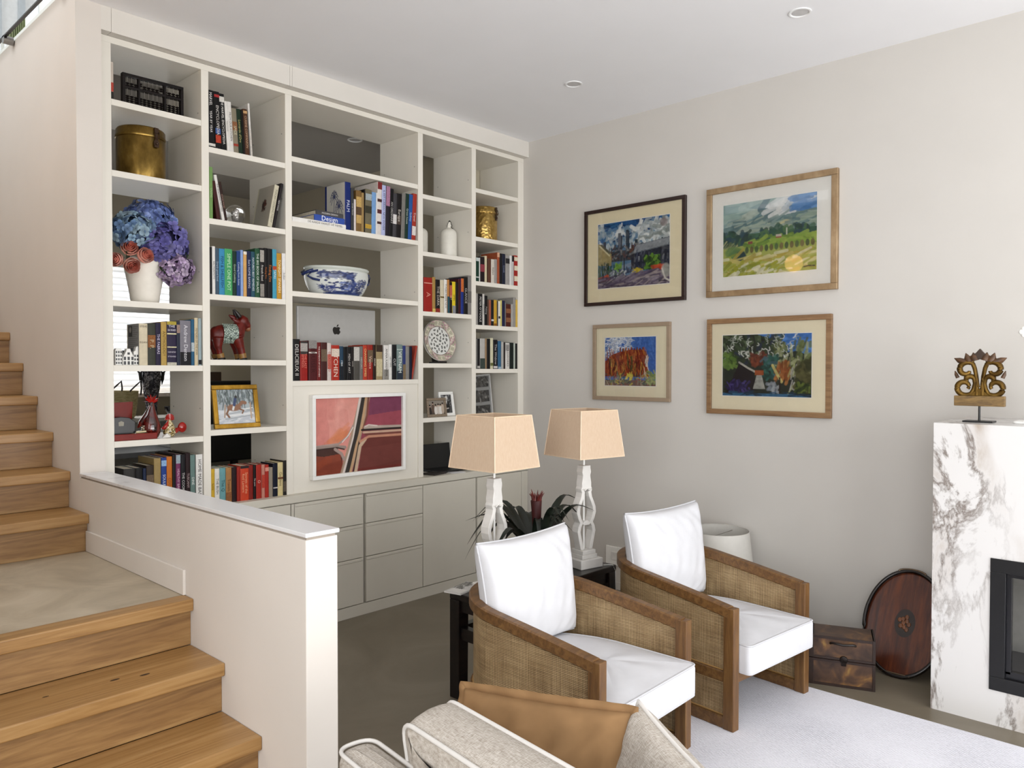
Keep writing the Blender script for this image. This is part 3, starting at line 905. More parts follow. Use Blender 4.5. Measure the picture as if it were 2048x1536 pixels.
# ================================================================== books
# shelf | left x | right x | height | lean | cover | lettering | title | spine prints | look
BOOKS = """
A1|-3.1977|-3.1824|0.191|0.0|#c9bdb0|||0.2-0.45 #b5483a;0-0.2 #2a2724|pale edge-on
B1|-2.6819|-2.6339|0.323|-1.0|#141213|#e8e4e0|MARVEL/YEAR BY YEAR|0.02-0.07 #d8d4cc|thick black
B1|-2.6339|-2.6017|0.324|-2.0|#161314|#dcd6d0|ENCYCLOPEDIA|0.1-0.24 #b5402a;0.26-0.36 #3d5a94;0.90-0.95 #a83030|black and red
B1|-2.6017|-2.5709|0.319|-2.8|#151416|#e4e0da|THE MARVEL ENCYCLOPEDIA|0.85-0.95 #d8d4cc|black
B1|-2.5681|-2.5514|0.283|-3.4|#e4e0da|#8c8a86|THE FOOD||thin white
B1|-2.5514|-2.5274|0.285|-3.4|#dedad4|#4a4744|FROM OUR KITCHEN||white
B1|-2.5263|-2.4960|0.254|-3.4|#8f8672|#d8cfae|SPICE|0.14-0.2 #9c3a2c;0.5-0.7 #8a5c3c|khaki grey
B1|-2.4960|-2.4684|0.257|-3.4|#1d3322|#b9b274|Leonardo d'Oro||dark green
B1|-2.4678|-2.4543|0.254|-3.4|#1a1310||||black
B1|-2.4542|-2.4282|0.267|-3.4|#5d3a25|#c9a88a|CUISINE COMPANION|0.9-0.96 #c9a070|brown
B1|-2.4218|-2.4106|0.306|-3.4|#e0dcd6|||0-0.5 #cfc8bf|thin white
B2|-2.6700|-2.6485|0.294|0.0|#7fa560|#b8d09c|GREENS||apple green
B2|-2.6407|-2.6185|0.216|-8.0|#4a1f1c||||dark maroon
B2|-2.6183|-2.6007|0.252|-11.0|#e2ded8|#222020|THE VEGETARIAN KITCHEN||white leaning
B2|-2.5979|-2.5801|0.217|-10.0|#3a241d|#b09080|GOOD FOOD||dark brown leaning
B2|-2.2810|-2.2514|0.259|11.0|#cdc6ae|#6a6454|TUSCAN COOKING TODAY||cream leaning
B2|-2.2435|-2.2262|0.276|12.0|#2c2628|#d0ccc8|NEW FOOD||black leaning
B3|-2.6703|-2.6564|0.269|0.0|#1b1718||||black
B3|-2.6558|-2.6372|0.275|0.0|#e6e3de|#222020|BALI MORIMOTO||white
B3|-2.6366|-2.6143|0.267|0.0|#4d6173|#a9bccb|Simply good food||slate blue
B3|-2.6137|-2.5806|0.266|0.0|#3f93c0|#0f2f4d|FISH & SHELLFISH||bright blue
B3|-2.5800|-2.5332|0.270|0.0|#4fae6c|#c8ecc8|SIMPLE ONE POT||broad bright green
B3|-2.5320|-2.5071|0.261|0.0|#1e3b30|#b8c8b4|Good Cooking||dark green
B3|-2.5065|-2.4833|0.263|0.0|#27488a|#c9d4ec|Cooking from home||royal blue
B3|-2.4826|-2.4654|0.273|0.0|#8fa8d8||||periwinkle blue
B3|-2.4642|-2.4431|0.267|0.0|#d9a866|||0.93-1 #eee6d6|apricot
B3|-2.4418|-2.4156|0.271|0.0|#232c52|#c8cce0|Sue's HOME BAKING||navy blue
B3|-2.4150|-2.3910|0.271|0.0|#2d5a6c|#dfe8ea|NATURE'S BEST REMEDIES||teal
B3|-2.3897|-2.3592|0.293|0.0|#2c5c3e|#e6ebe2|THE BIG BOOK OF SALADS||bottle green
B3|-2.3579|-2.3309|0.299|0.0|#242122|#dedad4|French food|0.72-0.96 #a9a49c;0.02-0.28 #8f8a82|black and white
B3|-2.3296|-2.3089|0.302|0.0|#191718|#b8672f|Finding Fire||black
B3|-2.3070|-2.2763|0.301|0.0|#1a1819|#c8783a|Finding Fire||glossy black
B3|-2.2744|-2.2467|0.301|0.0|#4ba3bf|#dfeef0|TAPAS|0.58-0.66 #b04a30|turquoise
B3|-2.2461|-2.2135|0.280|0.0|#c9962f|#fff2cf|TONIGHT SPANISH||mustard
B3|-2.2101|-2.1846|0.283|0.0|#e8e6e4|#6a6866|Indian||white
A4|-3.0647|-3.0203|0.224|0.0|#d8ccb0|#4d4034|STEVE/EGAN||cream
A4|-3.0198|-2.9783|0.228|0.0|#44463a|#c9b894|P. P.|0.42-0.72 #8c5a30|olive grey
A4|-2.9778|-2.9500|0.232|0.0|#2c2440|#d4cbe0|THE FABRAS||dark purple
A4|-2.9489|-2.9182|0.238|0.0|#c0a056|#6a4f1e|ANTHOLOGY||gold patterned
A4|-2.9171|-2.8644|0.243|0.0|#322a48|#e6e0ea|THE/SILK ROADS/A NEW HISTORY/OF THE WORLD|0.92-1 #b3a040;0.70-0.735 #d6cfa8;0.40-0.43 #d6cfa8;0-0.07 #c3bfae|thick indigo
A4|-2.8633|-2.8443|0.239|0.0|#2f3548|||0.75-0.95 #9d8478|narrow navy
A4|-2.8437|-2.7835|0.251|0.0|#86838c|#e4e2e6|Andrew Denton|0-0.3 #16151a|broad grey
A4|-2.7818|-2.7633|0.259|0.0|#2f6688|||0.3-0.5 #b4c0c4|sea blue
A4|-2.7622|-2.7419|0.269|0.0|#cfc0a0|#6a5a40|MEMOIRS OF THE WAR||parchment
A4|-2.7402|-2.7220|0.267|0.0|#9fb0b4|||0.02-0.12 #1c1a1c|pale aqua
A6|-3.1495|-3.0917|0.251|0.0|#3c3a38||||low dark grey
A6|-3.0902|-3.0521|0.251|0.0|#151415||||low black
A6|-3.0511|-3.0337|0.246|0.0|#1c2a4a||||low navy
A6|-3.0326|-2.9943|0.259|0.0|#3d3026|||0.6-0.8 #6c5a48|dark brown patterned
A6|-2.9921|-2.9554|0.294|0.0|#a88f5c||||gold ribbed
A6|-2.9533|-2.9246|0.295|0.0|#24479a|#dfe6f4|SOULFOOD|0.84-0.95 #8fb4dc|cobalt blue
A6|-2.9235|-2.8940|0.298|0.0|#cf7526|#8a4210|COOK||orange
A6|-2.8929|-2.8734|0.308|0.0|#1a1517||||black
A6|-2.8729|-2.8478|0.304|0.0|#843a68|#e0b8cc|HEALTHY BAKING|0.84-1 #9cabb4|plum pink
A6|-2.8467|-2.8192|0.304|0.0|#1a191d|#d0ccc8|THE COOK||black with white lettering
A6|-2.8180|-2.7925|0.310|0.0|#2c1619|#b8a0a0|TUSCANY||dark maroon
A6|-2.7914|-2.7645|0.297|0.0|#6f8a84|#e8ebe6|DINE||sage green
A6|-2.7588|-2.7202|0.297|0.0|#e4e2dd|#2c1a1c|HOME MADE BASICS||white
B6|-2.6728|-2.6500|0.206|0.0|#d3ac34|#6a4a10|Sunny|0-0.1 #5c1f18|yellow
B6|-2.6489|-2.6206|0.206|0.0|#e2dfd8|#262322|THE BUSH||white
B6|-2.6194|-2.5832|0.206|0.0|#6fa3a8|#284a50|The Q||teal blue
B6|-2.5814|-2.5465|0.205|0.0|#b5824e|#5c3418|Travels|0.05-0.3 #8c5a34|tan patterned
B6|-2.5452|-2.5148|0.205|0.0|#2a1418||||black maroon
B6|-2.5136|-2.4927|0.203|0.0|#a82c20||||dark red
B6|-2.4915|-2.4380|0.207|0.0|#d44626|#f0b088|Secrets of the/Red Lantern|0.92-1 #2a2224|broad orange-red
B6|-2.4374|-2.4103|0.207|0.0|#8f241c||||crimson
B6|-2.4090|-2.3913|0.204|0.0|#1c1517|#d8c8c0|The quiet||black
B6|-2.3900|-2.3561|0.205|0.0|#b32e22|#e0c0b0|O||red
B6|-2.3548|-2.3335|0.202|0.0|#c98878|||0.3-0.7 #b84030|salmon striped
B6|-2.3322|-2.3075|0.200|0.0|#b93024|||0.8-0.92 #d89080|red
B6|-2.3063|-2.2807|0.181|0.0|#a09484||||stone grey
B6|-2.2786|-2.2475|0.203|0.0|#161a2e|||0.24-0.28 #d6d0cc|navy black
B6|-2.2462|-2.2107|0.206|0.0|#d6c592|#6a5430|Gardens|0.5-0.56 #6c3a24|cream yellow
B6|-2.2093|-2.1803|0.215|0.0|#26221f|||0.1-0.4 #5c5248|black floral
C2|-1.7463|-1.7012|0.314|0.0|#1b2f78|#d8dcec|PALM||navy blue
C2|-1.6978|-1.6767|0.282|0.0|#46484a|#c8c6c0|Great House||charcoal
C2|-1.6746|-1.6593|0.210|0.2|#dcd2ce||||short white
C2|-1.6580|-1.6153|0.273|0.3|#8a6a3c|||0.2-0.85 #c2a060;0.4-0.6 #5c4630|gilt patterned
C2|-1.6141|-1.5938|0.264|0.5|#a88a58||||tan
C2|-1.5925|-1.5841|0.290|0.7|#1d1a18||||thin black
C2|-1.5835|-1.5313|0.294|0.9|#7a725a|||0.75-0.9 #a3adb0;0.45-0.62 #3c3a2c;0.1-0.2 #c09a3a|landscape-printed
C2|-1.5295|-1.4952|0.282|1.0|#7ba4d4||||sky blue
C2|-1.4945|-1.4840|0.283|1.2|#e4e2e0||||thin white
C2|-1.4833|-1.4466|0.360|1.4|#dcd4ce|||0.86-1 #7c2a2c;0.2-0.25 #4a3030;0.4-0.48 #5a2c30;0.62-0.68 #4a2c2c|tall white and red
C2|-1.4454|-1.4121|0.344|1.5|#b3b9de|#3a3c58|IL EST CARIOU NEW DOVER||lilac
C2|-1.4108|-1.3772|0.344|1.7|#2a2430|||0.6-1 #a97a94|black and purple
C2|-1.3760|-1.3453|0.332|1.9|#161416|#c8c4c0|AN ORDINARY||black
C2|-1.3485|-1.3163|0.304|2.0|#4c4a4e|||0.3-0.52 #dcd9d6|dark grey
C2|-1.3150|-1.2739|0.308|2.2|#1d1818|#d8d2c8|Europe|0.3-0.5 #4c4038|black ornate
C2|-1.2726|-1.2397|0.317|2.4|#85827c||||mid grey
C2|-1.2384|-1.2091|0.320|2.6|#1f3b30|#c8d2cc|Green house||forest green
C2|-1.2078|-1.1757|0.320|2.7|#2c5ea8|#b8cce8|Sydney||blue
C2|-1.1743|-1.1392|0.331|2.9|#b23a2c|#ecd0c8|Travel|0.1-0.3 #e0d8d2|red and white
C4|-2.1366|-2.0873|0.262|0.0|#1a1718|#d8d2cc|DELICIEUX II||tall black
C4|-2.0858|-2.0332|0.250|0.0|#a8241f|#e08070|THE LAST/EMPRESS|0.67-1 #3a3633;0.74-0.95 #a8a29c|red with a portrait
C4|-2.0252|-1.9651|0.255|0.0|#5c1f22|#3a1012|BRUISER|0.8-1 #8c8884;0.68-0.72 #d8d0c8|thick maroon
C4|-1.9640|-1.9357|0.245|0.0|#7c2020|#ecdcd4|THE ELEMENTS OF A KITCHEN||dark red
C4|-1.9341|-1.8884|0.246|0.0|#4e2422|||0.5-0.82 #6c5a48|brown-red
C4|-1.8868|-1.8573|0.243|0.0|#cfc2bc|#b02a22|GREAT FOOD|0.3-0.7 #c06a5c|white and red
C4|-1.8562|-1.7947|0.230|0.0|#b83424|#ecd8c8|KITCHEN|0.68-0.9 #d8c8b8|broad orange-red
C4|-1.7919|-1.7633|0.224|0.0|#2e4a62|#d4dce0|1984|0-0.5 #1c2028|blue-black
C4|-1.7616|-1.7362|0.221|0.0|#171618||||black
C4|-1.7344|-1.7030|0.220|0.0|#1d1a1c|#c8c2bc|MEN OF ART||charcoal black
C4|-1.7007|-1.6825|0.216|0.0|#241d1c|#b0a8a0|NOISE||slim black
C4|-1.6813|-1.6358|0.222|0.0|#5a5650|||0.58-1 #c4c0b8|grey photo
C4|-1.6334|-1.6071|0.227|0.0|#7a7672|#c8c4be|HISTORY||grey
C4|-1.6053|-1.5721|0.235|0.0|#c2402a|#f0d090|CHANGING TIMES||vermilion
C4|-1.5696|-1.5245|0.239|0.0|#a32c22|#e0b8a8|Venice|0.5-0.85 #6f5a44|red
C4|-1.5214|-1.4992|0.240|0.0|#33221a|#e0d4c4|PAMUK||dark brown
C4|-1.4961|-1.4437|0.240|0.0|#a8946c|||0.8-1 #3a2c22;0.1-0.6 #c8bc98|cream portrait
C4|-1.4311|-1.3893|0.239|0.0|#dcd8d2|#2c2a28|ANNA KARENINA|0-0.3 #8c8880|white with black lettering
C4|-1.3874|-1.3605|0.245|0.0|#e0ded9|#4c4a46|LETTERS||slim white
C4|-1.3579|-1.3211|0.243|0.0|#17181c|#d4d2d0|CUT||black
C4|-1.3172|-1.2661|0.247|0.0|#7d8f8c|#eef0ec|VIETNAM|0-0.25 #2a3440;0.84-0.87 #b8c4bc|grey-green
C4|-1.2641|-1.2383|0.240|0.0|#34407c|||0-0.45 #7c6a50|indigo and tan
C4|-1.2370|-1.2050|0.236|0.0|#8e8a86||||light grey
C4|-1.2010|-1.1794|0.236|0.0|#171b34||||navy
C4|-1.1659|-1.1510|0.240|10.5|#b04434||||thin red leaning
D3|-1.0684|-0.9883|0.248|0.0|#a82820|#d89080|A|0.82-0.85 #d89a88|thick red
D3|-0.9866|-0.9571|0.256|0.0|#b08c4c|||0-0.1 #d8b868|gold
D3|-0.9546|-0.9123|0.241|0.0|#1d1717|#c8beb4|THE DARK|0-0.12 #8c3024|black
D3|-0.9106|-0.8729|0.241|0.0|#cfc4aa|||0.45-0.5 #6c5a30|cream
D3|-0.8704|-0.8424|0.247|0.0|#e6e2da|#1c1a18|FUSSED MADE NEW||white
D3|-0.8399|-0.8186|0.249|0.0|#c88a4c|||0-0.5 #26505c|orange and teal
D3|-0.8169|-0.7912|0.233|0.0|#241718|#d8c8b0|ART|0.5-0.9 #b8604c|black
D3|-0.7894|-0.7566|0.238|0.0|#e0c52a|#3c3a14|SPIN|0-0.25 #8c8c90|yellow
D3|-0.7540|-0.7279|0.236|0.0|#201a1a||||slim black
D3|-0.7261|-0.7033|0.266|0.0|#4c1a1e||||maroon
D3|-0.7016|-0.6733|0.271|0.0|#24388c|||0.62-1 #c86a34|blue and orange
D3|-0.6715|-0.6288|0.284|0.0|#1c1a1b|#c0bcb8|GLANCE||black
D3|-0.6261|-0.5919|0.299|0.0|#8c8884|||0.3-0.6 #6c6864|grey mottled
E3|-0.5418|-0.5079|0.183|0.0|#1f4434|||0.15-0.2 #d8dcd8;0.85-1 #c8d0cc|green and white
E3|-0.5060|-0.4959|0.184|0.0|#dcdad6||||thin white
E3|-0.4949|-0.4466|0.195|0.0|#2a1c20|||0.4-0.7 #8c3a44|black floral
E3|-0.4447|-0.4203|0.206|0.0|#d0c4a4||||cream
E3|-0.4080|-0.3748|0.190|0.0|#6c4434||||brown
E3|-0.3729|-0.3366|0.187|0.0|#d4ccc0|#4a4038|Italian||ivory
E3|-0.3346|-0.3076|0.191|0.0|#a29c98||||pale grey
E3|-0.3057|-0.2785|0.248|0.0|#b05a3a|||0.85-1 #d8a888|tall rust orange
E3|-0.2766|-0.2492|0.243|0.0|#1c181a||||black
E3|-0.2482|-0.2118|0.244|0.0|#22273c|#8c94b0|Cook||navy
E3|-0.2088|-0.1620|0.236|0.0|#a4a09c|||0.72-0.9 #2c2a2c|grey and white
E3|-0.1600|-0.1359|0.239|0.0|#dedcda||||white
E3|-0.1339|-0.1106|0.239|0.0|#c4c0bc|||0.8-1 #1c1a1c|black edged white
E3|-0.1076|-0.0607|0.246|0.0|#b03028|||0.15-0.32 #e4d8c0;0.5-0.66 #e4d8c0;0.82-0.95 #e4d8c0|red and cream chequered
E4|-0.5401|-0.5208|0.242|0.0|#a29e98||||grey
E4|-0.5189|-0.4708|0.244|0.0|#1b191a|#dcd8d4|PETER O'TOOLE||black
E4|-0.4689|-0.4484|0.244|0.0|#c8c4be|#2c2a2a|BIOGRAPHY||white and black
E4|-0.4465|-0.4145|0.233|0.0|#161415|#b8b4b0|Peking||black
E4|-0.4126|-0.3966|0.204|0.0|#6c4c3c||||slim brown
E4|-0.3947|-0.3756|0.202|0.0|#b4664c||||salmon
E4|-0.3737|-0.3441|0.204|0.0|#1d1b1d|||0.18-0.25 #d8d6d4|black
E4|-0.3422|-0.3084|0.206|0.0|#d0a234|||0-0.1 #8c5c1c|golden yellow
E4|-0.3065|-0.2939|0.198|0.0|#4c4a4a||||thin dark grey
E4|-0.2919|-0.2695|0.199|0.0|#e0dcd0|||0.3-0.4 #3c3a38|white
E4|-0.2675|-0.2509|0.207|0.0|#d4c878||||pale yellow
E4|-0.2479|-0.2154|0.206|0.0|#23264c||||navy
E4|-0.2134|-0.2055|0.193|0.0|#8c8a88||||thin grey
E4|-0.2035|-0.1455|0.182|0.0|#5c281c|||0.2-0.4 #8c5a3c;0.6-0.8 #8c5a3c|brown-red patterned
E4|-0.1425|-0.1173|0.185|0.0|#b0aca6||||pale grey
E4|-0.1153|-0.0888|0.240|0.0|#a09c96||||silver grey
E4|-0.0868|-0.0592|0.223|0.0|#d8b452||||yellow
E5|-0.5383|-0.5282|0.233|0.0|#8c8a84||||thin grey
E5|-0.5273|-0.4986|0.234|0.0|#211f20|||0.02-0.1 #b8b4ae|black
E5|-0.4968|-0.4427|0.238|0.0|#b8b4ae|||0-0.35 #3c4640|white and green photo
E5|-0.4408|-0.4220|0.238|0.0|#a08464||||tan
E5|-0.4201|-0.3841|0.237|0.0|#191718||||black
E5|-0.3822|-0.3506|0.244|0.0|#d0ccae|||0.1-0.2 #6c7040|cream
E5|-0.3478|-0.3014|0.232|0.0|#1e1c1f|#c0bcbc|The Widow|0.02-0.1 #d8d4d2|black
E5|-0.2936|-0.2585|0.223|0.0|#3a6c90|||0-0.08 #9cb4c4|blue
E5|-0.2565|-0.2299|0.217|0.0|#b4b0aa||||grey-white
E5|-0.2289|-0.2111|0.215|0.0|#241a1a||||slim black
E5|-0.2091|-0.1612|0.209|0.0|#d8d4ce|#4c4a48|GLASSWORKS|0.7-0.95 #a09c98|white
E5|-0.1592|-0.1128|0.213|0.0|#1b2420||||green-black
E5|-0.1108|-0.0935|0.209|0.0|#b8c0b4||||pale green
E5|-0.0914|-0.0679|0.208|0.0|#151415||||black
"""

ORD = ['first', 'second', 'third', 'fourth', 'fifth', 'sixth', 'seventh', 'eighth', 'ninth', 'tenth', 'eleventh', 'twelfth', 'thirteenth', 'fourteenth', 'fifteenth', 'sixteenth', 'seventeenth', 'eighteenth', 'nineteenth', 'twentieth',
       'twenty-first', 'twenty-second', 'twenty-third', 'twenty-fourth', 'twenty-fifth', 'twenty-sixth']
WHERE = {'A1': ('beside the abacus', 'book beside the abacus'), 'B1': ('on the shelf right of the abacus', 'books right of the abacus'), 'B2': ('on the shelf with the glass globe', 'books beside the glass globe'),
         'B3': ('on the shelf above the red cow', 'cookbooks above the red cow'), 'A4': ('on the shelf with the toy houses', 'books beside the toy houses'),
         'A6': ('on the shelf under the glass roosters', 'books under the glass roosters'), 'B6': ('under the gold horse picture', 'books under the horse picture'),
         'C2': ('on the shelf above the blue bowl', 'art books above the blue bowl'), 'C4': ('in front of the silver computer', 'books in front of the computer'),
         'D3': ('on the shelf above the round plate', 'books above the round plate'), 'E3': ('on the shelf under the small brass canister', 'books under the small brass canister'),
         'E4': ('on the middle narrow book shelf', 'books on the middle narrow shelf'), 'E5': ('on the lowest narrow book shelf', 'books on the lowest narrow shelf')}
BZ = {'A1': 3.0527, 'B1': 2.914, 'B2': 2.5075, 'B3': 2.0755, 'A4': 1.6656, 'A6': 0.863, 'B6': 0.863, 'C2': 2.5657, 'C4': 1.5711, 'D3': 2.0632, 'E3': 2.3255, 'E4': 1.9879, 'E5': 1.6463}
M_PAGE = plain('#d2c8b2', 0.9, var=0.08, scale=60)
TXT = Matrix(((0, 1, 0, 0), (0, 0, -1, 0), (-1, 0, 0, 0), (0, 0, 0, 1)))        # lettering running down a spine
TXH = Matrix(((1, 0, 0, 0), (0, 0, -1, 0), (0, 1, 0, 0), (0, 0, 0, 1)))         # upright lettering facing -y


def put_text(s, parent, cx, cz, length, size, mat, vertical=True, y=-0.0008):
    me = text_mesh(s, size, mat)
    xs = [v.co.x for v in me.vertices]
    if not xs:
        return
    wd = max(xs) - min(xs)
    k = min(1.0, length / wd)
    off = -(max(xs) + min(xs)) / 2
    me.transform(Matrix.Translation((cx, y, cz)) @ (TXT if vertical else TXH) @ Matrix.Diagonal((k, max(k, 0.55) if k < 1 else 1, 1, 1)) @ Matrix.Translation((off, 0, 0)))
    return link('title', me, parent)


def book(shelf, x0, x1, h, lean, col, tcol, title, bands, label, group, z0, depth=None, y0=0.006):
    w_ = x1 - x0
    th = math.radians(lean)
    h = h / math.cos(th) if lean else h
    dep = depth or min(0.30, max(0.13, h * 0.74))
    right = lean > 0
    ox = -w_ if right else 0.0        # pivot on the corner the book leans over
    px = (x1 if right else x0) - math.sin(th) * h / 2
    t = min(0.0028, w_ * 0.16)
    o_ = [(0, dep), (0, 0.003), (w_ * 0.14, 0.0006), (w_ * 0.5, 0), (w_ * 0.86, 0.0006), (w_, 0.003), (w_, dep), (w_ - t, dep), (w_ - t, 0.006), (t, 0.006), (t, dep)]
    mb = MB().prism([(a + ox, b) for a, b in o_], 0, h, 'xy')
    lum = sum(lin(col)[:3]) / 3
    root = mb.build('book', plain(col, 0.5, var=0.07, scale=45, spec=0.2, gain=round(0.62 + 0.26 * min(1.0, lum / 0.5), 2)), None)
    root.location = (px, y0, z0)
    root.rotation_euler = (0, th, 0)
    tag(root, label, 'book', group)
    MB().box(ox + t, ox + w_ - t, 0.006, dep - 0.004, 0.003, h - 0.003).build('pages', M_PAGE, root)
    for bi, bnd in enumerate([b for b in bands.split(';') if b]):
        rng, c2 = bnd.split(' ')
        f0, f1 = [float(q) for q in rng.split('-')]
        MB().box(ox + 0.0006, ox + w_ - 0.0006, -0.0003 - 0.0001 * bi, 0.0002, f0 * h + 0.0005, f1 * h - 0.0005).build('spine_print', plain(c2, 0.55, var=0.25, scale=140, spec=0.2, gain=0.85), root)
    if title:
        tm = plain(tcol, 0.5, spec=0.2, gain=0.85)
        ls = title.split('/')
        cx = ox + w_ / 2
        if shelf == 'A4' and len(ls) > 1:                      # lettering set across the spine
            zz = {2: [(0.93, 0.12), (0.55, 0.14)], 4: [(0.885, 0.10), (0.80, 0.15), (0.30, 0.1), (0.20, 0.1)]}[len(ls)]
            for s, (f, sz) in zip(ls, zz):
                put_text(s, root, cx, f * h, w_ * 0.84, sz * h * 0.8, tm, False)
        elif title.startswith('MARVEL/'):
            put_text(ls[0], root, cx, h * 0.845, h * 0.23, w_ * 0.85, tm)
            put_text(ls[1], root, cx, h * 0.45, h * 0.42, w_ * 0.4, tm)
        else:
            for q, s in enumerate(ls):
                put_text(s, root, cx + w_ * 0.36 * ((len(ls) - 1) / 2 - q) * (1 if len(ls) > 1 else 0), h * 0.5, h * 0.8, min(0.055, w_ * (0.72 if len(ls) == 1 else 0.42)), tm)
    return root


BK = {}
cnt = {}
for ln in BOOKS.strip().splitlines():
    s_, a0, a1, hh, le, co_, tc_, ti_, bd_, ds_ = ln.split('|')
    i = cnt.get(s_, 0)
    cnt[s_] = i + 1
    if s_ == 'A1':
        lab = ds_ + ' book standing against the bookcase side beside the abacus'
    else:
        lab = '%s book, %s from left %s' % (ds_, ORD[i], WHERE[s_][0])
    BK[s_, i] = book(s_, float(a0), float(a1), float(hh), float(le), co_, tc_, ti_, bd_, lab, WHERE[s_][1], BZ[s_])


def flat_book(x0, x1, z0, z1, y0, dep, col, label, title=None, tcol=None, tsize=0.02, tl=0.3, tcx=None):
    w_, t = x1 - x0, 0.003
    mb = MB().prism([(dep, 0), (0.002, 0), (0, (z1 - z0) / 2), (0.002, z1 - z0), (dep, z1 - z0), (dep, z1 - z0 - t), (0.006, z1 - z0 - t), (0.006, t), (dep, t)], 0, w_, 'yz')
    o = mb.build('book', plain(col, 0.42, var=0.05), None)
    o.location = (x0, y0, z0)
    tag(o, label, 'book', 'books lying flat above the blue bowl')
    MB().box(0.003, w_ - 0.003, 0.006, dep - 0.003, t, z1 - z0 - t).build('pages', M_PAGE, o)
    if title:
        put_text(title, o, tcx if tcx is not None else w_ / 2, (z1 - z0) / 2, tl, tsize, plain(tcol, 0.5), False)
    return o


f0 = flat_book(-2.139, -1.742, 2.5657, 2.5945, 0.004, 0.30, '#e3e0da', 'broad white book lying flat at the bottom of the stack', 'DE AARDE VANUIT DE HEMEL', '#6a655c', 0.021, 0.26, 0.24)
f1 = flat_book(-1.977, -1.748, 2.5947, 2.6345, 0.01, 0.27, '#24479c', 'thick blue book lying flat in the middle of the stack', 'Design', '#eef0f4', 0.046, 0.12)
f2 = flat_book(-1.958, -1.752, 2.6347, 2.6665, 0.02, 0.29, '#3c3a3b', 'dark grey book lying flat on top of the stack', 'MODERN DESIGN', '#d8d5d0', 0.02, 0.12)

# printed covers that show on the side of three books
M_PRINT = attr_mat('printed_cover', 0.45)


def side_cover(bk, dep, h, cv, x):
    me = cv.mesh('cover_print', dep, h, M_PRINT)
    me.transform(Matrix.Translation((x, dep + 0.002, 0.001)) @ Matrix.Rotation(-PI / 2, 4, 'Z'))
    return link('cover_print', me, bk)


cv = Canvas(90, 100, '#c9c6bd', 3)
for (cx, cy, hgt) in ((0.42, 0.72, 0.5), (0.68, 0.5, 0.4)):
    cv.line([(cx, cy), (cx - 0.01, cy - 0.2), (cx - 0.04, cy - hgt)], 0.012, '#2a3566')
    for a in np.linspace(-0.7, PI + 0.7, 10):
        cv.line([(cx, cy), (cx + 0.13 * math.cos(a), cy + 0.12 * math.sin(a) + 0.03), (cx + 0.22 * math.cos(a), cy + 0.15 * math.sin(a) - 0.05)], 0.010, '#25305f')
cv.dabs(40, 0.15, 0.95, 0.0, 0.25, ['#2c376a', '#4b547c', '#8d90a0'], 0.1, 0.012)
bk = BK['C2', 0]
hh = max(v.co.z for v in bk.data.vertices)
side_cover(bk, 0.21, hh - 0.002, cv, -0.0006)
cv = Canvas(60, 90, '#8f8d8b', 4)
cv.rect(0.05, 0.4, 0.7, 0.96, '#2a2928')
cv.ell(0.22, 0.86, 0.09, 0.07, '#a9a29a')
for k in range(18):
    cv.line([(0.45 if k < 5 else 0.05, 0.93 - k * 0.047), (0.9 - 0.2 * (k % 3) * 0.5, 0.93 - k * 0.047)], 0.006, '#5a5856')
bk = BK['A4', 0]
side_cover(bk, 0.15, 0.222, cv, -0.0006)
cv = Canvas(60, 90, '#9b968a', 5)
cv.dabs(26, 0.42, 0.62, 0.42, 0.62, ['#3a1f1a', '#5c2a22', '#2b1a18'], 0.1, 0.02)
bk = BK['B2', 4]
w_ = min(v.co.x for v in bk.data.vertices)
side_cover(bk, 0.18, 0.262, cv, w_ - 0.0006)

# ================================================================== ornaments on the shelves
def brass(name, c1, c2, c3, rough=0.28, hammer=0.0):
    m, nt, b = new_mat(name)
    co = coords(nt, (1, 1, 0.5))
    n1 = nd(nt, 'ShaderNodeTexNoise', i_Scale=14.0, i_Detail=5.0, i_Roughness=0.6)
    nt.links.new(co, n1.inputs['Vector'])
    nt.links.new(ramp(nt, n1.outputs[0], [(0.3, c1), (0.55, c2), (0.75, c3)]), b.inputs['Base Color'])
    b.inputs['Metallic'].default_value = 0.9
    b.inputs['Roughness'].default_value = rough
    if hammer:
        v = nd(nt, 'ShaderNodeTexVoronoi', i_Scale=45.0)
        nt.links.new(coords(nt), v.inputs['Vector'])
        bump(nt, b, v.outputs[0], hammer, 0.01)
    return m


M_BRASS = brass('aged_brass', '#57431c', '#8c7138', '#b2975a')
M_BRASS2 = brass('hammered_brass', '#8a6c34', '#bf9f5c', '#dcc288', 0.3, 0.5)
M_DARKM = plain('#4a382c', 0.35, metal=0.7)


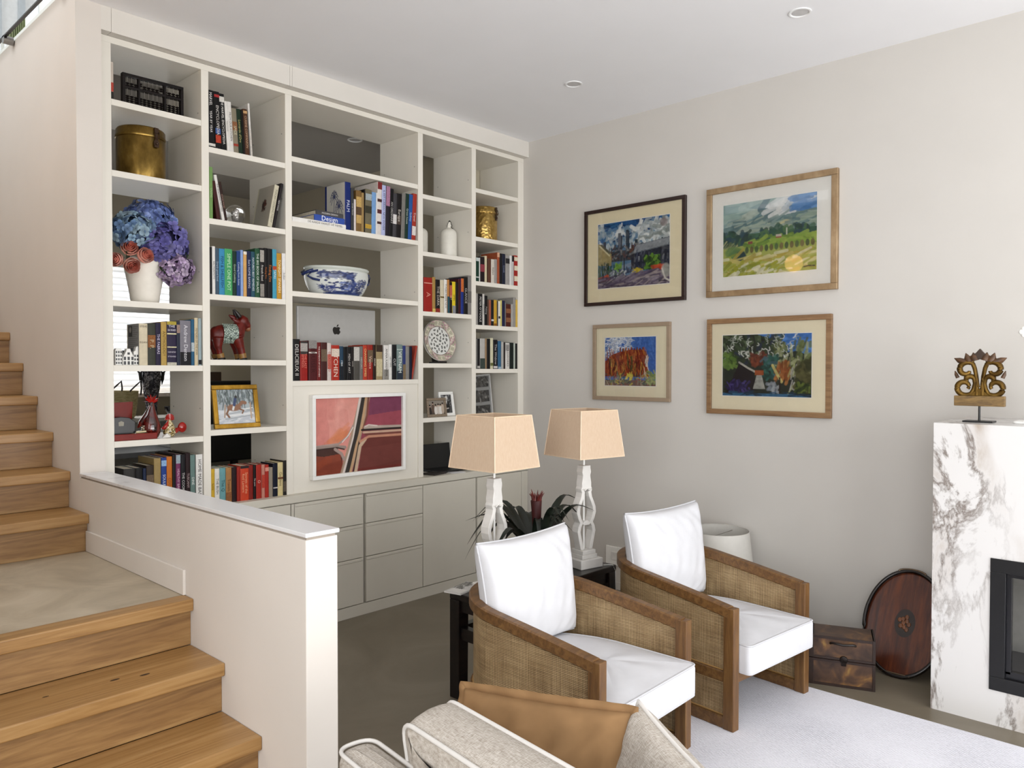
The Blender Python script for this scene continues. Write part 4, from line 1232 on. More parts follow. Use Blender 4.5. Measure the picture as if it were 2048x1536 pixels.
def canister(label, x, y, z, r, h, mat, hasp_ang, seg=48):
    t = thing('brass_canister', label, 'canister', (x, y, z), 0, 'brass canisters')
    lz = h * 0.80
    MB().lathe([(r * 0.99, 0), (r, 0.004), (r, lz - 0.004), (r * 0.985, lz - 0.002), (r * 0.985, lz)], seg).build('body', mat, t, 50)
    MB().lathe([(r * 1.02, lz), (r * 1.03, lz + 0.005), (r * 1.03, lz + 0.012), (r * 1.005, lz + 0.016), (r * 1.0, h * 0.955), (r * 0.95, h * 0.985), (r * 0.7, h * 0.998), (0.001, h)], seg).build('lid', mat, t, 50)
    hs = MB()
    hs.box(-0.012, 0.012, -0.006, 0.0, 0.02, 0.05)
    hs.prism([(-0.013, -0.055), (0.013, -0.055), (0.017, -0.03), (0.009, -0.012), (0.012, 0.012), (0.0, 0.02), (-0.012, 0.012), (-0.009, -0.012), (-0.017, -0.03)], -0.005, 0.0, 'xz')
    hs.tube([(-0.012, -0.008, 0.028), (-0.014, -0.012, 0.0), (0.0, -0.014, -0.014), (0.014, -0.012, 0.0), (0.012, -0.008, 0.028)], 0.003, 6)
    hs.ball((0, -0.007, -0.036), 0.008, 8, 6)
    hs.xform(Matrix.Translation((r * 1.02 * math.cos(hasp_ang), r * 1.02 * math.sin(hasp_ang), lz)) @ Matrix.Rotation(hasp_ang + PI / 2, 4, 'Z'))
    hs.build('hasp', M_DARKM, t, 40)
    return t


canister('large brass canister with a hinged lid and hasp on the second left shelf', -2.985, 0.165, 2.6846, 0.125, 0.285, M_BRASS, math.radians(-75))
canister('small hammered brass canister on a narrow shelf by the right wall', -0.298, 0.17, 2.6686, 0.112, 0.28, M_BRASS2, math.radians(-72))

# abacus ---------------------------------------------------------------------
t = thing('abacus', 'dark wooden abacus standing on the top left shelf', 'abacus', (-2.944, 0.085, 3.0529), math.radians(-2))
M_EBON = wood('ebony', '#0a0706', '#130d0c', '#1c1311', (6, 30, 30), 0.5, spec=0.2)
W_, H_ = 0.326, 0.186
fr = MB()
fr.box(-W_ / 2, W_ / 2, 0, 0.03, 0, 0.016).box(-W_ / 2, W_ / 2, 0, 0.03, H_ - 0.016, H_)
fr.box(-W_ / 2, -W_ / 2 + 0.016, 0, 0.03, 0.016, H_ - 0.016).box(W_ / 2 - 0.016, W_ / 2, 0, 0.03, 0.016, H_ - 0.016)
fr.build('frame', M_EBON, t, None, 0.002)
MB().box(-W_ / 2 + 0.016, W_ / 2 - 0.016, 0.002, 0.028, 0.108, 0.119).build('beam', M_EBON, t, None, 0.001)
for x in (-0.075, 0.062):
    MB().box(x - 0.005, x + 0.005, 0.003, 0.027, 0.016, H_ - 0.016).build('post', M_EBON, t, None, 0.001)
beads, rods = MB(), MB()
for k in range(13):
    x = -W_ / 2 + 0.03 + k * (W_ - 0.06) / 12
    rods.tube([(x, 0.015, 0.014), (x, 0.015, H_ - 0.014)], 0.0013, 5)
    for j in range(5):
        beads.lathe([(0.003, -0.0055), (0.0108, -0.001), (0.0108, 0.001), (0.003, 0.0055)], 10, (x, 0.015, 0.022 + j * 0.0115))
    for j in range(2):
        beads.lathe([(0.003, -0.0055), (0.0108, -0.001), (0.0108, 0.001), (0.003, 0.0055)], 10, (x, 0.015, 0.125 + j * 0.0115 + (0.012 if k % 5 == 3 else 0)))
rods.build('rods', plain('#9a938a', 0.35, metal=0.8), t, 60)['kind'] = 'stuff'
beads.build('beads', M_EBON, t, 40)['kind'] = 'stuff'

# vase of flowers --------------------------------------------------------------
vs = thing('flower_vase', 'white vase of blue and lilac hydrangeas with coral roses', 'vase', (-2.972, 0.16, 2.0079))
MB().lathe([(0.068, 0), (0.072, 0.004), (0.078, 0.05), (0.09, 0.12), (0.106, 0.2), (0.112, 0.232), (0.108, 0.25), (0.098, 0.255), (0.094, 0.25), (0.1, 0.225), (0.06, 0.02), (0.001, 0.018)], 56).build('vase', plain('#e6e0d4', 0.5, var=0.03), vs, 60)
M_PETAL = attr_mat('petal', 0.75, 0.2)


def hydrangea(c, r, cols, n, seed, sq=(1, 0.85, 0.9), name='hydrangea_head'):
    rs = np.random.RandomState(seed)
    V, F, Cc = [], [], []
    for i in range(n):
        zz = 1 - 2 * (i + 0.5) / n
        ph = i * 2.39996 + rs.uniform(-0.2, 0.2)
        q = math.sqrt(max(0, 1 - zz * zz))
        nrm = Vector((q * math.cos(ph), q * math.sin(ph), zz))
        rad = r * rs.uniform(0.86, 1.12)
        p = Vector(c) + Vector((nrm.x * sq[0], nrm.y * sq[1], nrm.z * sq[2])) * rad
        nn = (nrm + Vector(rs.normal(0, 0.42, 3))).normalized()
        a = nn.cross(Vector((0.3, 0.2, 1))).normalized()
        b = nn.cross(a)
        rot = rs.uniform(0, PI)
        pl = r * rs.uniform(0.19, 0.27)
        col = np.array(lin(cols[rs.randint(len(cols))])[:3]) * rs.uniform(0.65, 1.15)
        for k in range(4):
            t_ = rot + k * PI / 2
            d = a * math.cos(t_) + b * math.sin(t_)
            e = nn.cross(d)
            base = len(V)
            for (s, w_, hgt) in ((0.05, 0.08, 0), (0.55, 0.5, 0.10), (0.9, 0.42, 0.06), (1.08, 0.0, -0.06)):
                for sg in ((-1, 1) if w_ else (0,)):
                    V.append(p + d * pl * s + e * pl * w_ * sg + nn * pl * hgt)
                    Cc.append(np.clip(col * (0.4 + 0.62 * s), 0, 1))  # petals darken towards the base: shade of the gaps put into the colour
            F += [(base, base + 1, base + 3, base + 2), (base + 2, base + 3, base + 5, base + 4), (base + 4, base + 5, base + 6)]
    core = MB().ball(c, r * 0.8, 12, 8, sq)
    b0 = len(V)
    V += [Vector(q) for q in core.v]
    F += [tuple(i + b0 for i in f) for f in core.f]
    Cc += [np.array(lin(cols[0])[:3]) * 0.16] * len(core.v)  # core painted dark as the shade between the florets
    me = bpy.data.meshes.new(name)
    me.from_pydata([tuple(p) for p in V], [], F)
    paint_mesh(me, np.array(Cc))
    me.materials.append(M_PETAL)
    for p in me.polygons:
        p.use_smooth = True
    return link(name, me, vs)


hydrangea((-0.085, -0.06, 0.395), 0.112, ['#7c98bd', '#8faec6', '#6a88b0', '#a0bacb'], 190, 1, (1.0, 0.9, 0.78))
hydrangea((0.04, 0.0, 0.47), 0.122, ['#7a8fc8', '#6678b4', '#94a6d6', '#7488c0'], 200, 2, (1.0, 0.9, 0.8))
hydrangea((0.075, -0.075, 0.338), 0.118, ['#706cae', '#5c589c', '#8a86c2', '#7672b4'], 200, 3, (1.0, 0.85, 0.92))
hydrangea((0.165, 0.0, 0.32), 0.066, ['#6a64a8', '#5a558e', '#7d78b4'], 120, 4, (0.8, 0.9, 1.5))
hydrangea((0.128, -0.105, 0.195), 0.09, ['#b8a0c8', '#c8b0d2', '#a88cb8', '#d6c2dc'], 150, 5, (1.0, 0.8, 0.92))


def rose(c, r, seed, dirv):
    rs = np.random.RandomState(seed)
    V, F, Cc = [], [], []
    z = Vector(dirv).normalized()
    a = z.cross(Vector((0, 0, 1))).normalized()
    b = z.cross(a)
    for ring, (n, r0, r1, lift) in enumerate(((5, 0.55, 1.0, 0.25), (5, 0.42, 0.8, 0.5), (4, 0.28, 0.58, 0.68), (4, 0.14, 0.36, 0.78), (3, 0.05, 0.18, 0.82))):
        for k in range(n):
            t0 = 2 * PI * (k + 0.37 * ring) / n
            base = len(V)
            for i in range(5):
                ft = i / 4
                for j in range(5):
                    tt = t0 + (j / 4 - 0.5) * 2 * PI / n * 1.25
                    bulge = math.sin(ft * PI * 0.6)
                    rad = r * (r0 + (r1 - r0) * bulge)
                    hgt = r * (-0.75 + ft * (0.9 + lift))
                    V.append(Vector(c) + (a * math.cos(tt) + b * math.sin(tt)) * rad * (1 - 0.12 * ft * abs(j - 2) / 2) + z * hgt * (1 - 0.06 * abs(j - 2)))
                    col = np.array(lin('#e88f7c')[:3]) * (0.55 + 0.6 * ft) if ring > 1 else np.array(lin('#f2b3a2')[:3]) * (0.75 + 0.4 * ft)
                    Cc.append(np.clip(col, 0, 1))
            for i in range(4):
                for j in range(4):
                    q = base + i * 5 + j
                    F.append((q, q + 1, q + 6, q + 5))
    me = bpy.data.meshes.new('rose')
    me.from_pydata([tuple(p) for p in V], [], F)
    paint_mesh(me, np.array(Cc))
    me.materials.append(M_PETAL)
    for p in me.polygons:
        p.use_smooth = True
    return link('rose', me, vs)


rose((-0.118, -0.10, 0.288), 0.047, 1, (-0.2, -1, 0.25))
rose((-0.045, -0.12, 0.252), 0.045, 2, (0.1, -1, 0.15))
rose((-0.112, -0.11, 0.195), 0.045, 3, (-0.1, -0.9, -0.3))
rose((-0.165, -0.05, 0.225), 0.04, 4, (-0.8, -0.7, 0.0))
M_LEAF = plain('#27381f', 0.5, var=0.25, scale=40)
for (c, d, L) in (((-0.05, -0.085, 0.31), (0.5, -0.5, 0.35), 0.1), ((0.05, -0.1, 0.23), (0.25, -0.6, -0.9), 0.1), ((0.13, -0.08, 0.27), (0.7, -0.6, 0.1), 0.08), ((-0.1, -0.06, 0.25), (-0.4, -0.6, 0.1), 0.09)):
    d = Vector(d).normalized()
    e = d.cross(Vector((0, 1, 0.2))).normalized()
    n_ = d.cross(e)
    rings = []
    for k in range(7):
        f = k / 6
        wv = 0.03 * math.sin(PI * min(1, f * 0.95 + 0.05)) + 0.001
        p = Vector(c) + d * L * f
        rings.append([p - e * wv + n_ * wv * 0.3, p + n_ * 0.0, p + e * wv + n_ * wv * 0.3])
    MB().loft(rings, False, False).build('leaf', M_LEAF, vs, 180)

# Dutch toy houses ---------------------------------------------------------------
M_DELFT = plain('#e2e0da', 0.25, var=0.02)
houses = [(-3.164, 0.034, 0.088, 'step', 'narrow white toy canal house with a flat dark roof, leftmost of three'),
          (-3.1145, 0.058, 0.088, 'gable', 'white toy canal house with a pointed gable, middle of three'),
          (-3.069, 0.038, 0.102, 'bell', 'white toy canal house with a rounded bell gable, rightmost of three')]
for (x, wd, hgt, kind, lab) in houses:
    t = thing('toy_house', lab, 'toy house', (x, 0.02, 1.6658), 0, 'white toy canal houses')
    hw_ = wd / 2
    if kind == 'gable':
        out = [(-hw_, 0), (hw_, 0), (hw_, hgt * 0.45), (0.012, hgt * 0.86), (0.009, hgt), (-0.009, hgt), (-0.012, hgt * 0.86), (-hw_, hgt * 0.45)]
    elif kind == 'bell':
        out = [(-hw_, 0), (hw_, 0), (hw_, hgt * 0.72)] + [(hw_ * math.cos(a) * (0.55 if a > 0.4 else 0.8), hgt * 0.76 + hgt * 0.24 * math.sin(a)) for a in np.linspace(0, PI, 9)] + [(-hw_, hgt * 0.72)]
    else:
        out = [(-hw_, 0), (hw_, 0), (hw_, hgt * 0.9), (hw_ * 0.7, hgt), (-hw_ * 0.7, hgt), (-hw_, hgt * 0.9)]
    MB().prism(out, 0, 0.03, 'xz').build('facade', M_DELFT, t, None, 0.001)
    wm = MB()
    cols = 3
    for ci in range(cols):
        for ri in range(4 if kind != 'gable' else 2):
            wx = -hw_ + wd * (ci + 0.5) / cols
            wz = 0.012 + ri * 0.019 if kind != 'gable' else 0.012 + ri * 0.024
            ww, wh = wd * 0.10, 0.006 if kind != 'gable' else 0.009
            if wz + wh > hgt * 0.72 and kind == 'bell':
                continue
            wm.box(wx - ww, wx + ww, -0.0008, 0.0005, wz - wh, wz + wh)
    if kind == 'gable':
        wm.box(-0.006, 0.006, -0.0008, 0.0005, 0.056, 0.068)
    wm.build('windows', plain('#151517', 0.3), t)['kind'] = 'stuff'
    rf = MB().prism([(hw_, hgt * 0.5), (hw_ * 0.9, hgt * 0.9), (-hw_ * 0.9, hgt * 0.9), (-hw_, hgt * 0.5)], 0.03, 0.045, 'xz')
    rf.build('roof', plain('#1b1b1d', 0.4), t)

# red glass pieces -------------------------------------------------------------
M_RGLASS, _nt, _b = new_mat('red_art_glass')
_n = nd(_nt, 'ShaderNodeTexNoise', i_Scale=16.0, i_Detail=3.0, i_Distortion=1.5)
_nt.links.new(coords(_nt, (1, 1, 0.4)), _n.inputs['Vector'])
_nt.links.new(ramp(_nt, _n.outputs[0], [(0.35, '#1e0605'), (0.55, '#5e100b'), (0.75, '#8c3216')]), _b.inputs['Base Color'])
_b.inputs['Roughness'].default_value = 0.06
_b.inputs['Coat Weight'].default_value = 0.6
M_REDG = plain('#96140c', 0.08, var=0.25, scale=30)
M_SPECK, _nt, _b = new_mat('gold_speckled_glass')
_v = nd(_nt, 'ShaderNodeTexVoronoi', i_Scale=170.0)
_nt.links.new(coords(_nt), _v.inputs['Vector'])
_nt.links.new(ramp(_nt, _v.outputs['Color'], [(0.25, '#4a3a20'), (0.5, '#a08850'), (0.75, '#d8cda8')]), _b.inputs['Base Color'])
_b.inputs['Roughness'].default_value = 0.1
ZA5 = 1.2641
t = thing('glass_rooster', 'large dark red glass rooster with a spiky red comb', 'ornament', (-2.972, 0.085, ZA5), 0, 'glass roosters')
MB().lathe([(0.02, 0), (0.036, 0.004), (0.046, 0.03), (0.049, 0.055), (0.044, 0.085), (0.032, 0.12), (0.021, 0.155), (0.014, 0.185), (0.013, 0.195), (0.006, 0.205), (0.001, 0.207)], 32, sx=1.0, sy=0.8).build('body', M_RGLASS, t, 60)
mb = MB()
for k in range(11):
    a = PI * (0.02 + 0.96 * k / 10)
    d = Vector((math.cos(a), 0.25 * ((k % 3) - 1), 0.9 * math.sin(a) + 0.25)).normalized()
    mb.tube([Vector((0, 0, 0.196)), Vector((0, 0, 0.196)) + d * 0.022, Vector((0, 0, 0.196)) + d * (0.036 + 0.01 * (k % 2))], [0.008, 0.006, 0.001], 6)
mb.build('comb', M_REDG, t, 40)
MB().tube([(-0.008, 0, 0.198), (-0.026, -0.004, 0.202), (-0.046, -0.006, 0.205)], [0.008, 0.005, 0.001], 7).build('beak', M_RGLASS, t, 60)
MB().tube([(-0.014, -0.02, 0.18), (-0.03, -0.01, 0.13), (-0.055, 0.0, 0.085), (-0.07, 0.01, 0.06)], [0.006, 0.014, 0.016, 0.004], 8).build('tail', M_RGLASS, t, 60)
t = thing('glass_rooster', 'small gold speckled glass rooster with a round red tail', 'ornament', (-2.874, 0.085, ZA5), 0, 'glass roosters')
MB().lathe([(0.012, 0), (0.026, 0.004), (0.035, 0.022), (0.034, 0.04), (0.024, 0.064), (0.014, 0.086), (0.01, 0.096), (0.001, 0.1)], 28, sy=0.85).build('body', M_SPECK, t, 60)
mb = MB()
for k in range(9):
    a = PI * (-0.05 + 1.1 * k / 8)
    mb.tube([Vector((0.002, 0, 0.094)), Vector((0.002 + 0.024 * math.cos(a), 0, 0.104 + 0.026 * math.sin(a)))], [0.006, 0.005], 6)
mb.build('comb', M_REDG, t, 40)
MB().tube([(-0.006, 0, 0.098), (-0.02, 0, 0.1), (-0.028, 0, 0.098)], [0.007, 0.005, 0.001], 6).build('beak', M_REDG, t, 60)
MB().tube([(-0.012, -0.012, 0.09), (-0.022, -0.016, 0.07), (-0.034, -0.014, 0.052), (-0.046, -0.01, 0.05)], [0.004, 0.01, 0.012, 0.006], 8).build('wing', M_REDG, t, 60)
mb = MB().ball((0.072, 0.0, 0.05), 0.0255, 16, 10, (1, 0.55, 1.15))
mb.tube([(0.026, -0.004, 0.03), (0.04, -0.004, 0.036), (0.056, 0, 0.044)], [0.016, 0.014, 0.008], 10)
mb.build('tail', M_REDG, t, 60)

t = thing('lacquer_box', 'open red lacquer box with a black lining on the left shelf', 'box', (-3.075, 0.13, ZA5), 0)
M_LACQ = plain('#741609', 0.3, var=0.15, scale=14, spec=0.2)
mb = MB().prism([(-0.118, -0.1), (0.1, -0.1), (0.122, -0.05), (0.122, 0.06), (-0.118, 0.06)], 0.0, 0.008, 'xy')
mb.prism([(-0.118, -0.1), (0.1, -0.1), (0.122, -0.05), (0.132, -0.05), (0.106, -0.112), (-0.118, -0.112)], 0.0, 0.034, 'xy')
mb.build('tray', M_LACQ, t, None, 0.003)
o = MB().prism([(-0.11, 0.008), (0.03, 0.008), (0.042, 0.2), (-0.11, 0.196)], 0.05, 0.058, 'xz').build('lid', M_LACQ, t, None, 0.002)
o = MB().prism([(-0.118, 0.0), (0.01, 0.0), (0.012, 0.075), (-0.02, 0.098), (-0.06, 0.104), (-0.118, 0.1)], -0.06, -0.04, 'xz', (0, 0, 0.02)).build('lining', plain('#0d0b0d', 0.3), t, None, 0.003)
mb = MB().prism([(-0.075, 0.055), (-0.05, 0.055), (-0.048, 0.075), (-0.062, 0.082), (-0.076, 0.075)], -0.0615, -0.0605, 'xz', (0, 0, 0.02))
mb.build('crest', plain('#8c8676', 0.4), o)
MB().box(-0.1, 0.06, -0.09, 0.0, 0.008, 0.022).build('cushion', plain('#141114', 0.6), t, None, 0.004)
t = thing('trinket_pile', 'small pile of silver and gold trinkets in the red box', 'trinkets', (-3.05, 0.05, ZA5 + 0.0225))
MB().obox((0.0, 0, 0.006), (0.032, 0.008, 0), (-0.008, 0.02, 0), (0, 0, 0.006)).obox((0.01, 0.004, 0.018), (0.024, -0.01, 0.002), (0.006, 0.014, 0), (0, 0, 0.005)).build('tin', plain('#a89c7c', 0.3, metal=0.6), t, None, 0.002)
mb = MB()
for k in range(14):
    a = k * 1.1
    mb.tube([(0.035 + 0.012 * math.cos(a + j), 0.03 + 0.01 * math.sin(a + j), 0.008 + k * 0.003) for j in np.linspace(0, 5, 9)], 0.002, 5)
mb.build('chain', plain('#d8d0bc', 0.2, metal=0.9), t, 60)
mb = MB().add([(0, 0, 0), (0.045, -0.004, 0.002), (0.062, 0.03, 0.012), (0.02, 0.04, 0.014), (0.035, 0.016, 0.024)], [(0, 1, 4), (1, 2, 4), (2, 3, 4), (3, 0, 4)])
mb.add([(0, 0, 0), (0.045, -0.004, 0), (0.062, 0.03, 0), (0.02, 0.04, 0)], [(0, 1, 2, 3)])
o = mb.build('paper_star', plain('#e6e3dc', 0.7), None)
o.location = (-2.938, 0.03, ZA5)
tag(o, 'small folded white paper between the two glass roosters', 'paper')

# glass globe --------------------------------------------------------------------
t = thing('glass_globe', 'clear glass globe between leaning books', 'globe', (-2.445, 0.14, 2.5077))
MB().ball((0, 0, 0.071), 0.058, 28, 18).build('globe', glass_mat(), t, 180)
MB().lathe([(0.028, 0.0), (0.03, 0.004), (0.022, 0.014), (0.018, 0.014), (0.02, 0.003)], 28, cap=False).build('ring', glass_mat(), t, 60)
mb = MB()
for k in range(7):
    mb.ball((0.006 * math.cos(k), 0.006 * math.sin(k * 2), 0.06 + 0.004 * k), 0.011, 8, 6)
mb.build('etching', plain('#d6d3cf', 0.2, metal=0.4), t, 180)

# red cow -------------------------------------------------------------------------
cow = thing('cow_figure', 'red painted wooden cow figure looking right', 'ornament', (-2.49, 0.13, 1.6994))
M_COW = plain('#5c150d', 0.4, var=0.4, scale=26, spec=0.3)
mb = MB()
mb.ball((-0.035, 0, 0.155), 0.066, 16, 12, (1.3, 0.75, 0.86))
mb.ball((0.04, 0, 0.16), 0.055, 16, 12, (0.95, 0.8, 1.0))
mb.ball((-0.09, 0, 0.15), 0.045, 14, 10, (0.8, 0.8, 1.1))
mb.tube([(0.04, 0, 0.155), (0.062, 0, 0.205), (0.078, 0, 0.235)], [0.05, 0.04, 0.034], 14)
mb.tube([(0.06, -0.006, 0.252), (0.085, -0.006, 0.236), (0.108, -0.006, 0.205), (0.115, -0.006, 0.192)], [0.03, 0.034, 0.026, 0.018], 14)
for sy in (-1, 1):
    mb.tube([(-0.085, 0.024 * sy, 0.13), (-0.088, 0.028 * sy, 0.08), (-0.07, 0.028 * sy, 0.0)], [0.036, 0.024, 0.021], 12)
    mb.tube([(0.035, 0.024 * sy, 0.13), (0.055, 0.028 * sy, 0.07), (0.072, 0.028 * sy, 0.0)], [0.036, 0.024, 0.02], 12)
o = mb.build('body', M_COW, cow, 180)
md = o.modifiers.new('remesh', 'REMESH')
md.mode = 'VOXEL'
md.voxel_size = 0.0045
md.use_smooth_shade = True
sm = o.modifiers.new('smooth', 'SMOOTH')
sm.iterations = 4
for sy, b_ in ((-0.018, -0.052), (0.014, -0.062)):
    MB().tube([(0.058, sy, 0.225), (0.03, sy * 1.4, 0.232 + (0.0 if sy < 0 else 0.028)), (0.006, sy * 1.6, 0.236 + (0.01 if sy < 0 else 0.036))], [0.012, 0.016, 0.003], 8).build('ear', plain('#5c140e', 0.4), cow, 60)
for sy in (-0.012, 0.012):
    MB().tube([(0.056, sy, 0.262), (0.042, sy * 1.3, 0.28), (0.026 + sy * 0.4, sy * 1.5, 0.305)], [0.014, 0.012, 0.003], 8).build('horn', plain('#1a1210', 0.35), cow, 60)
mb = MB()
for k in range(8):
    for j in range(9):
        pass
rings = []
for i in range(9):
    a = math.radians(-150 + 30 * i - 0) * 0.55 + math.radians(15)
    rings.append([(x, -0.055 * math.cos(a) * (1 + 0.05 * math.sin(x * 60)), 0.158 + 0.064 * math.sin(a)) for x in np.linspace(-0.062, 0.03, 7)])
M_BLANK, _nt, _b = new_mat('mosaic_blanket')
_v = nd(_nt, 'ShaderNodeTexVoronoi', i_Scale=85.0, feature='DISTANCE_TO_EDGE')
_nt.links.new(coords(_nt), _v.inputs['Vector'])
_nt.links.new(ramp(_nt, _v.outputs[0], [(0.05, '#35433c'), (0.14, '#98a89c'), (0.4, '#b8c0b4')]), _b.inputs['Base Color'])
_b.inputs['Roughness'].default_value = 0.35
MB().loft(rings, False, False).build('blanket', M_BLANK, cow, 180)
MB().ball((0.112, -0.006, 0.192), 0.021, 12, 8, (0.9, 1.1, 0.9)).build('muzzle', plain('#7d5034', 0.45), cow, 180)
for sy in (-1, 1):
    for (x0, z0_, x1, z1_) in ((-0.0785, 0.038, -0.07, 0.012), (0.0625, 0.04, 0.0695, 0.012)):
        MB().tube([(x0, 0.028 * sy, z0_), (x1, 0.028 * sy, z1_)], [0.024, 0.0225], 12).build('stocking', plain('#84602e', 0.4), cow, 60)
    for x in (-0.068, 0.072):
        MB().lathe([(0.024, 0), (0.024, 0.012), (0.021, 0.014)], 14, (x, 0.028 * sy, 0)).build('hoof', plain('#120e0d', 0.35), cow, 60)

# picture frames -----------------------------------------------------------------
def frame_on_stand(name, label, loc, W, H, fw, ft, fmat, cv, tilt, rz=0.0, roll=0.0, mount=None, mw=0.0, cat='photo frame'):
    """a small picture frame standing on its lower edge and leaning back; local x across, z up, faces -y"""
    t = thing(name, label, cat, loc)
    t.rotation_euler = (math.radians(-tilt), math.radians(roll), rz)
    for nm, a in (('frame_rail', (0, W, 0, fw)), ('frame_rail', (0, W, H - fw, H)), ('frame_rail', (0, fw, fw, H - fw)), ('frame_rail', (W - fw, W, fw, H - fw))):
        MB().box(a[0] - W / 2, a[1] - W / 2, 0, ft, a[2], a[3]).build(nm, fmat, t, None, min(0.003, fw * 0.2))
    if mount:
        MB().box(fw - W / 2, W / 2 - fw, ft * 0.55, ft * 0.6, fw, H - fw).build('mount', mount, t)
    iw, ih = W - 2 * fw - 2 * mw, H - 2 * fw - 2 * mw
    me = cv.mesh('picture', iw, ih, attr_mat('photo_print', 0.25))
    me.transform(Matrix.Translation((-iw / 2, ft * 0.5, fw + mw)))
    link('picture', me, t)
    MB().box(fw - W / 2, W / 2 - fw, ft * 0.7, ft, fw, H - fw).build('backing', M_BLACK, t)
    return t


cv = Canvas(110, 96, '#a5adb2', 21)       # horse and rider over a jump
cv.dabs(160, 0, 1, 0.55, 1, ['#5f6b6e', '#7d8a8c', '#3f4a4c', '#aab4b6', '#56605c'], 0.2, 0.018, PI / 2)
cv.dabs(60, 0, 1, 0.0, 0.35, ['#c9ccd0', '#b7bcc4', '#d5d7da'], 0.4, 0.03, 0.1)
for k in range(4):
    cv.line([(0.2, 0.14 + k * 0.07), (0.95, 0.24 + k * 0.07)], 0.014, '#e6e6e4' if k % 2 else '#9aa0a4')
cv.line([(0.18, 0.2), (0.22, 0.55)], 0.02, '#a48a72')
cv.line([(0.9, 0.15), (0.9, 0.6)], 0.02, '#b59c84')
cv.ell(0.45, 0.47, 0.19, 0.1, '#8a6148')
cv.line([(0.3, 0.42), (0.24, 0.3), (0.3, 0.2)], 0.03, '#7c553c')
cv.line([(0.58, 0.52), (0.68, 0.62), (0.76, 0.6)], 0.05, '#8a6148')
cv.line([(0.6, 0.42), (0.7, 0.38), (0.66, 0.3)], 0.022, '#7c553c')
cv.line([(0.45, 0.52), (0.42, 0.42)], 0.03, '#d8dad8')
cv.line([(0.46, 0.55), (0.5, 0.72)], 0.045, '#2d3f66')
cv.ell(0.52, 0.78, 0.035, 0.045, '#22201f')
frame_on_stand('picture_frame', 'gold framed picture of a horse and rider jumping', (-2.478, 0.05, 1.2938), 0.285, 0.262, 0.028, 0.022, brass('gilt', '#7a5a20', '#a9812f', '#c8a050', 0.35), cv, 11, math.radians(-2))

cv = Canvas(70, 50, '#8a8278', 22)        # family photo
cv.rect(0, 1, 0.0, 0.25, '#4a423c')
for (x, h_, c) in ((0.08, 0.6, '#2a2422'), (0.28, 0.78, '#5c4a40'), (0.45, 0.62, '#d8d2ca'), (0.62, 0.66, '#c8beb4'), (0.76, 0.64, '#d8d4ce'), (0.9, 0.72, '#b8a898')):
    cv.ell(x, h_ - 0.35, 0.1, 0.35, c)
    cv.ell(x, h_, 0.05, 0.08, '#b59a88')
    cv.ell(x, h_ + 0.06, 0.055, 0.06, '#241c18')
frame_on_stand('photo_frame', 'small patterned frame with a brown family photo', (-0.901, 0.045, 1.2889), 0.19, 0.142, 0.02, 0.014, plain('#7d6e5c', 0.5, var=0.5, scale=160), cv, 8, math.radians(-1), 0.0, None, 0.0)
cv = Canvas(50, 70, '#4a4a4c', 23)        # seated man, black and white
cv.dabs(60, 0, 1, 0.4, 1, ['#3a3a3c', '#666668', '#8c8c8e', '#2a2a2c'], 0.2, 0.02)
cv.ell(0.5, 0.35, 0.3, 0.36, '#1a1a1c')
cv.ell(0.52, 0.8, 0.11, 0.1, '#c4c0bc')
cv.ell(0.52, 0.86, 0.12, 0.06, '#dcdad6')
cv.poly([(0.45, 0.68), (0.58, 0.68), (0.52, 0.45)], '#dcdad8')
cv.line([(0.3, 0.24), (0.65, 0.26)], 0.03, '#b8b2ac')
frame_on_stand('photo_frame', 'upright white frame with a photo of a seated person in black', (-0.757, 0.085, 1.2889), 0.155, 0.185, 0.016, 0.014, M_WHITE, cv, 9, math.radians(4), 0.0, plain('#f0efec', 0.6), 0.006)
cv = Canvas(60, 160, '#8d8d8b', 24)       # tall collage frame
for (a, b_) in ((0.87, 0.99), (0.70, 0.83), (0.53, 0.66), (0.36, 0.49), (0.19, 0.32), (0.03, 0.15)):
    cv.rect(0.04, 0.96, a, b_, '#3c3b3a')
    cv.dabs(40, 0.1, 0.9, a + 0.02, b_ - 0.02, ['#5c5a58', '#2a2928', '#8c8a86', '#46443f'], 0.05, 0.012)
frame_on_stand('photo_frame', 'tall grey collage frame of dark photos leaning in the corner cell', (-0.255, 0.16, 0.8634), 0.23, 0.74, 0.012, 0.03, plain('#bdbcba', 0.4), cv, 4, 0.0, -3.0)

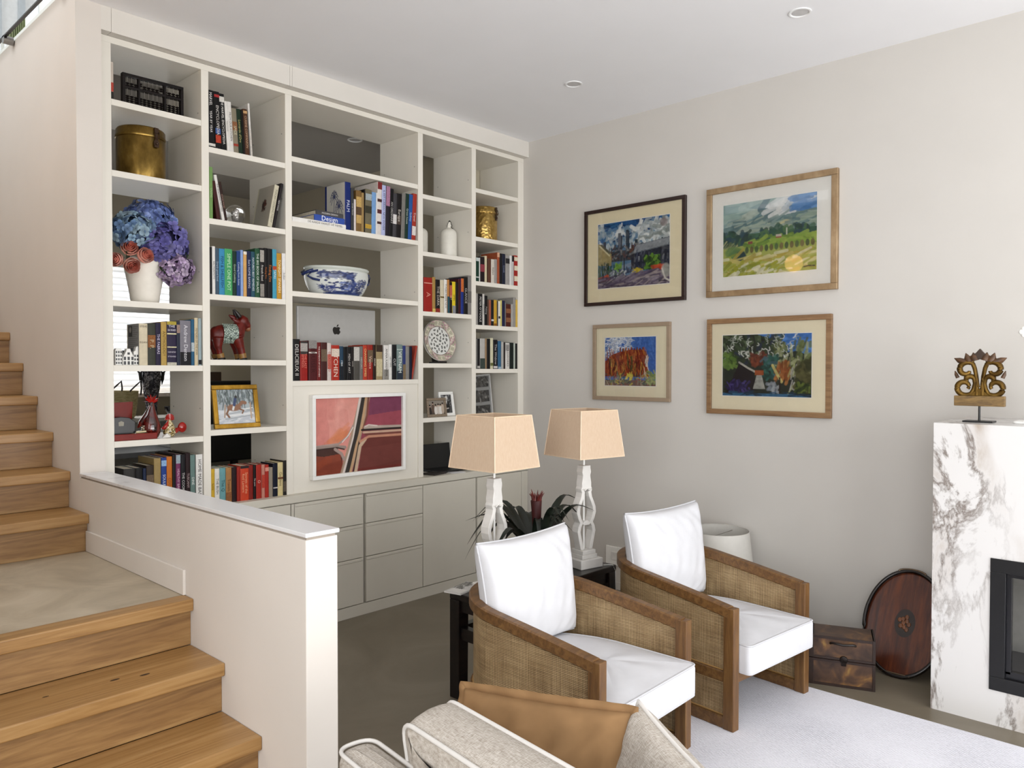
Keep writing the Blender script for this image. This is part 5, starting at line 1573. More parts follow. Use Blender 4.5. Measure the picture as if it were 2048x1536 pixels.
# blue and white footbath bowl -------------------------------------------------------
bowl = thing('porcelain_bowl', 'large oval blue and white porcelain bowl with rope handles', 'bowl', (-1.692, 0.185, 2.1318))
cv = Canvas(420, 120, '#d7dad6', 31)
BL = ['#222e5c', '#303f74', '#182248', '#3d4d82']
for s0 in (0.60, 0.10):
    cv.dabs(60, s0 + 0.02, s0 + 0.24, 0.02, 0.16, BL, 0.12, 0.03, 0.1)
    cv.line([(s0 + 0.16, 0.08), (s0 + 0.18, 0.45), (s0 + 0.15, 0.75), (s0 + 0.10, 0.9)], 0.035, '#2a386a')
    cv.line([(s0 + 0.15, 0.75), (s0 + 0.06, 0.84), (s0 + 0.0, 0.76)], 0.025, '#34468a')
    cv.dabs(70, s0 - 0.01, s0 + 0.17, 0.68, 0.92, BL, 0.1, 0.022)
    cv.dabs(50, s0 + 0.1, s0 + 0.2, 0.15, 0.55, BL + ['#6f80b8'], 0.12, 0.02)
    for k in range(12):
        cx, cy = cv.r.uniform(s0 + 0.0, s0 + 0.1), cv.r.uniform(0.25, 0.6)
        cv.ell(cx, cy, 0.009, 0.035, '#1f2c60')
    cv.dabs(40, s0 - 0.02, s0 + 0.07, 0.18, 0.4, ['#2a3a78'], 0.12, 0.01)
    cv.dabs(60, s0 + 0.2, s0 + 0.26, 0.1, 0.7, BL, 0.1, 0.016)
SEG = 160
prof = [(0.74, 0.0), (0.755, 0.006), (0.77, 0.012), (0.86, 0.04), (0.94, 0.075), (0.985, 0.11), (1.0, 0.14), (0.99, 0.165), (0.97, 0.172), (1.0, 0.178), (1.02, 0.186), (1.0, 0.194), (0.96, 0.192), (0.94, 0.17), (0.92, 0.1), (0.7, 0.02), (0.02, 0.016)]
# refine the outer wall for the painting
P2 = []
for (r0, z0_), (r1, z1_) in zip(prof[:-1], prof[1:]):
    n_ = max(1, int(math.hypot((r1 - r0) * 0.2, z1_ - z0_) / 0.0026)) if len(P2) < 75 else 1
    for k in range(n_):
        P2.append((r0 + (r1 - r0) * k / n_, z0_ + (z1_ - z0_) * k / n_))
P2.append(prof[-1])
mb = MB().lathe(P2, SEG, sx=0.235, sy=0.165)
me = mb.mesh('body', attr_mat('porcelain', 0.12), 60)
co = np.array([v.co[:] for v in me.vertices])
ang = (np.arctan2(co[:, 1] / 0.165, co[:, 0] / 0.235) / (2 * PI)) % 1.0
cols = cv.sample(ang, np.clip(co[:, 2] / 0.168, 0, 0.999))
rr = np.hypot(co[:, 0] / 0.235, co[:, 1] / 0.165)
idx = np.arange(len(co)) // SEG
inner = idx >= int(np.argmax([p[1] for p in P2]))
cols[inner | (co[:, 2] > 0.166) | (co[:, 2] < 0.012)] = np.array(lin('#ccd0c8')[:3])
paint_mesh(me, cols)
link('body', me, bowl)
M_ROPE = plain('#25315f', 0.15, var=0.4, scale=60)
for s in (-1, 1):
    MB().tube([(s * 0.215, -0.05, 0.165), (s * 0.25, -0.03, 0.15), (s * 0.262, 0, 0.135), (s * 0.25, 0.03, 0.15), (s * 0.215, 0.05, 0.165)], 0.01, 8).build('handle', M_ROPE, bowl, 60)
    MB().tube([(s * 0.20, -0.085, 0.16), (s * 0.232, -0.05, 0.15), (s * 0.245, -0.03, 0.125), (s * 0.225, -0.06, 0.105), (s * 0.19, -0.09, 0.095)], 0.008, 8).build('handle', M_ROPE, bowl, 60)

# desktop computer seen from behind -----------------------------------------------------
cpu = thing('desktop_computer', 'silver all-in-one desktop computer seen from behind', 'computer', (-1.578, 0.345, 1.5713))
M_ALU = plain('#b4b3b1', 0.38, metal=0.35, var=0.02)
MB().box(-0.325, 0.325, -0.006, 0.012, 0.05, 0.503).build('display', M_ALU, cpu, None, 0.005, 3)
MB().box(-0.318, 0.318, 0.012, 0.0135, 0.12, 0.496).build('screen', M_BLACK, cpu)
MB().prism([(-0.006, 0.25), (-0.02, 0.2), (-0.05, 0.006), (0.01, 0.006), (0.0, 0.06)], -0.09, 0.09, 'yz').build('stand', M_ALU, cpu, None, 0.003)
MB().box(-0.1, 0.1, -0.085, 0.075, 0.0, 0.006).build('base', M_ALU, cpu, None, 0.002)
half = [(0.0, 0.735), (0.10, 0.775), (0.22, 0.79), (0.34, 0.765), (0.43, 0.70), (0.47, 0.665)]
bite = [(0.395, 0.60), (0.36, 0.52), (0.365, 0.44), (0.41, 0.36), (0.485, 0.305)]
low = [(0.45, 0.21), (0.37, 0.09), (0.29, 0.01), (0.21, -0.02), (0.12, 0.0), (0.0, 0.035), (-0.12, 0.0), (-0.21, -0.02), (-0.29, 0.01), (-0.39, 0.14), (-0.46, 0.30), (-0.49, 0.46), (-0.46, 0.61), (-0.39, 0.72), (-0.30, 0.775), (-0.2, 0.79), (-0.1, 0.77)]
shape = half + bite + low
K = 0.066
mb = MB().prism([(a * K, b_ * K) for a, b_ in shape], -0.0068, -0.006, 'xz', (-0.012, 0, 0.318))
leaf = [(0.0, 0.80), (0.03, 0.92), (0.12, 1.03), (0.24, 1.08), (0.25, 1.0), (0.2, 0.9), (0.11, 0.82)]
mb.prism([(a * K, b_ * K) for a, b_ in leaf], -0.0068, -0.006, 'xz', (-0.012, 0, 0.318))
o = mb.build('emblem', plain('#0e0d0e', 0.15), cpu)
o['label'] = 'glossy black apple shaped emblem'

# bottles --------------------------------------------------------------------------------
for (x, y, lab) in ((-0.688, 0.16, 'white ceramic swing-top bottle standing in front'), (-0.862, 0.30, 'white ceramic swing-top bottle partly hidden by the divider')):
    t = thing('ceramic_bottle', lab, 'bottle', (x, y, 2.496), 0, 'white ceramic bottles')
    MB().lathe([(0.058, 0), (0.063, 0.004), (0.064, 0.02), (0.064, 0.19), (0.060, 0.207), (0.047, 0.222), (0.028, 0.232), (0.019, 0.238), (0.018, 0.25), (0.021, 0.252), (0.021, 0.262), (0.001, 0.262)], 36).build('body', plain('#dedacf', 0.25, var=0.03), t, 50)
    MB().lathe([(0.013, 0.262), (0.017, 0.268), (0.015, 0.284), (0.001, 0.288)], 20).build('stopper', plain('#d5d0c6', 0.3), t, 50)
    mb = MB().tube([(0.019, -0.004, 0.242), (0.026, -0.012, 0.255), (0.012, -0.014, 0.285), (-0.012, -0.014, 0.285), (-0.024, -0.012, 0.255), (-0.02, -0.004, 0.242)], 0.002, 6)
    mb.tube([(0.021, 0, 0.245), (0.034, -0.012, 0.238), (0.03, -0.016, 0.225)], 0.002, 6)
    mb.ball((0, -0.012, 0.288), 0.007, 8, 6)
    mb.build('wire_clasp', plain('#2b2824', 0.35, metal=0.8), t, 60)

# decorated plate on its stand ----------------------------------------------------------------
pt = thing('decorated_plate', 'round porcelain plate with dark sprigs and a coloured rim, on a stand', 'plate', (-0.823, 0.12, 1.6874))
NR, NS, RP = 46, 200, 0.157
V, F = [], []
for i in range(NR + 1):
    r = RP * i / NR
    dz = 0.0 if r < 0.105 else 0.016 * ((r - 0.105) / 0.052)
    for k in range(NS):
        a = 2 * PI * k / NS
        V.append((r * math.cos(a), -dz, r * math.sin(a)))
for i in range(NR):
    for k in range(NS):
        F.append((i * NS + k, i * NS + (k + 1) % NS, (i + 1) * NS + (k + 1) % NS, (i + 1) * NS + k))
me = bpy.data.meshes.new('plate_face')
me.from_pydata(V, [], F)
co = np.array(V)
rs = np.random.RandomState(4)
base = np.tile(np.array(lin('#d9d9d4')[:3]), (len(co), 1))
R = np.hypot(co[:, 0], co[:, 2])
A = np.arctan2(co[:, 2], co[:, 0])
rim = R > 0.108
pal = [np.array(lin(c)[:3]) for c in ('#b89a9a', '#9c9c84', '#c9bfae', '#8c7a74', '#a9848c')]
cell = (np.floor((A + PI) / (2 * PI) * 44).astype(int) * 7 + np.floor((R - 0.108) / 0.012).astype(int) * 3)
rcol = np.array([pal[c % 5] for c in cell])
base[rim] = rcol[rim]
medal = rim & (np.abs(((A / (2 * PI) * 6) % 1.0) - 0.5) < 0.27) & (R > 0.114) & (R < 0.151)
base[medal] = np.array(lin('#d3cdb8')[:3])
med2 = medal & ((np.sin(A * 90) * np.sin(R * 420)) > 0.25)
base[med2] = np.array(lin('#6c6a54')[:3])
base[(np.abs(R - 0.109) < 0.002)] = np.array(lin('#5c5048')[:3])
for k in range(34):
    rr_, aa_ = 0.098 * math.sqrt((k + 0.5) / 34), k * 2.4
    cx, cz = rr_ * math.cos(aa_), rr_ * math.sin(aa_)
    th_ = rs.uniform(0, PI)
    dx, dzv = co[:, 0] - cx, co[:, 2] - cz
    u_, v_ = dx * math.cos(th_) + dzv * math.sin(th_), -dx * math.sin(th_) + dzv * math.cos(th_)
    d_ = np.sqrt((u_ / rs.uniform(0.009, 0.014)) ** 2 + (v_ / rs.uniform(0.005, 0.009)) ** 2)
    base[(d_ < 1)] = np.array(lin('#3a3938')[:3])
    base[(d_ < 0.45)] = np.array(lin('#8c8c88')[:3])
paint_mesh(me, base)
me.materials.append(attr_mat('porcelain', 0.12))
for p in me.polygons:
    p.use_smooth = True
me.transform(Matrix.Translation((0, 0, 0.172)) @ Matrix.Rotation(math.radians(-9), 4, 'X'))
link('plate_face', me, pt)
mb = MB().lathe([(0.06, 0.012), (0.1, 0.008), (0.157, 0.001), (0.157, -0.003), (0.1, 0.002), (0.001, 0.002)], 60)
mb.xform(Matrix.Translation((0, 0.006, 0.172)) @ Matrix.Rotation(math.radians(-9), 4, 'X') @ Matrix.Rotation(-PI / 2, 4, 'X') @ Matrix.Translation((0, 0, -0.004)))
mb.build('plate_back', plain('#dcdad2', 0.2), pt, 60)
mb = MB().box(-0.04, 0.04, -0.045, -0.035, 0, 0.018).box(-0.04, -0.03, -0.04, 0.07, 0, 0.012).box(0.03, 0.04, -0.04, 0.07, 0, 0.012)
mb.obox((0, 0.055, 0.07), (0.03, 0, 0), (0, 0.004, 0), (0, 0.012, 0.07))
mb.build('stand', plain('#17110f', 0.4), pt, None, 0.002)

# laptop, papers on the worktop ------------------------------------------------------------------
t = thing('laptop', 'black laptop standing open on the worktop behind the left lamp', 'laptop', (-0.72, 0.22, 0.8634))
MB().obox((0, 0.03, 0.1), (0.17, 0, 0), (0, 0.004, 0), (0, 0.012, 0.1)).build('screen', M_BLACK, t, None, 0.003)
MB().box(-0.17, 0.17, -0.18, 0.02, 0.0, 0.014).build('keyboard', plain('#141416', 0.4), t, None, 0.003)
t = thing('monitor', 'black flat screen on a thin silver foot in the corner cell', 'monitor', (-0.43, 0.17, 0.8634))
MB().obox((0, 0.0, 0.11), (0.09, 0, 0), (0, 0.006, 0), (0, 0.006, 0.09)).build('screen', M_BLACK, t, None, 0.003)
MB().tube([(-0.08, -0.02, 0.004), (-0.08, -0.012, 0.06)], 0.006, 10).build('foot', plain('#c9c7c4', 0.25, metal=0.8), t, 60)
MB().box(-0.08, 0.08, -0.05, 0.05, 0, 0.004).build('base', M_BLACK, t)
for (x, y, dx, dy, zz, rz, c, lab) in ((-0.93, 0.05, 0.075, 0.055, 0.012, 0.2, '#2a2422', 'dark notebook on the worktop left of the lamp'), (-0.76, -0.005, 0.06, 0.035, 0.004, -0.3, '#d5d4d6', 'white folded paper on the worktop beside the dark notebook')):
    o = MB().box(-dx, dx, -dy, dy, 0, zz).build('notebook' if zz > 0.005 else 'paper', plain(c, 0.6), None, None, 0.001)
    o.location = (x, y, 0.8634)
    o.rotation_euler = (0, 0, rz)
    tag(o, lab, 'notebook' if zz > 0.005 else 'paper')

# ================================================================== the study behind the shelves
M_STRAW = wood('straw', '#8c7a50', '#b8a878', '#d2c496', (20, 20, 90), 0.8)
t = thing('low_cabinet', 'pale low cabinet under the study window', 'cabinet', (-2.2, 2.75, 0.0))
MB().box(-0.85, 0.95, -0.22, 0.24, 0.0, 1.19).build('body', plain('#8d8a82', 0.6), t)
MB().box(-0.87, 0.97, -0.25, 0.26, 1.19, 1.22).build('top', plain('#c9c4ba', 0.5), t, None, 0.003)
t = thing('straw_basket', 'straw basket bag with dark handles on the study cabinet', 'basket', (-2.19, 2.66, 1.2203))
MB().lathe([(0.10, 0), (0.115, 0.02), (0.13, 0.12), (0.14, 0.235), (0.135, 0.235), (0.11, 0.03), (0.001, 0.02)], 40).build('body', M_STRAW, t, 60)
for x0, y0 in ((-0.09, -0.1), (0.06, -0.12)):
    MB().tube([(x0 - 0.03, y0, 0.17), (x0 - 0.032, y0 - 0.012, 0.235), (x0 + 0.02, y0 - 0.01, 0.285), (x0 + 0.06, y0, 0.32), (x0 + 0.07, y0 + 0.01, 0.26), (x0 + 0.065, y0 + 0.012, 0.2)], 0.007, 7).build('handle', plain('#1f1613', 0.5), t, 60)
t = thing('patterned_vase', 'tall black and white patterned vase with ring handles in the study', 'vase', (-1.885, 2.78, 1.2203))
M_PATT, _nt, _b = new_mat('floral_pattern')
_v = nd(_nt, 'ShaderNodeTexNoise', i_Scale=26.0, i_Detail=3.0, i_Distortion=2.0)
_nt.links.new(coords(_nt), _v.inputs['Vector'])
_nt.links.new(ramp(_nt, _v.outputs[0], [(0.44, '#23222c'), (0.52, '#3c3b46'), (0.58, '#8c8a90')]), _b.inputs['Base Color'])
_b.inputs['Roughness'].default_value = 0.2
MB().lathe([(0.05, 0), (0.052, 0.02), (0.045, 0.05), (0.05, 0.14), (0.07, 0.24), (0.082, 0.33), (0.078, 0.40), (0.055, 0.44), (0.045, 0.50), (0.06, 0.56), (0.001, 0.56)], 36).build('body', M_PATT, t, 60)
for s in (-1, 1):
    MB().tube([(s * (0.1 + 0.022 * math.cos(a)), -0.01, 0.42 + 0.03 * math.sin(a)) for a in np.linspace(0, 2 * PI, 15)], 0.008, 7).build('ring_handle', M_BLACK, t, 60)
    MB().tube([(s * 0.1, -0.01, 0.39), (s * 0.095, -0.01, 0.33), (s * 0.09, -0.01, 0.28)], [0.016, 0.014, 0.002], 7).build('drop', M_BLACK, t, 60)
t = thing('dark_bowl', 'wide dark bowl on the study cabinet beside the vase', 'bowl', (-1.66, 2.7, 1.2203))
MB().lathe([(0.05, 0), (0.1, 0.01), (0.13, 0.05), (0.135, 0.085), (0.128, 0.085), (0.1, 0.03), (0.001, 0.02)], 36).build('body', plain('#1c1d26', 0.25), t, 60)
# dark chair and desk
t = thing('desk_chair', 'black high-backed chair in the study behind the horse picture', 'chair', (-1.93, 1.25, 0.0))
MB().box(-0.2, 0.24, -0.02, 0.03, 0.95, 1.555).build('backrest', M_BLACK, t, None, 0.012)
MB().box(-0.22, 0.26, 0.03, 0.45, 0.44, 0.52).build('seat', M_BLACK, t, None, 0.02)
for x in (-0.19, 0.215):
    for y in (0.05, 0.42):
        MB().box(x - 0.018, x + 0.018, y - 0.018, y + 0.018, 0.0, 0.45).build('leg', M_BLACK, t)
    MB().box(x - 0.018, x + 0.018, -0.012, 0.02, 0.45, 0.96).build('back_post', M_BLACK, t)
t = thing('study_desk', 'dark desk with a pale grey top in the study', 'desk', (-2.1, 1.95, 0.0))
MB().box(-0.6, 0.75, -0.25, 0.3, 0.98, 1.02).build('top', plain('#77797c', 0.3), t, None, 0.003)
for x in (-0.56, 0.7):
    for y in (-0.22, 0.26):
        MB().box(x - 0.025, x + 0.025, y - 0.025, y + 0.025, 0, 0.98).build('leg', M_BLACK, t)
o = bx('storage_box', plain('#b4b3b0', 0.6), -2.12, -1.72, 1.85, 2.1, 1.0205, 1.16, None, 0.004)
tag(o, 'pale grey box on the study desk', 'box')
o = bx('wooden_box', plain('#4a3220', 0.5), -1.84, -1.74, 1.75, 1.83, 1.0205, 1.62, None, 0.003)
tag(o, 'tall brown box on the study desk behind the horse picture', 'box')

# ================================================================== furniture
M_TEAK = wood('teak', '#4e351b', '#664625', '#7c5a31', (4.0, 45.0, 45.0), 0.45, warp=0.6)
M_TEAKV = wood('teak_upright', '#4e351b', '#664625', '#7c5a31', (45.0, 45.0, 4.0), 0.45, warp=0.6)

M_CANE, _nt, _b = new_mat('woven_cane')
_tc = nd(_nt, 'ShaderNodeTexCoord')
_sep = nd(_nt, 'ShaderNodeSeparateXYZ')
_nt.links.new(_tc.outputs['UV'], _sep.inputs[0])


def _tri(sock, freq, phase=0.0):
    a = nd(_nt, 'ShaderNodeMath', operation='MULTIPLY_ADD')
    a.inputs[1].default_value = freq
    a.inputs[2].default_value = phase
    _nt.links.new(sock, a.inputs[0])
    p = nd(_nt, 'ShaderNodeMath', operation='PINGPONG')
    p.inputs[1].default_value = 0.5
    _nt.links.new(a.outputs[0], p.inputs[0])
    m_ = nd(_nt, 'ShaderNodeMath', operation='MULTIPLY')
    m_.inputs[1].default_value = 2.0
    _nt.links.new(p.outputs[0], m_.inputs[0])
    return m_.outputs[0]


_no = nd(_nt, 'ShaderNodeTexNoise', i_Scale=9.0, i_Detail=4.0)  # lighter patches painted in as light coming through the weave
_nt.links.new(_tc.outputs['UV'], _no.inputs['Vector'])
_mpu = nd(_nt, 'ShaderNodeMapping')
_mpu.inputs['Scale'].default_value = (260, 6, 1)
_nt.links.new(_tc.outputs['UV'], _mpu.inputs[0])
_nu = nd(_nt, 'ShaderNodeTexNoise', i_Scale=1.0, i_Detail=2.0)
_nt.links.new(_mpu.outputs[0], _nu.inputs['Vector'])
_mpv = nd(_nt, 'ShaderNodeMapping')
_mpv.inputs['Scale'].default_value = (6, 260, 1)
_nt.links.new(_tc.outputs['UV'], _mpv.inputs[0])
_nv = nd(_nt, 'ShaderNodeTexNoise', i_Scale=1.0, i_Detail=2.0)
_nt.links.new(_mpv.outputs[0], _nv.inputs['Vector'])
_su = _tri(_sep.outputs[0], 150.0)
_sv = _tri(_sep.outputs[1], 150.0)
_mxs = nd(_nt, 'ShaderNodeMath', operation='MAXIMUM')
_nt.links.new(_su, _mxs.inputs[0])
_nt.links.new(_sv, _mxs.inputs[1])
_ad = nd(_nt, 'ShaderNodeMath', operation='ADD')
_nt.links.new(_nu.outputs[0], _ad.inputs[0])
_nt.links.new(_nv.outputs[0], _ad.inputs[1])
_ad2 = nd(_nt, 'ShaderNodeMath', operation='MULTIPLY_ADD')
_ad2.inputs[1].default_value = 0.45
_nt.links.new(_ad.outputs[0], _ad2.inputs[0])
_nt.links.new(_mxs.outputs[0], _ad2.inputs[2])
_mxn = nd(_nt, 'ShaderNodeMath', operation='MULTIPLY_ADD')
_mxn.inputs[1].default_value = 0.35
_nt.links.new(_no.outputs[0], _mxn.inputs[0])
_nt.links.new(_ad2.outputs[0], _mxn.inputs[2])
_nt.links.new(ramp(_nt, _mxn.outputs[0], [(0.55, '#33230f'), (0.74, '#94744a'), (0.93, '#d8c096')]), _b.inputs['Base Color'])
_mxn.use_clamp = False
_sc = nd(_nt, 'ShaderNodeMath', operation='MULTIPLY')
_sc.inputs[1].default_value = 0.55
_b.inputs['Roughness'].default_value = 0.6
bump(_nt, _b, _mxs.outputs[0], 0.6, 0.002)
# rescale so the ramp covers the sum
_old = [l for l in _nt.links if l.from_node == _mxn and l.to_node.type == 'VALTORGB'][0]
_rin = _old.to_socket
_nt.links.remove(_old)
_nt.links.new(_mxn.outputs[0], _sc.inputs[0])
_nt.links.new(_sc.outputs[0], _rin)

M_COTTON = plain('#d3d3d6', 0.9, var=0.02, scale=18, spec=0.1, bumps=0.08)
M_PIPE = plain('#c9c9cc', 0.9, var=0.02, spec=0.1)


def inset(out, d):
    n = len(out)
    res = []
    for i in range(n):
        a, b, c = Vector(out[i - 1]), Vector(out[i]), Vector(out[(i + 1) % n])
        t = (c - a)
        if t.length < 1e-9:
            t = Vector((1, 0))
        t.normalize()
        res.append((b.x - t.y * d, b.y + t.x * d))
    return res


def box_cushion(out, z0, z1, r, crown):
    """out: counter-clockwise outline; a soft slab with rounded edges and crowned top"""
    mb = MB()
    rings = []
    for k in range(5):
        a = PI / 2 * k / 4
        o2 = inset(out, r * (1 - math.sin(a)))
        rings.append([(x, y, z0 + r * (1 - math.cos(a)) * 0.8) for x, y in o2])
    for k in range(5):
        a = PI / 2 * k / 4
        o2 = inset(out, r * (1 - math.cos(a)))
        rings.append([(x, y, z1 - r * (1 - math.sin(a)) * 0.8) for x, y in o2])
    cx = sum(p[0] for p in out) / len(out)
    cy = sum(p[1] for p in out) / len(out)
    last = inset(out, r)
    for s in (0.9, 0.75, 0.55, 0.3, 0.08):
        zc = z1 + crown * (1 - s ** 2)
        rings.append([(cx + (x - cx) * s, cy + (y - cy) * s, zc + 0.003 * math.sin(x * 23 + y * 17)) for x, y in last])
    mb.loft(rings, True, True)
    return mb


def rounded(pts, r, n=6):
    """round the corners of a polygon"""
    out = []
    m_ = len(pts)
    for i in range(m_):
        p0, p1, p2 = Vector(pts[i - 1]), Vector(pts[i]), Vector(pts[(i + 1) % m_])
        rr = r if not isinstance(r, (list, tuple)) else r[i]
        a = (p0 - p1).normalized()
        b = (p2 - p1).normalized()
        d = min(rr, (p0 - p1).length * 0.49, (p2 - p1).length * 0.49)
        s, e = p1 + a * d, p1 + b * d
        for k in range(n + 1):
            t = k / n
            q = s * (1 - t) ** 2 + p1 * 2 * t * (1 - t) + e * t ** 2
            out.append((q.x, q.y))
    # resample long edges
    res = []
    for i in range(len(out)):
        a, b = Vector(out[i]), Vector(out[(i + 1) % len(out)])
        L = (b - a).length
        k = max(1, int(L / 0.03))
        for j in range(k):
            q = a + (b - a) * j / k
            res.append((q.x, q.y))
    return res


def pillow(W, H, T, seed, ear=0.07, N=41, wrinkle=0.007, bow=None):
    """a stuffed pillow: local x across, z up, thickness along y; returns (mesh builder, seam path)"""
    rs = np.random.RandomState(seed)
    ph = rs.uniform(0, 6, 8)
    mb = MB()

    def pt(u, v, side):
        bx_ = 1 - ear * (1 - v * v) * 1.0
        bz = 1 - ear * (1 - u * u) * 1.0
        x = W / 2 * u * bx_
        z = H / 2 * v * bz
        e = max(0.0, (1 - u ** 2)) ** 0.5 * max(0.0, (1 - v ** 2)) ** 0.5
        th = T / 2 * e ** 0.62
        edge = min(1.0, (1 - max(abs(u), abs(v))) * 5)
        wr = wrinkle * (math.sin(9 * u + 5 * v + ph[0]) * math.sin(7 * v - 4 * u + ph[1]) + 0.7 * math.sin(21 * u + 3 * v * v * 4 + ph[2]) * math.sin(4 * v + ph[3])) * edge * (0.4 + 0.6 * (abs(u * v)))
        y = side * (th + wr)
        return (x, y, z)
    U = [math.sin(PI / 2 * (2 * i / (N - 1) - 1)) * 0.35 + (2 * i / (N - 1) - 1) * 0.65 for i in range(N)]
    idx = {}
    vs, fs = [], []
    for side in (-1, 1):
        for i in range(N):
            for j in range(N):
                border = i in (0, N - 1) or j in (0, N - 1)
                key = (i, j, 0 if border else side)
                if key not in idx:
                    idx[key] = len(vs)
                    p = pt(U[i], U[j], side if not border else 0)
                    vs.append(p if not border else (p[0], 0.0, p[2]))

        def g(i, j):
            return idx[(i, j, 0 if (i in (0, N - 1) or j in (0, N - 1)) else side)]
        for i in range(N - 1):
            for j in range(N - 1):
                fs.append((g(i, j), g(i + 1, j), g(i + 1, j + 1), g(i, j + 1)))
    mb.add(vs, fs)
    seam = [pt(U[i], -1, 0) for i in range(N)] + [pt(1, U[j], 0) for j in range(1, N)] + [pt(U[i], 1, 0) for i in range(N - 2, -1, -1)] + [pt(-1, U[j], 0) for j in range(N - 2, 0, -1)]
    return mb, [(a, 0.0, c) for a, b, c in seam]


# ------------------------------------------------------------------ two cane barrel chairs
CW, CD, CR = 0.68, 0.86, 0.29


def chair_path(n=14, w=CW / 2 - 0.0225, d=CD - 0.0225, r=CR):
    P = []
    for k in range(10):
        P.append((-w, 0.03 + (d - r - 0.03) * k / 9))
    for k in range(1, n + 1):
        a = PI - PI / 2 * k / n
        P.append((-w + r + r * math.cos(a), d - r + r * math.sin(a)))
    for k in range(1, 6):
        P.append((-w + r + (2 * w - 2 * r) * k / 6, d))
    for k in range(0, n + 1):
        a = PI / 2 - PI / 2 * k / n
        P.append((w - r + r * math.cos(a), d - r + r * math.sin(a)))
    for k in range(1, 10):
        P.append((w, d - r - (d - r - 0.03) * k / 9))
    return P


def rail_z(y):
    t = max(0.0, min(1.0, y / (CD - 0.06)))
    return 0.556 + 0.118 * t - 0.018 * t * t + 0.01 * max(0, t - 0.9) * 0


def band(path, zlo, zhi, half, cham=0.004):
    """rail swept along the plan path"""
    rings = []
    n = len(path)
    for i, (x, y) in enumerate(path):
        a, b = Vector(path[max(0, i - 1)]), Vector(path[min(n - 1, i + 1)])
        t = (b - a).normalized()
        nx, ny = -t.y, t.x
        l, h = zlo(y), zhi(y)
        c = cham
        prof = [(-half, l + c), (-half + c, l), (half - c, l), (half, l + c), (half, h - c), (half - c, h), (-half + c, h), (-half, h - c)]
        rings.append([(x + nx * s, y + ny * s, z) for s, z in prof])
    return MB().loft(rings, True, True)


def cane_panel(path, zlo, zhi, half=0.004):
    me = bpy.data.meshes.new('cane_panel')
    V, F, UV = [], [], []
    s = 0.0
    K = 6
    n = len(path)
    for i, (x, y) in enumerate(path):
        a, b = Vector(path[max(0, i - 1)]), Vector(path[min(n - 1, i + 1)])
        t = (b - a).normalized()
        if i:
            s += (Vector(path[i]) - Vector(path[i - 1])).length
        for side in (-1, 1):
            for k in range(K):
                z = zlo(y) + (zhi(y) - zlo(y)) * k / (K - 1)
                V.append((x - t.y * half * side, y + t.x * half * side, z))
                UV.append((s, z))
    for i in range(n - 1):
        for side in (0, 1):
            for k in range(K - 1):
                q = i * 2 * K + side * K + k
                r_ = (i + 1) * 2 * K + side * K + k
                F.append((q, r_, r_ + 1, q + 1) if side == 0 else (q, q + 1, r_ + 1, r_))
    me.from_pydata(V, [], F)
    ul = me.uv_layers.new(name='uv')
    for lp in me.loops:
        ul.data[lp.index].uv = UV[lp.vertex_index]
    me.materials.append(M_CANE)
    for p in me.polygons:
        p.use_smooth = True
    me.update()
    return me


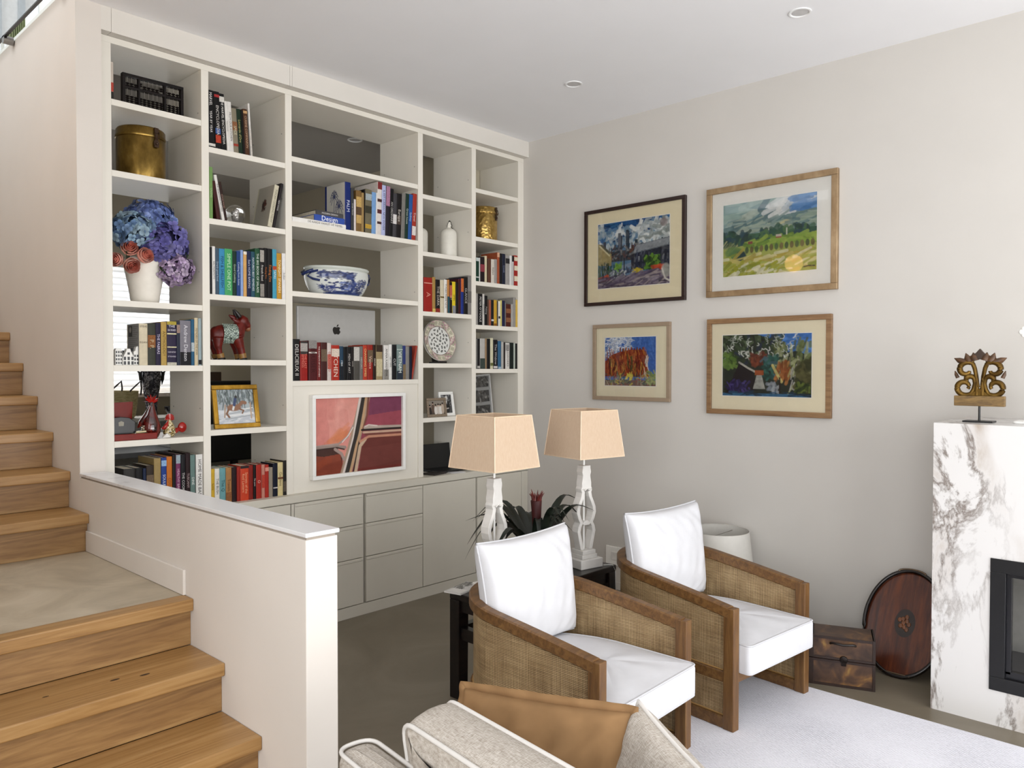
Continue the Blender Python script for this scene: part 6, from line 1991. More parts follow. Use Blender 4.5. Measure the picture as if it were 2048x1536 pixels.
def make_chair(label, loc, rz):
    t = thing('cane_armchair', label, 'armchair', loc, rz, 'cane barrel armchairs')
    P = chair_path()
    band(P, lambda y: rail_z(y) - 0.052, rail_z, 0.0235, 0.006).build('top_rail', M_TEAK, t, 35)
    band(P, lambda y: 0.212, lambda y: 0.262, 0.0185).build('middle_rail', M_TEAK, t, 35)
    band(P, lambda y: 0.0, lambda y: 0.056, 0.0185).build('bottom_rail', M_TEAK, t, 35)
    link('cane_panel', cane_panel(P, lambda y: 0.26, lambda y: rail_z(y) - 0.05), t)
    link('cane_panel', cane_panel(P, lambda y: 0.055, lambda y: 0.214), t)
    for zl, zh in ((lambda y: 0.262, lambda y: 0.267), (lambda y: rail_z(y) - 0.057, lambda y: rail_z(y) - 0.052), (lambda y: 0.056, lambda y: 0.061), (lambda y: 0.207, lambda y: 0.212)):
        band(P, zl, zh, 0.0085, 0.001).build('cane_bead', plain('#b08a54', 0.5), t, 35)
    for s in (-1, 1):
        x = s * (CW / 2 - 0.0235)
        MB().box(x - 0.0235, x + 0.0235, 0.0, 0.055, 0.0, 0.5565).build('front_post', M_TEAKV, t, None, 0.004)
    MB().box(-CW / 2 + 0.047, CW / 2 - 0.047, 0.008, 0.042, 0.212, 0.252).build('seat_rail', M_TEAK, t, None, 0.003)
    MB().prism([(-0.28, 0.03), (0.28, 0.03), (0.28, 0.5), (0.1, 0.72), (-0.1, 0.72), (-0.28, 0.5)], 0.225, 0.245, 'xy').build('seat_base', plain('#3a2a1c', 0.8), t)
    # seat cushion
    w = CW / 2 - 0.05
    out = rounded([(-w, -0.055), (w, -0.055), (w, 0.45), (0.16, 0.70), (-0.16, 0.70), (-w, 0.45)], [0.03, 0.03, 0.14, 0.12, 0.12, 0.14])
    box_cushion(out, 0.253, 0.394, 0.022, 0.028).build('seat_cushion', M_COTTON, t, 180)
    o2 = inset(out, 0.004)
    sc_ = t.children[-1]
    for z in (0.390, 0.262):
        MB().tube([(x, y, z) for x, y in o2], 0.0042, 6, True).build('piping', M_PIPE, sc_, 180)
    # back pillow
    pm, seam = pillow(0.61, 0.50, 0.21, 5, 0.06)
    pm.v = [(x * (1 - 0.05 * (0.25 - z) / 0.5), y, z) for x, y, z in pm.v]
    seam = [(x * (1 - 0.05 * (0.25 - z) / 0.5), y, z) for x, y, z in seam]
    Mx = Matrix.Translation((0.0, 0.635, 0.405 + 0.237)) @ Matrix.Rotation(math.radians(-8), 4, 'X')
    o = pm.build('back_pillow', M_COTTON, t, 180)
    o.matrix_local = Mx
    MB().tube(seam, 0.0045, 6, True).build('piping', M_PIPE, o, 180)
    return t


# rug first, the chairs stand on it
M_RUG, _nt, _b = new_mat('ribbed_wool')
_co = coords(_nt, (1, 1, 1))
_w = nd(_nt, 'ShaderNodeTexWave', i_Scale=33.0, i_Distortion=2.2, i_Detail=2.0)
_w.inputs['Detail Scale'].default_value = 3.0
_w.bands_direction = 'X'
_nt.links.new(_co, _w.inputs['Vector'])
_n = nd(_nt, 'ShaderNodeTexNoise', i_Scale=160.0, i_Detail=3.0)
_nt.links.new(coords(_nt, (1, 0.35, 1)), _n.inputs['Vector'])
_m = nd(_nt, 'ShaderNodeMath', operation='MULTIPLY')
_nt.links.new(_w.outputs[1], _m.inputs[0])
_nt.links.new(_n.outputs[0], _m.inputs[1])
_n2 = nd(_nt, 'ShaderNodeTexNoise', i_Scale=2.2, i_Detail=3.0)
_nt.links.new(_co, _n2.inputs['Vector'])
_m2 = nd(_nt, 'ShaderNodeMath', operation='MULTIPLY_ADD')
_m2.inputs[1].default_value = 0.3
_nt.links.new(_n2.outputs[0], _m2.inputs[0])
_nt.links.new(_m.outputs[0], _m2.inputs[2])
_nt.links.new(ramp(_nt, _m2.outputs[0], [(0.03, '#74737b'), (0.2, '#cfced6'), (0.42, '#f2f2f9')]), _b.inputs['Base Color'])
_b.inputs['Roughness'].default_value = 1.0
_b.inputs['Specular IOR Level'].default_value = 0.05
bump(_nt, _b, _m.outputs[0], 0.45, 0.004)
rug = MB().box(-3.3, -0.80, -6.2, -2.2, 0.0005, 0.012).build('rug', M_RUG, None, None, 0.004)
tag(rug, 'pale grey ribbed wool rug under the armchairs', 'rug')

make_chair('cane barrel armchair with white cushions, nearest the bookcase and sofa', (-2.123, -2.60, 0.0122), math.radians(1.0))
make_chair('cane barrel armchair with white cushions, nearest the picture wall', (-1.2035, -2.7015, 0.0122), math.radians(-5.9))

# ------------------------------------------------------------------ long black table behind the chairs
M_EBT = wood('black_lacquer_table', '#0a0808', '#120d0c', '#1f1512', (4, 20, 20), 0.3)
tb = thing('console_table', 'long low black table behind the armchairs carrying two lamps', 'table', (-1.62, -1.575, 0))
TX0, TX1, TY0, TY1, TZ = -0.51, 0.50, -0.155, 0.148, 0.532
MB().box(TX0, TX1, TY0, TY1, TZ - 0.035, TZ).build('top', M_EBT, tb, None, 0.006)
for x in (TX0 + 0.035, TX1 - 0.035):
    for y in (TY0 + 0.035, TY1 - 0.035):
        MB().prism([(x - 0.034, 0.0), (x + 0.028, 0.0), (x + 0.034, TZ - 0.035), (x - 0.034, TZ - 0.035)], y - 0.034, y + 0.034, 'xz').build('leg', M_EBT, tb, None, 0.004)
for y in (TY0 + 0.035, TY1 - 0.035):
    MB().box(TX0 + 0.068, TX1 - 0.068, y - 0.02, y + 0.02, 0.44, TZ - 0.035).build('apron', M_EBT, tb)
    MB().box(TX0 + 0.068, TX1 - 0.068, y - 0.02, y + 0.02, 0.30, 0.36).build('stretcher', M_EBT, tb)
for x in (TX0 + 0.035, TX1 - 0.035):
    MB().box(x - 0.02, x + 0.02, TY0 + 0.068, TY1 - 0.068, 0.44, TZ - 0.035).build('apron', M_EBT, tb)
    MB().box(x - 0.02, x + 0.02, TY0 + 0.068, TY1 - 0.068, 0.30, 0.36).build('stretcher', M_EBT, tb)
cv = Canvas(60, 80, '#cfcdca', 9)
cv.dabs(60, 0.4, 1.0, 0.5, 1.0, ['#3a3a38', '#6a6a66', '#8c8a86'], 0.15, 0.03)
cv.rect(0.05, 0.35, 0.1, 0.9, '#dedcd8')
mg = thing('magazine', 'magazine lying on the left end of the black table', 'magazine', (-2.14, -1.52, TZ + 0.0004), math.radians(12))
MB().box(0, 0.2, 0, 0.1, 0, 0.007).build('pages', plain('#d8d6d2', 0.6), mg)
me = cv.mesh('cover', 0.2, 0.1, attr_mat('photo_print', 0.25))
me.transform(Matrix.Translation((0, 0, 0.0074)) @ Matrix.Rotation(-PI / 2, 4, 'X'))
link('cover', me, mg)

# ------------------------------------------------------------------ table lamps with carved white bases
M_SHADE, _nt, _b = new_mat('linen_shade')
_n = nd(_nt, 'ShaderNodeTexNoise', i_Scale=140.0, i_Detail=2.0)
_nt.links.new(coords(_nt, (1, 1, 0.3)), _n.inputs['Vector'])
_nt.links.new(ramp(_nt, _n.outputs[0], [(0.3, '#d8bea2'), (0.7, '#dfc8ae')]), _b.inputs['Base Color'])
_b.inputs['Roughness'].default_value = 0.9
_tl = nd(_nt, 'ShaderNodeBsdfTranslucent')
_tl.inputs[0].default_value = lin('#d8b896')
_mx = nd(_nt, 'ShaderNodeMixShader')
_mx.inputs[0].default_value = 0.22
_nt.links.new(_b.outputs[0], _mx.inputs[1])
_nt.links.new(_tl.outputs[0], _mx.inputs[2])
_nt.links.new(_mx.outputs[0], _nt.nodes['Material Output'].inputs[0])
M_CARVE = plain('#d9d6d1', 0.55, var=0.05, scale=20)


def table_lamp(label, loc, rz):
    t = thing('table_lamp', label, 'lamp', loc, rz, 'carved white table lamps')
    MB().box(-0.08, 0.08, -0.075, 0.075, 0.0, 0.052).build('plinth', M_CARVE, t, None, 0.004)
    MB().box(-0.055, 0.055, -0.055, 0.055, 0.052, 0.075).build('step', M_CARVE, t, None, 0.003)
    MB().box(-0.047, 0.047, -0.05, 0.05, 0.075, 0.098).build('step', M_CARVE, t, None, 0.003)
    # outline of the fretwork: half width at height
    hw_ = [(0.098, 0.042), (0.15, 0.054), (0.20, 0.066), (0.228, 0.060), (0.25, 0.047), (0.275, 0.060), (0.305, 0.069), (0.335, 0.067), (0.365, 0.054), (0.395, 0.040), (0.42, 0.034), (0.437, 0.041), (0.452, 0.034), (0.475, 0.034), (0.495, 0.030), (0.515, 0.027), (0.535, 0.032), (0.55, 0.030), (0.555, 0.028), (0.572, 0.028)]
    th_ = 0.027
    # solid head from 0.437 up
    head = [(a, b) for a, b in hw_ if a >= 0.437]
    MB().prism([(b, a) for a, b in head] + [(-b, a) for a, b in reversed(head)], -th_, th_, 'xz').build('head', M_CARVE, t, None, 0.004)
    for s in (-1, 1):       # the two curved legs of the fretwork
        lo = [(a, b) for a, b in hw_ if a <= 0.44]
        inn = [(a, max(0.012, b - 0.022)) for a, b in lo]
        MB().prism([(s * b, a) for a, b in lo] + [(s * b, a) for a, b in reversed(inn)], -th_, th_, 'xz').build('scroll_leg', M_CARVE, t, None, 0.003)
        MB().tube([(s * 0.005, -th_ - 0.001, 0.44), (s * 0.016, -th_ - 0.001, 0.432), (s * 0.024, -th_ - 0.001, 0.44)], 0.005, 6).build('carving', M_CARVE, t, 60)
    MB().prism([(-0.03, 0.245), (-0.01, 0.262), (0.0, 0.256), (0.01, 0.262), (0.03, 0.245), (0.02, 0.235), (-0.02, 0.235)], -th_, th_, 'xz').build('crossbar', M_CARVE, t, None, 0.003)
    MB().tube([(0, 0, 0.098), (0, 0, 0.437)], 0.006, 10).build('rod', M_WHITE, t, 60)
    MB().tube([(0, 0, 0.572), (0, 0, 0.70)], 0.0065, 10).build('neck', M_WHITE, t, 60)
    # shade
    b0, b1, z0, z1, wl = 0.160, 0.132, 0.628, 0.885, 0.003
    mb = MB()
    for (A, B, C, D) in (((-1, -1), (1, -1), (1, -1), (-1, -1)), ((1, -1), (1, 1), (1, 1), (1, -1)), ((1, 1), (-1, 1), (-1, 1), (1, 1)), ((-1, 1), (-1, -1), (-1, -1), (-1, 1))):
        vs = []
        for off in (0.0, wl):
            vs += [((b0 - off) * A[0], (b0 - off) * A[1], z0), ((b0 - off) * B[0], (b0 - off) * B[1], z0), ((b1 - off) * C[0], (b1 - off) * C[1], z1), ((b1 - off) * D[0], (b1 - off) * D[1], z1)]
        mb.add(vs, [(0, 1, 2, 3), (7, 6, 5, 4), (0, 4, 5, 1), (2, 6, 7, 3)])
    sh = mb.build('shade', M_SHADE, t)
    for zz, bb in ((z0, b0), (z1, b1)):
        r_ = 0.0028
        MB().tube([(-bb, -bb, zz), (bb, -bb, zz), (bb, bb, zz), (-bb, bb, zz)], r_, 6, True).build('trim', plain('#dcc3a6', 0.9), sh, 60)
    for sx, sy in ((-1, -1), (1, -1), (1, 1), (-1, 1)):
        MB().tube([(b0 * sx, b0 * sy, z0), (b1 * sx, b1 * sy, z1)], 0.0028, 6).build('seam', plain('#e4ceb4', 0.9), sh, 60)
    MB().tube([(-b1, 0, z1 - 0.02), (b1, 0, z1 - 0.02)], 0.002, 6).build('harp', plain('#b0aca6', 0.3, metal=0.8), t, 60)
    return t


table_lamp('carved white table lamp with a square beige shade, nearest the bookcase', (-1.985, -1.60, TZ + 0.0003), math.radians(0))
table_lamp('carved white table lamp with a square beige shade, in front of the picture wall', (-1.27, -1.61, TZ + 0.0003), math.radians(-12))
cd = MB().tube([(-1.19, -1.69, TZ + 0.004), (-1.165, -1.71, TZ + 0.004), (-1.15, -1.725, TZ + 0.003), (-1.14, -1.738, TZ - 0.03), (-1.138, -1.74, 0.36), (-1.13, -1.745, 0.2)], 0.0025, 6).build('lamp_cord', M_WHITE, None, 60)
tag(cd, 'thin white lamp cord hanging over the edge of the black table', 'cord')

# bromeliad -------------------------------------------------------------------------------
pl = thing('bromeliad', 'dark green bromeliad with a dark red flower spike between the lamps', 'plant', (-1.665, -1.60, TZ + 0.0003))
MB().lathe([(0.06, 0), (0.07, 0.005), (0.085, 0.13), (0.09, 0.15), (0.082, 0.15), (0.07, 0.12), (0.001, 0.12)], 28).build('pot', plain('#1b1716', 0.3), pl, 60)
M_BROM = plain('#121a12', 0.4, var=0.35, scale=14)
rs = np.random.RandomState(12)
angs = list(np.linspace(0, 2 * PI, 30, endpoint=False))
for k, a in enumerate(angs):
    L = rs.uniform(0.36, 0.54)
    rise = rs.uniform(0.14, 0.30)
    droop = rs.uniform(0.05, 0.30)
    a += rs.normal(0, 0.1)
    d = Vector((math.cos(a), math.sin(a), 0))
    if a % (2 * PI) > PI * 1.15 and a % (2 * PI) < PI * 1.85:
        L *= 0.42           # towards the chair backs the leaves are short
    e = Vector((-math.sin(a), math.cos(a), 0))
    rings = []
    for i in range(13):
        f = i / 12
        p = d * (0.02 + L * f * (1 - 0.12 * f)) + Vector((0, 0, 0.13 + rise * math.sin(min(1, f * 1.25) * PI / 2 * 1.1) - droop * max(0, f - 0.4) ** 1.6 * 2.0))
        wv = 0.020 * (1 - f ** 3) * (0.7 + 0.6 * math.sin(PI * min(1, f + 0.25))) + 0.0008
        rings.append([p - e * wv + Vector((0, 0, wv * 0.5)), p, p + e * wv + Vector((0, 0, wv * 0.5))])
    MB().loft(rings, False, False).build('leaf', M_BROM, pl, 180)
MB().tube([(0, 0, 0.1), (0.002, 0, 0.25), (0.0, 0, 0.36), (-0.002, 0, 0.42)], [0.02, 0.022, 0.026, 0.03], 12).build('flower_spike', plain('#3a0f0e', 0.5, var=0.3), pl, 60)
mb = MB()
for k in range(12):
    a = k * 2.4
    q = 0.012 + 0.02 * ((k % 4) / 3)
    mb.tube([(0.016 * math.cos(a), 0.016 * math.sin(a), 0.405), (q * math.cos(a), q * math.sin(a), 0.44), (1.7 * q * math.cos(a), 1.7 * q * math.sin(a), 0.452 + 0.01 * (k % 3))], [0.009, 0.006, 0.001], 6)
mb.build('bracts', plain('#5a1a14', 0.5, var=0.4), pl, 60)

# drum lamp behind the right chair ------------------------------------------------------------
dl = thing('drum_lamp', 'low lamp with a white drum shade behind the right armchair', 'lamp', (-0.285, -1.92, 0.0))
mb = MB().lathe([(0.235, 0.24), (0.19, 0.63), (0.187, 0.63), (0.232, 0.24)], 56, cap=False)
mb.build('shade', plain('#cdcac3', 0.85, var=0.02), dl, 60)
MB().tube([(0.1885 * math.cos(a), 0.1885 * math.sin(a), 0.63) for a in np.linspace(0, 2 * PI, 49)[:-1]], 0.0022, 6, True).build('rim', plain('#c4c0b8', 0.5), dl, 180)
MB().lathe([(0.11, 0), (0.11, 0.012), (0.03, 0.025), (0.02, 0.05), (0.045, 0.12), (0.05, 0.2), (0.02, 0.28), (0.012, 0.3), (0.012, 0.42), (0.001, 0.42)], 28).build('base', plain('#b7b2a8', 0.4), dl, 60)
MB().tube([(-0.187, 0, 0.60), (0.187, 0, 0.60)], 0.002, 6).build('spider', plain('#a8a49c', 0.3, metal=0.8), dl, 60)
MB().ball((0, 0, 0.47), 0.032, 14, 10).build('bulb', plain('#efece4', 0.2), dl, 180)

# wall plate
wp = thing('wall_plate', 'white rectangular plate low on the grey wall beside the lamp', 'wall plate', (-0.002, -0.93, 0.25))
MB().box(-0.012, 0.001, -0.08, 0.08, -0.07, 0.07).build('plate', M_WHITE, wp, None, 0.003)
MB().box(-0.015, -0.012, -0.03, 0.03, -0.03, 0.03).build('socket', plain('#dcdad6', 0.4), wp, None, 0.002)

# ------------------------------------------------------------------ fireplace
FX, FY0, FY1, FZ = -0.62, -5.7, -3.233, 1.39
OY0, OY1, OZ0, OZ1 = -5.35, -3.478, 0.165, 0.776
fp = thing('fireplace', 'white marble fireplace block with brown veins and a black fire insert', 'fireplace', (-0.3, -3.233, 0))
px, py = -0.3, -3.233


def fbx(nm, mat, x0, x1, y0, y1, z0, z1, parent=None, bev=0.0):
    return MB().box(x0 - px, x1 - px, y0 - py, y1 - py, z0, z1).build(nm, mat, parent or fp, None, bev)


mb = MB()
for (y0, y1, z0, z1) in ((FY0, FY1, OZ1, FZ), (FY0, FY1, 0.0, OZ0), (OY1, FY1, OZ0, OZ1), (FY0, OY0, OZ0, OZ1)):
    mb.box(FX - px, -0.001 - px, y0 - py, y1 - py, z0, z1)
mb.build('surround', M_MARBLE, fp)
BK_ = plain('#0d0d10', 0.35, var=0.05)
fw = 0.062
for (y0, y1, z0, z1) in ((OY0, OY1, OZ1 - fw, OZ1), (OY0, OY1, OZ0, OZ0 + fw), (OY1 - fw, OY1, OZ0 + fw, OZ1 - fw), (OY0, OY0 + fw, OZ0 + fw, OZ1 - fw)):
    fbx('frame', BK_, FX - 0.006, FX + 0.05, y0, y1, z0, z1, None, 0.002)
f2 = 0.02
for (y0, y1, z0, z1) in ((OY0 + fw, OY1 - fw, OZ1 - fw - f2, OZ1 - fw), (OY0 + fw, OY1 - fw, OZ0 + fw, OZ0 + fw + f2 * 1.6), (OY1 - fw - f2, OY1 - fw, OZ0 + fw + f2, OZ1 - fw - f2), (OY0 + fw, OY0 + fw + f2, OZ0 + fw + f2, OZ1 - fw - f2)):
    fbx('inner_frame', plain('#17171b', 0.25), FX + 0.015, FX + 0.05, y0, y1, z0, z1, None, 0.001)
MB().add([(FX + 0.032 - px, OY0 + fw - py, OZ0 + fw), (FX + 0.032 - px, OY1 - fw - py, OZ0 + fw), (FX + 0.032 - px, OY1 - fw - py, OZ1 - fw), (FX + 0.032 - px, OY0 + fw - py, OZ1 - fw)], [(0, 1, 2, 3)]).build('glass', pane_mat('fire_glass', (0.85, 0.85, 0.85, 1)), fp)
GR = plain('#8d8b85', 0.7)
fbx('firebox', GR, -0.2, -0.19, OY0 + 0.01, OY1 - 0.01, OZ0 + 0.01, OZ1 - 0.01)
fbx('firebox', GR, FX + 0.05, -0.2, OY1 - 0.02, OY1 - 0.01, OZ0 + 0.01, OZ1 - 0.01)
fbx('firebox', plain('#4a4844', 0.8), FX + 0.05, -0.2, OY0 + 0.01, OY1 - 0.02, OZ0 + 0.01, OZ0 + 0.07)
mb = MB()
rs = np.random.RandomState(8)
for k in range(170):
    y = rs.uniform(-4.6, OY1 - 0.13)
    x = rs.uniform(-0.50, -0.3)
    hgt = 0.05 * max(0, 1 - ((x + 0.4) / 0.12) ** 2)
    mb.ball((x - px, y - py, OZ0 + 0.08 + rs.uniform(0, hgt)), rs.uniform(0.012, 0.022), 7, 5, (1, 1.2, 0.7))
mb.build('pebbles', plain('#a59c8c', 0.6, var=0.4, scale=22), fp, 180)['kind'] = 'stuff'

# carved ornament on the mantel: local x runs to the right in the picture, it faces -x of the room
orn = thing('carved_ornament', 'gilded carved scroll ornament on a black stand on the mantel', 'ornament', (-0.43, -3.385, FZ + 0.0003), -PI / 2)
MB().box(-0.064, 0.064, -0.045, 0.045, 0, 0.008).build('base', M_BLACK, orn, None, 0.002)
MB().tube([(0, 0, 0.008), (0, 0, 0.085)], 0.005, 10).build('stem', M_BLACK, orn, 60)
M_OLDW = wood('old_gilt_block', '#44301a', '#745a32', '#927442', (8, 30, 30), 0.45)
MB().box(-0.108, 0.108, -0.016, 0.016, 0.078, 0.128).build('block', M_OLDW, orn, None, 0.003)
M_GILT = brass('carved_gilt', '#3a2812', '#6e5426', '#a08044', 0.5)


def scroll(cx, cz, r0, r1, a0, turns, tail, s):
    pts = []
    n_ = 26
    for k in range(n_):
        f = k / (n_ - 1)
        a = a0 + turns * 2 * PI * f
        r = r1 + (r0 - r1) * (1 - f)
        pts.append((s * (cx + r * math.cos(a)), 0.0, cz + r * math.sin(a)))
    pts = [(s * x, 0.0, z) for x, z in tail] + pts
    n2 = len(pts)
    rad = [0.0115 * (0.75 + 0.45 * math.sin(PI * min(1, i / n2 * 1.1))) for i in range(n2)]
    mb = MB().tube(pts, rad, 8)
    mb.xform(Matrix.Diagonal((1, 1.25, 1, 1)))
    return mb


for s in (-1, 1):
    scroll(0.058, 0.255, 0.04, 0.015, PI * 0.75, -0.82, [(0.008, 0.17), (0.014, 0.22), (0.022, 0.262)], s).build('scroll', M_GILT, orn, 60)
    scroll(0.065, 0.170, 0.042, 0.016, PI * 1.25, 0.95, [(0.012, 0.214), (0.02, 0.19), (0.026, 0.16)], s).build('scroll', M_GILT, orn, 60)
    scroll(0.045, 0.205, 0.022, 0.01, PI * 0.95, -0.62, [(0.012, 0.14), (0.018, 0.175)], s).build('scroll', M_GILT, orn, 60)
    # leaf points along the crown
    for (x0, z0_, x1, z1_, wd) in ((0.02, 0.30, 0.03, 0.34, 0.018), (0.045, 0.295, 0.062, 0.337, 0.016), (0.06, 0.292, 0.112, 0.312, 0.015), (0.095, 0.215, 0.108, 0.25, 0.009), (0.035, 0.28, 0.04, 0.325, 0.012)):
        MB().tube([(s * x0, 0, z0_), (s * (x0 * 0.4 + x1 * 0.6), 0, z0_ * 0.5 + z1_ * 0.5), (s * x1, 0, z1_)], [wd, wd * 0.9, 0.0015], 8).build('leaf_point', plain('#4d3219', 0.45, var=0.5, scale=60), orn, 60)
    MB().tube([(s * 0.012, 0, 0.13), (s * 0.014, 0, 0.19), (s * 0.018, 0, 0.24), (s * 0.034, 0, 0.29), (s * 0.024, 0, 0.325)], [0.013, 0.011, 0.009, 0.010, 0.006], 8).build('stalk', M_GILT, orn, 60)
MB().prism([(-0.036, 0.322), (-0.016, 0.338), (0.0, 0.358), (0.016, 0.338), (0.036, 0.322), (0.014, 0.306), (-0.014, 0.306)], -0.01, 0.01, 'xz').build('crown', plain('#33200f', 0.5, var=0.4), orn, None, 0.002)
MB().prism([(-0.05, 0.128), (0.05, 0.128), (0.02, 0.15), (0.0, 0.165), (-0.02, 0.15)], -0.011, 0.011, 'xz').build('foot_leaf', M_GILT, orn, None, 0.002)

o = MB().prism(rounded([(-0.3, -4.0), (-0.45, -4.0), (-0.45, -3.525), (-0.3, -3.525)][::-1], 0.02), 0, 0.012, 'xy').build('stone_tray', M_WHITE, None, None, 0.004)
o.location = (0, 0, FZ + 0.0003)
tag(o, 'flat white tray on the mantel at the picture edge', 'tray')
oc = thing('white_orchid', 'white blossom entering the frame above the mantel', 'flower', (-0.32, -3.74, FZ + 0.0125))
MB().lathe([(0.03, 0), (0.04, 0.004), (0.05, 0.07), (0.045, 0.072), (0.035, 0.02), (0.001, 0.02)], 24).build('pot', M_WHITE, oc, 60)
MB().tube([(0, 0, 0.03), (0.0, -0.01, 0.25), (-0.01, 0.05, 0.39), (-0.025, 0.15, 0.43)], 0.003, 6).build('stem', plain('#4a5a34', 0.5), oc, 60)
for (dy, dz) in ((0.185, 0.425), (0.10, 0.44), (0.03, 0.41)):
    mb = MB()
    for k in range(5):
        a = 2 * PI * k / 5
        mb.ball((-0.03, dy + 0.014 * math.cos(a), dz + 0.014 * math.sin(a)), 0.013, 8, 6, (0.35, 1, 1))
    mb.build('blossom', plain('#f2f1ec', 0.6), oc, 180)

# ------------------------------------------------------------------ oval wooden tray leaning on the wall
tr = thing('oval_tray', 'oval dark wood tray leaning against the wall beside the fireplace', 'tray', (-0.335, -2.99, 0.004))
tr.rotation_euler = (0, math.radians(30), 0)
M_MAHO = wood('mahogany', '#2c1208', '#4c210e', '#6b3314', (20, 20, 2.2), 0.25)
ry, rz_ = 0.205, 0.292
mb = MB()
rings = []
for (k, dx) in ((1.0, 0.014), (1.0, 0.0), (0.97, -0.0), (0.97, 0.004), (0.5, 0.004), (0.02, 0.004)):
    rings.append([(dx, ry * k * math.cos(a), rz_ + rz_ * k * math.sin(a)) for a in np.linspace(0, 2 * PI, 65)[:-1]])
mb.loft(rings, True, True).build('board', M_MAHO, tr, 40)
MB().tube([(-0.008, ry * math.cos(a), rz_ + rz_ * math.sin(a)) for a in np.linspace(0, 2 * PI, 65)[:-1]], 0.011, 8, True).build('rim', plain('#140c09', 0.25), tr, 180)
mb = MB()
mb.loft([[(0.0034, 0.052 * k * math.cos(a), rz_ + 0.078 * k * math.sin(a)) for a in np.linspace(0, 2 * PI, 41)[:-1]] for k in (1.0, 0.03)], True, False)
mb.build('inlay', plain('#1f0f08', 0.3), tr)
mb = MB()
for k in range(9):
    a = k * 2.4
    q = 0.03 * math.sqrt((k + 0.5) / 9)
    mb.ball((0.002, q * math.cos(a), rz_ + 1.4 * q * math.sin(a)), 0.011, 8, 6, (0.15, 1, 1.2))
mb.build('inlay_flower', plain('#6b3d1c', 0.35, var=0.3), tr, 180)
for zz in (0.012, rz_ * 2 - 0.012):
    MB().tube([(-0.012, 0.07 * math.cos(a), zz + (0.02 if zz > 0.3 else -0.0) * math.sin(a)) for a in np.linspace(0, PI, 9)], 0.006, 7).build('handle', plain('#6b5a48', 0.25, metal=0.8), tr, 60)

# ------------------------------------------------------------------ small travel chest
ch = thing('travel_chest', 'small brown decorated chest with a dark latch on the floor', 'chest', (-0.572, -2.795, 0.0003), math.radians(-68.9))
M_CHEST, _nt, _b = new_mat('decorated_leather')
_n = nd(_nt, 'ShaderNodeTexNoise', i_Scale=9.0, i_Detail=4.0, i_Distortion=1.0)
_nt.links.new(coords(_nt), _n.inputs['Vector'])
_nt.links.new(ramp(_nt, _n.outputs[0], [(0.35, '#2a1a12'), (0.52, '#4a3222'), (0.62, '#6b4a28'), (0.72, '#94743a')]), _b.inputs['Base Color'])
_b.inputs['Roughness'].default_value = 0.5
L_, Dp, Hc = 0.152, 0.10, 0.258
MB().box(-L_, L_, -Dp, Dp, 0.0, Hc * 0.53).build('body', M_CHEST, ch, None, 0.003)
MB().box(-L_, L_, -Dp, Dp, Hc * 0.545, Hc).build('lid', M_CHEST, ch, None, 0.006)
M_TRIM = plain('#26150d', 0.45, var=0.2)
for s in (-1, 1):
    for z0, z1 in ((0, Hc * 0.53), (Hc * 0.545, Hc)):
        MB().box(s * L_ - 0.012, s * L_ + 0.002 if s > 0 else s * L_ + 0.012, -Dp - 0.003, Dp + 0.003, z0, z1).build('edge_strap', M_TRIM, ch, None, 0.001)
for z0, z1 in ((0, 0.014), (Hc * 0.53 - 0.012, Hc * 0.53), (Hc * 0.545, Hc * 0.545 + 0.012), (Hc - 0.014, Hc)):
    MB().box(-L_ + 0.012, L_ - 0.012, -Dp - 0.0025, -Dp + 0.002, z0, z1).build('edge_strap', M_TRIM, ch)
mb = MB().lathe([(0.02, 0.0), (0.018, 0.004), (0.008, 0.007), (0.001, 0.008)], 18)
mb.xform(Matrix.Translation((0.005, -Dp - 0.003, Hc * 0.56)) @ Matrix.Rotation(PI / 2, 4, 'X'))
mb.box(-0.007, 0.017, -Dp - 0.008, -Dp - 0.003, Hc * 0.44, Hc * 0.53)
mb.build('latch', plain('#1b130f', 0.35, metal=0.6), ch, 40)
MB().tube([(-0.06, -Dp - 0.006, Hc * 0.87), (-0.05, -Dp - 0.02, Hc * 0.9), (0.0, -Dp - 0.024, Hc * 0.88), (0.05, -Dp - 0.02, Hc * 0.9), (0.06, -Dp - 0.006, Hc * 0.87)], 0.006, 8).build('handle', plain('#17100d', 0.4), ch, 60)

# ------------------------------------------------------------------ sofa in the foreground, facing the fireplace
M_LINEN, _nt, _b = new_mat('oatmeal_linen')
_n1 = nd(_nt, 'ShaderNodeTexNoise', i_Scale=1.0, i_Detail=2.0)
_nt.links.new(coords(_nt, (500, 60, 60)), _n1.inputs['Vector'])
_n2 = nd(_nt, 'ShaderNodeTexNoise', i_Scale=1.0, i_Detail=2.0)
_nt.links.new(coords(_nt, (60, 500, 500)), _n2.inputs['Vector'])
_m = nd(_nt, 'ShaderNodeMath', operation='ADD')
_nt.links.new(_n1.outputs[0], _m.inputs[0])
_nt.links.new(_n2.outputs[0], _m.inputs[1])
_h = nd(_nt, 'ShaderNodeMath', operation='MULTIPLY')
_h.inputs[1].default_value = 0.5
_nt.links.new(_m.outputs[0], _h.inputs[0])
_nt.links.new(ramp(_nt, _h.outputs[0], [(0.34, '#968c80'), (0.5, '#b1a99f'), (0.66, '#c6c0b8')]), _b.inputs['Base Color'])
_b.inputs['Roughness'].default_value = 0.95
_b.inputs['Specular IOR Level'].default_value = 0.1
bump(_nt, _b, _h.outputs[0], 0.35, 0.003)
M_PIPING = plain('#cfcbc6', 0.9, var=0.03, spec=0.1)
sf = thing('sofa', 'oatmeal linen sofa with pale piping seen from behind', 'sofa', (-3.321, -3.6445, 0.0), math.radians(-7))
ox, oy = -3.2, -3.6


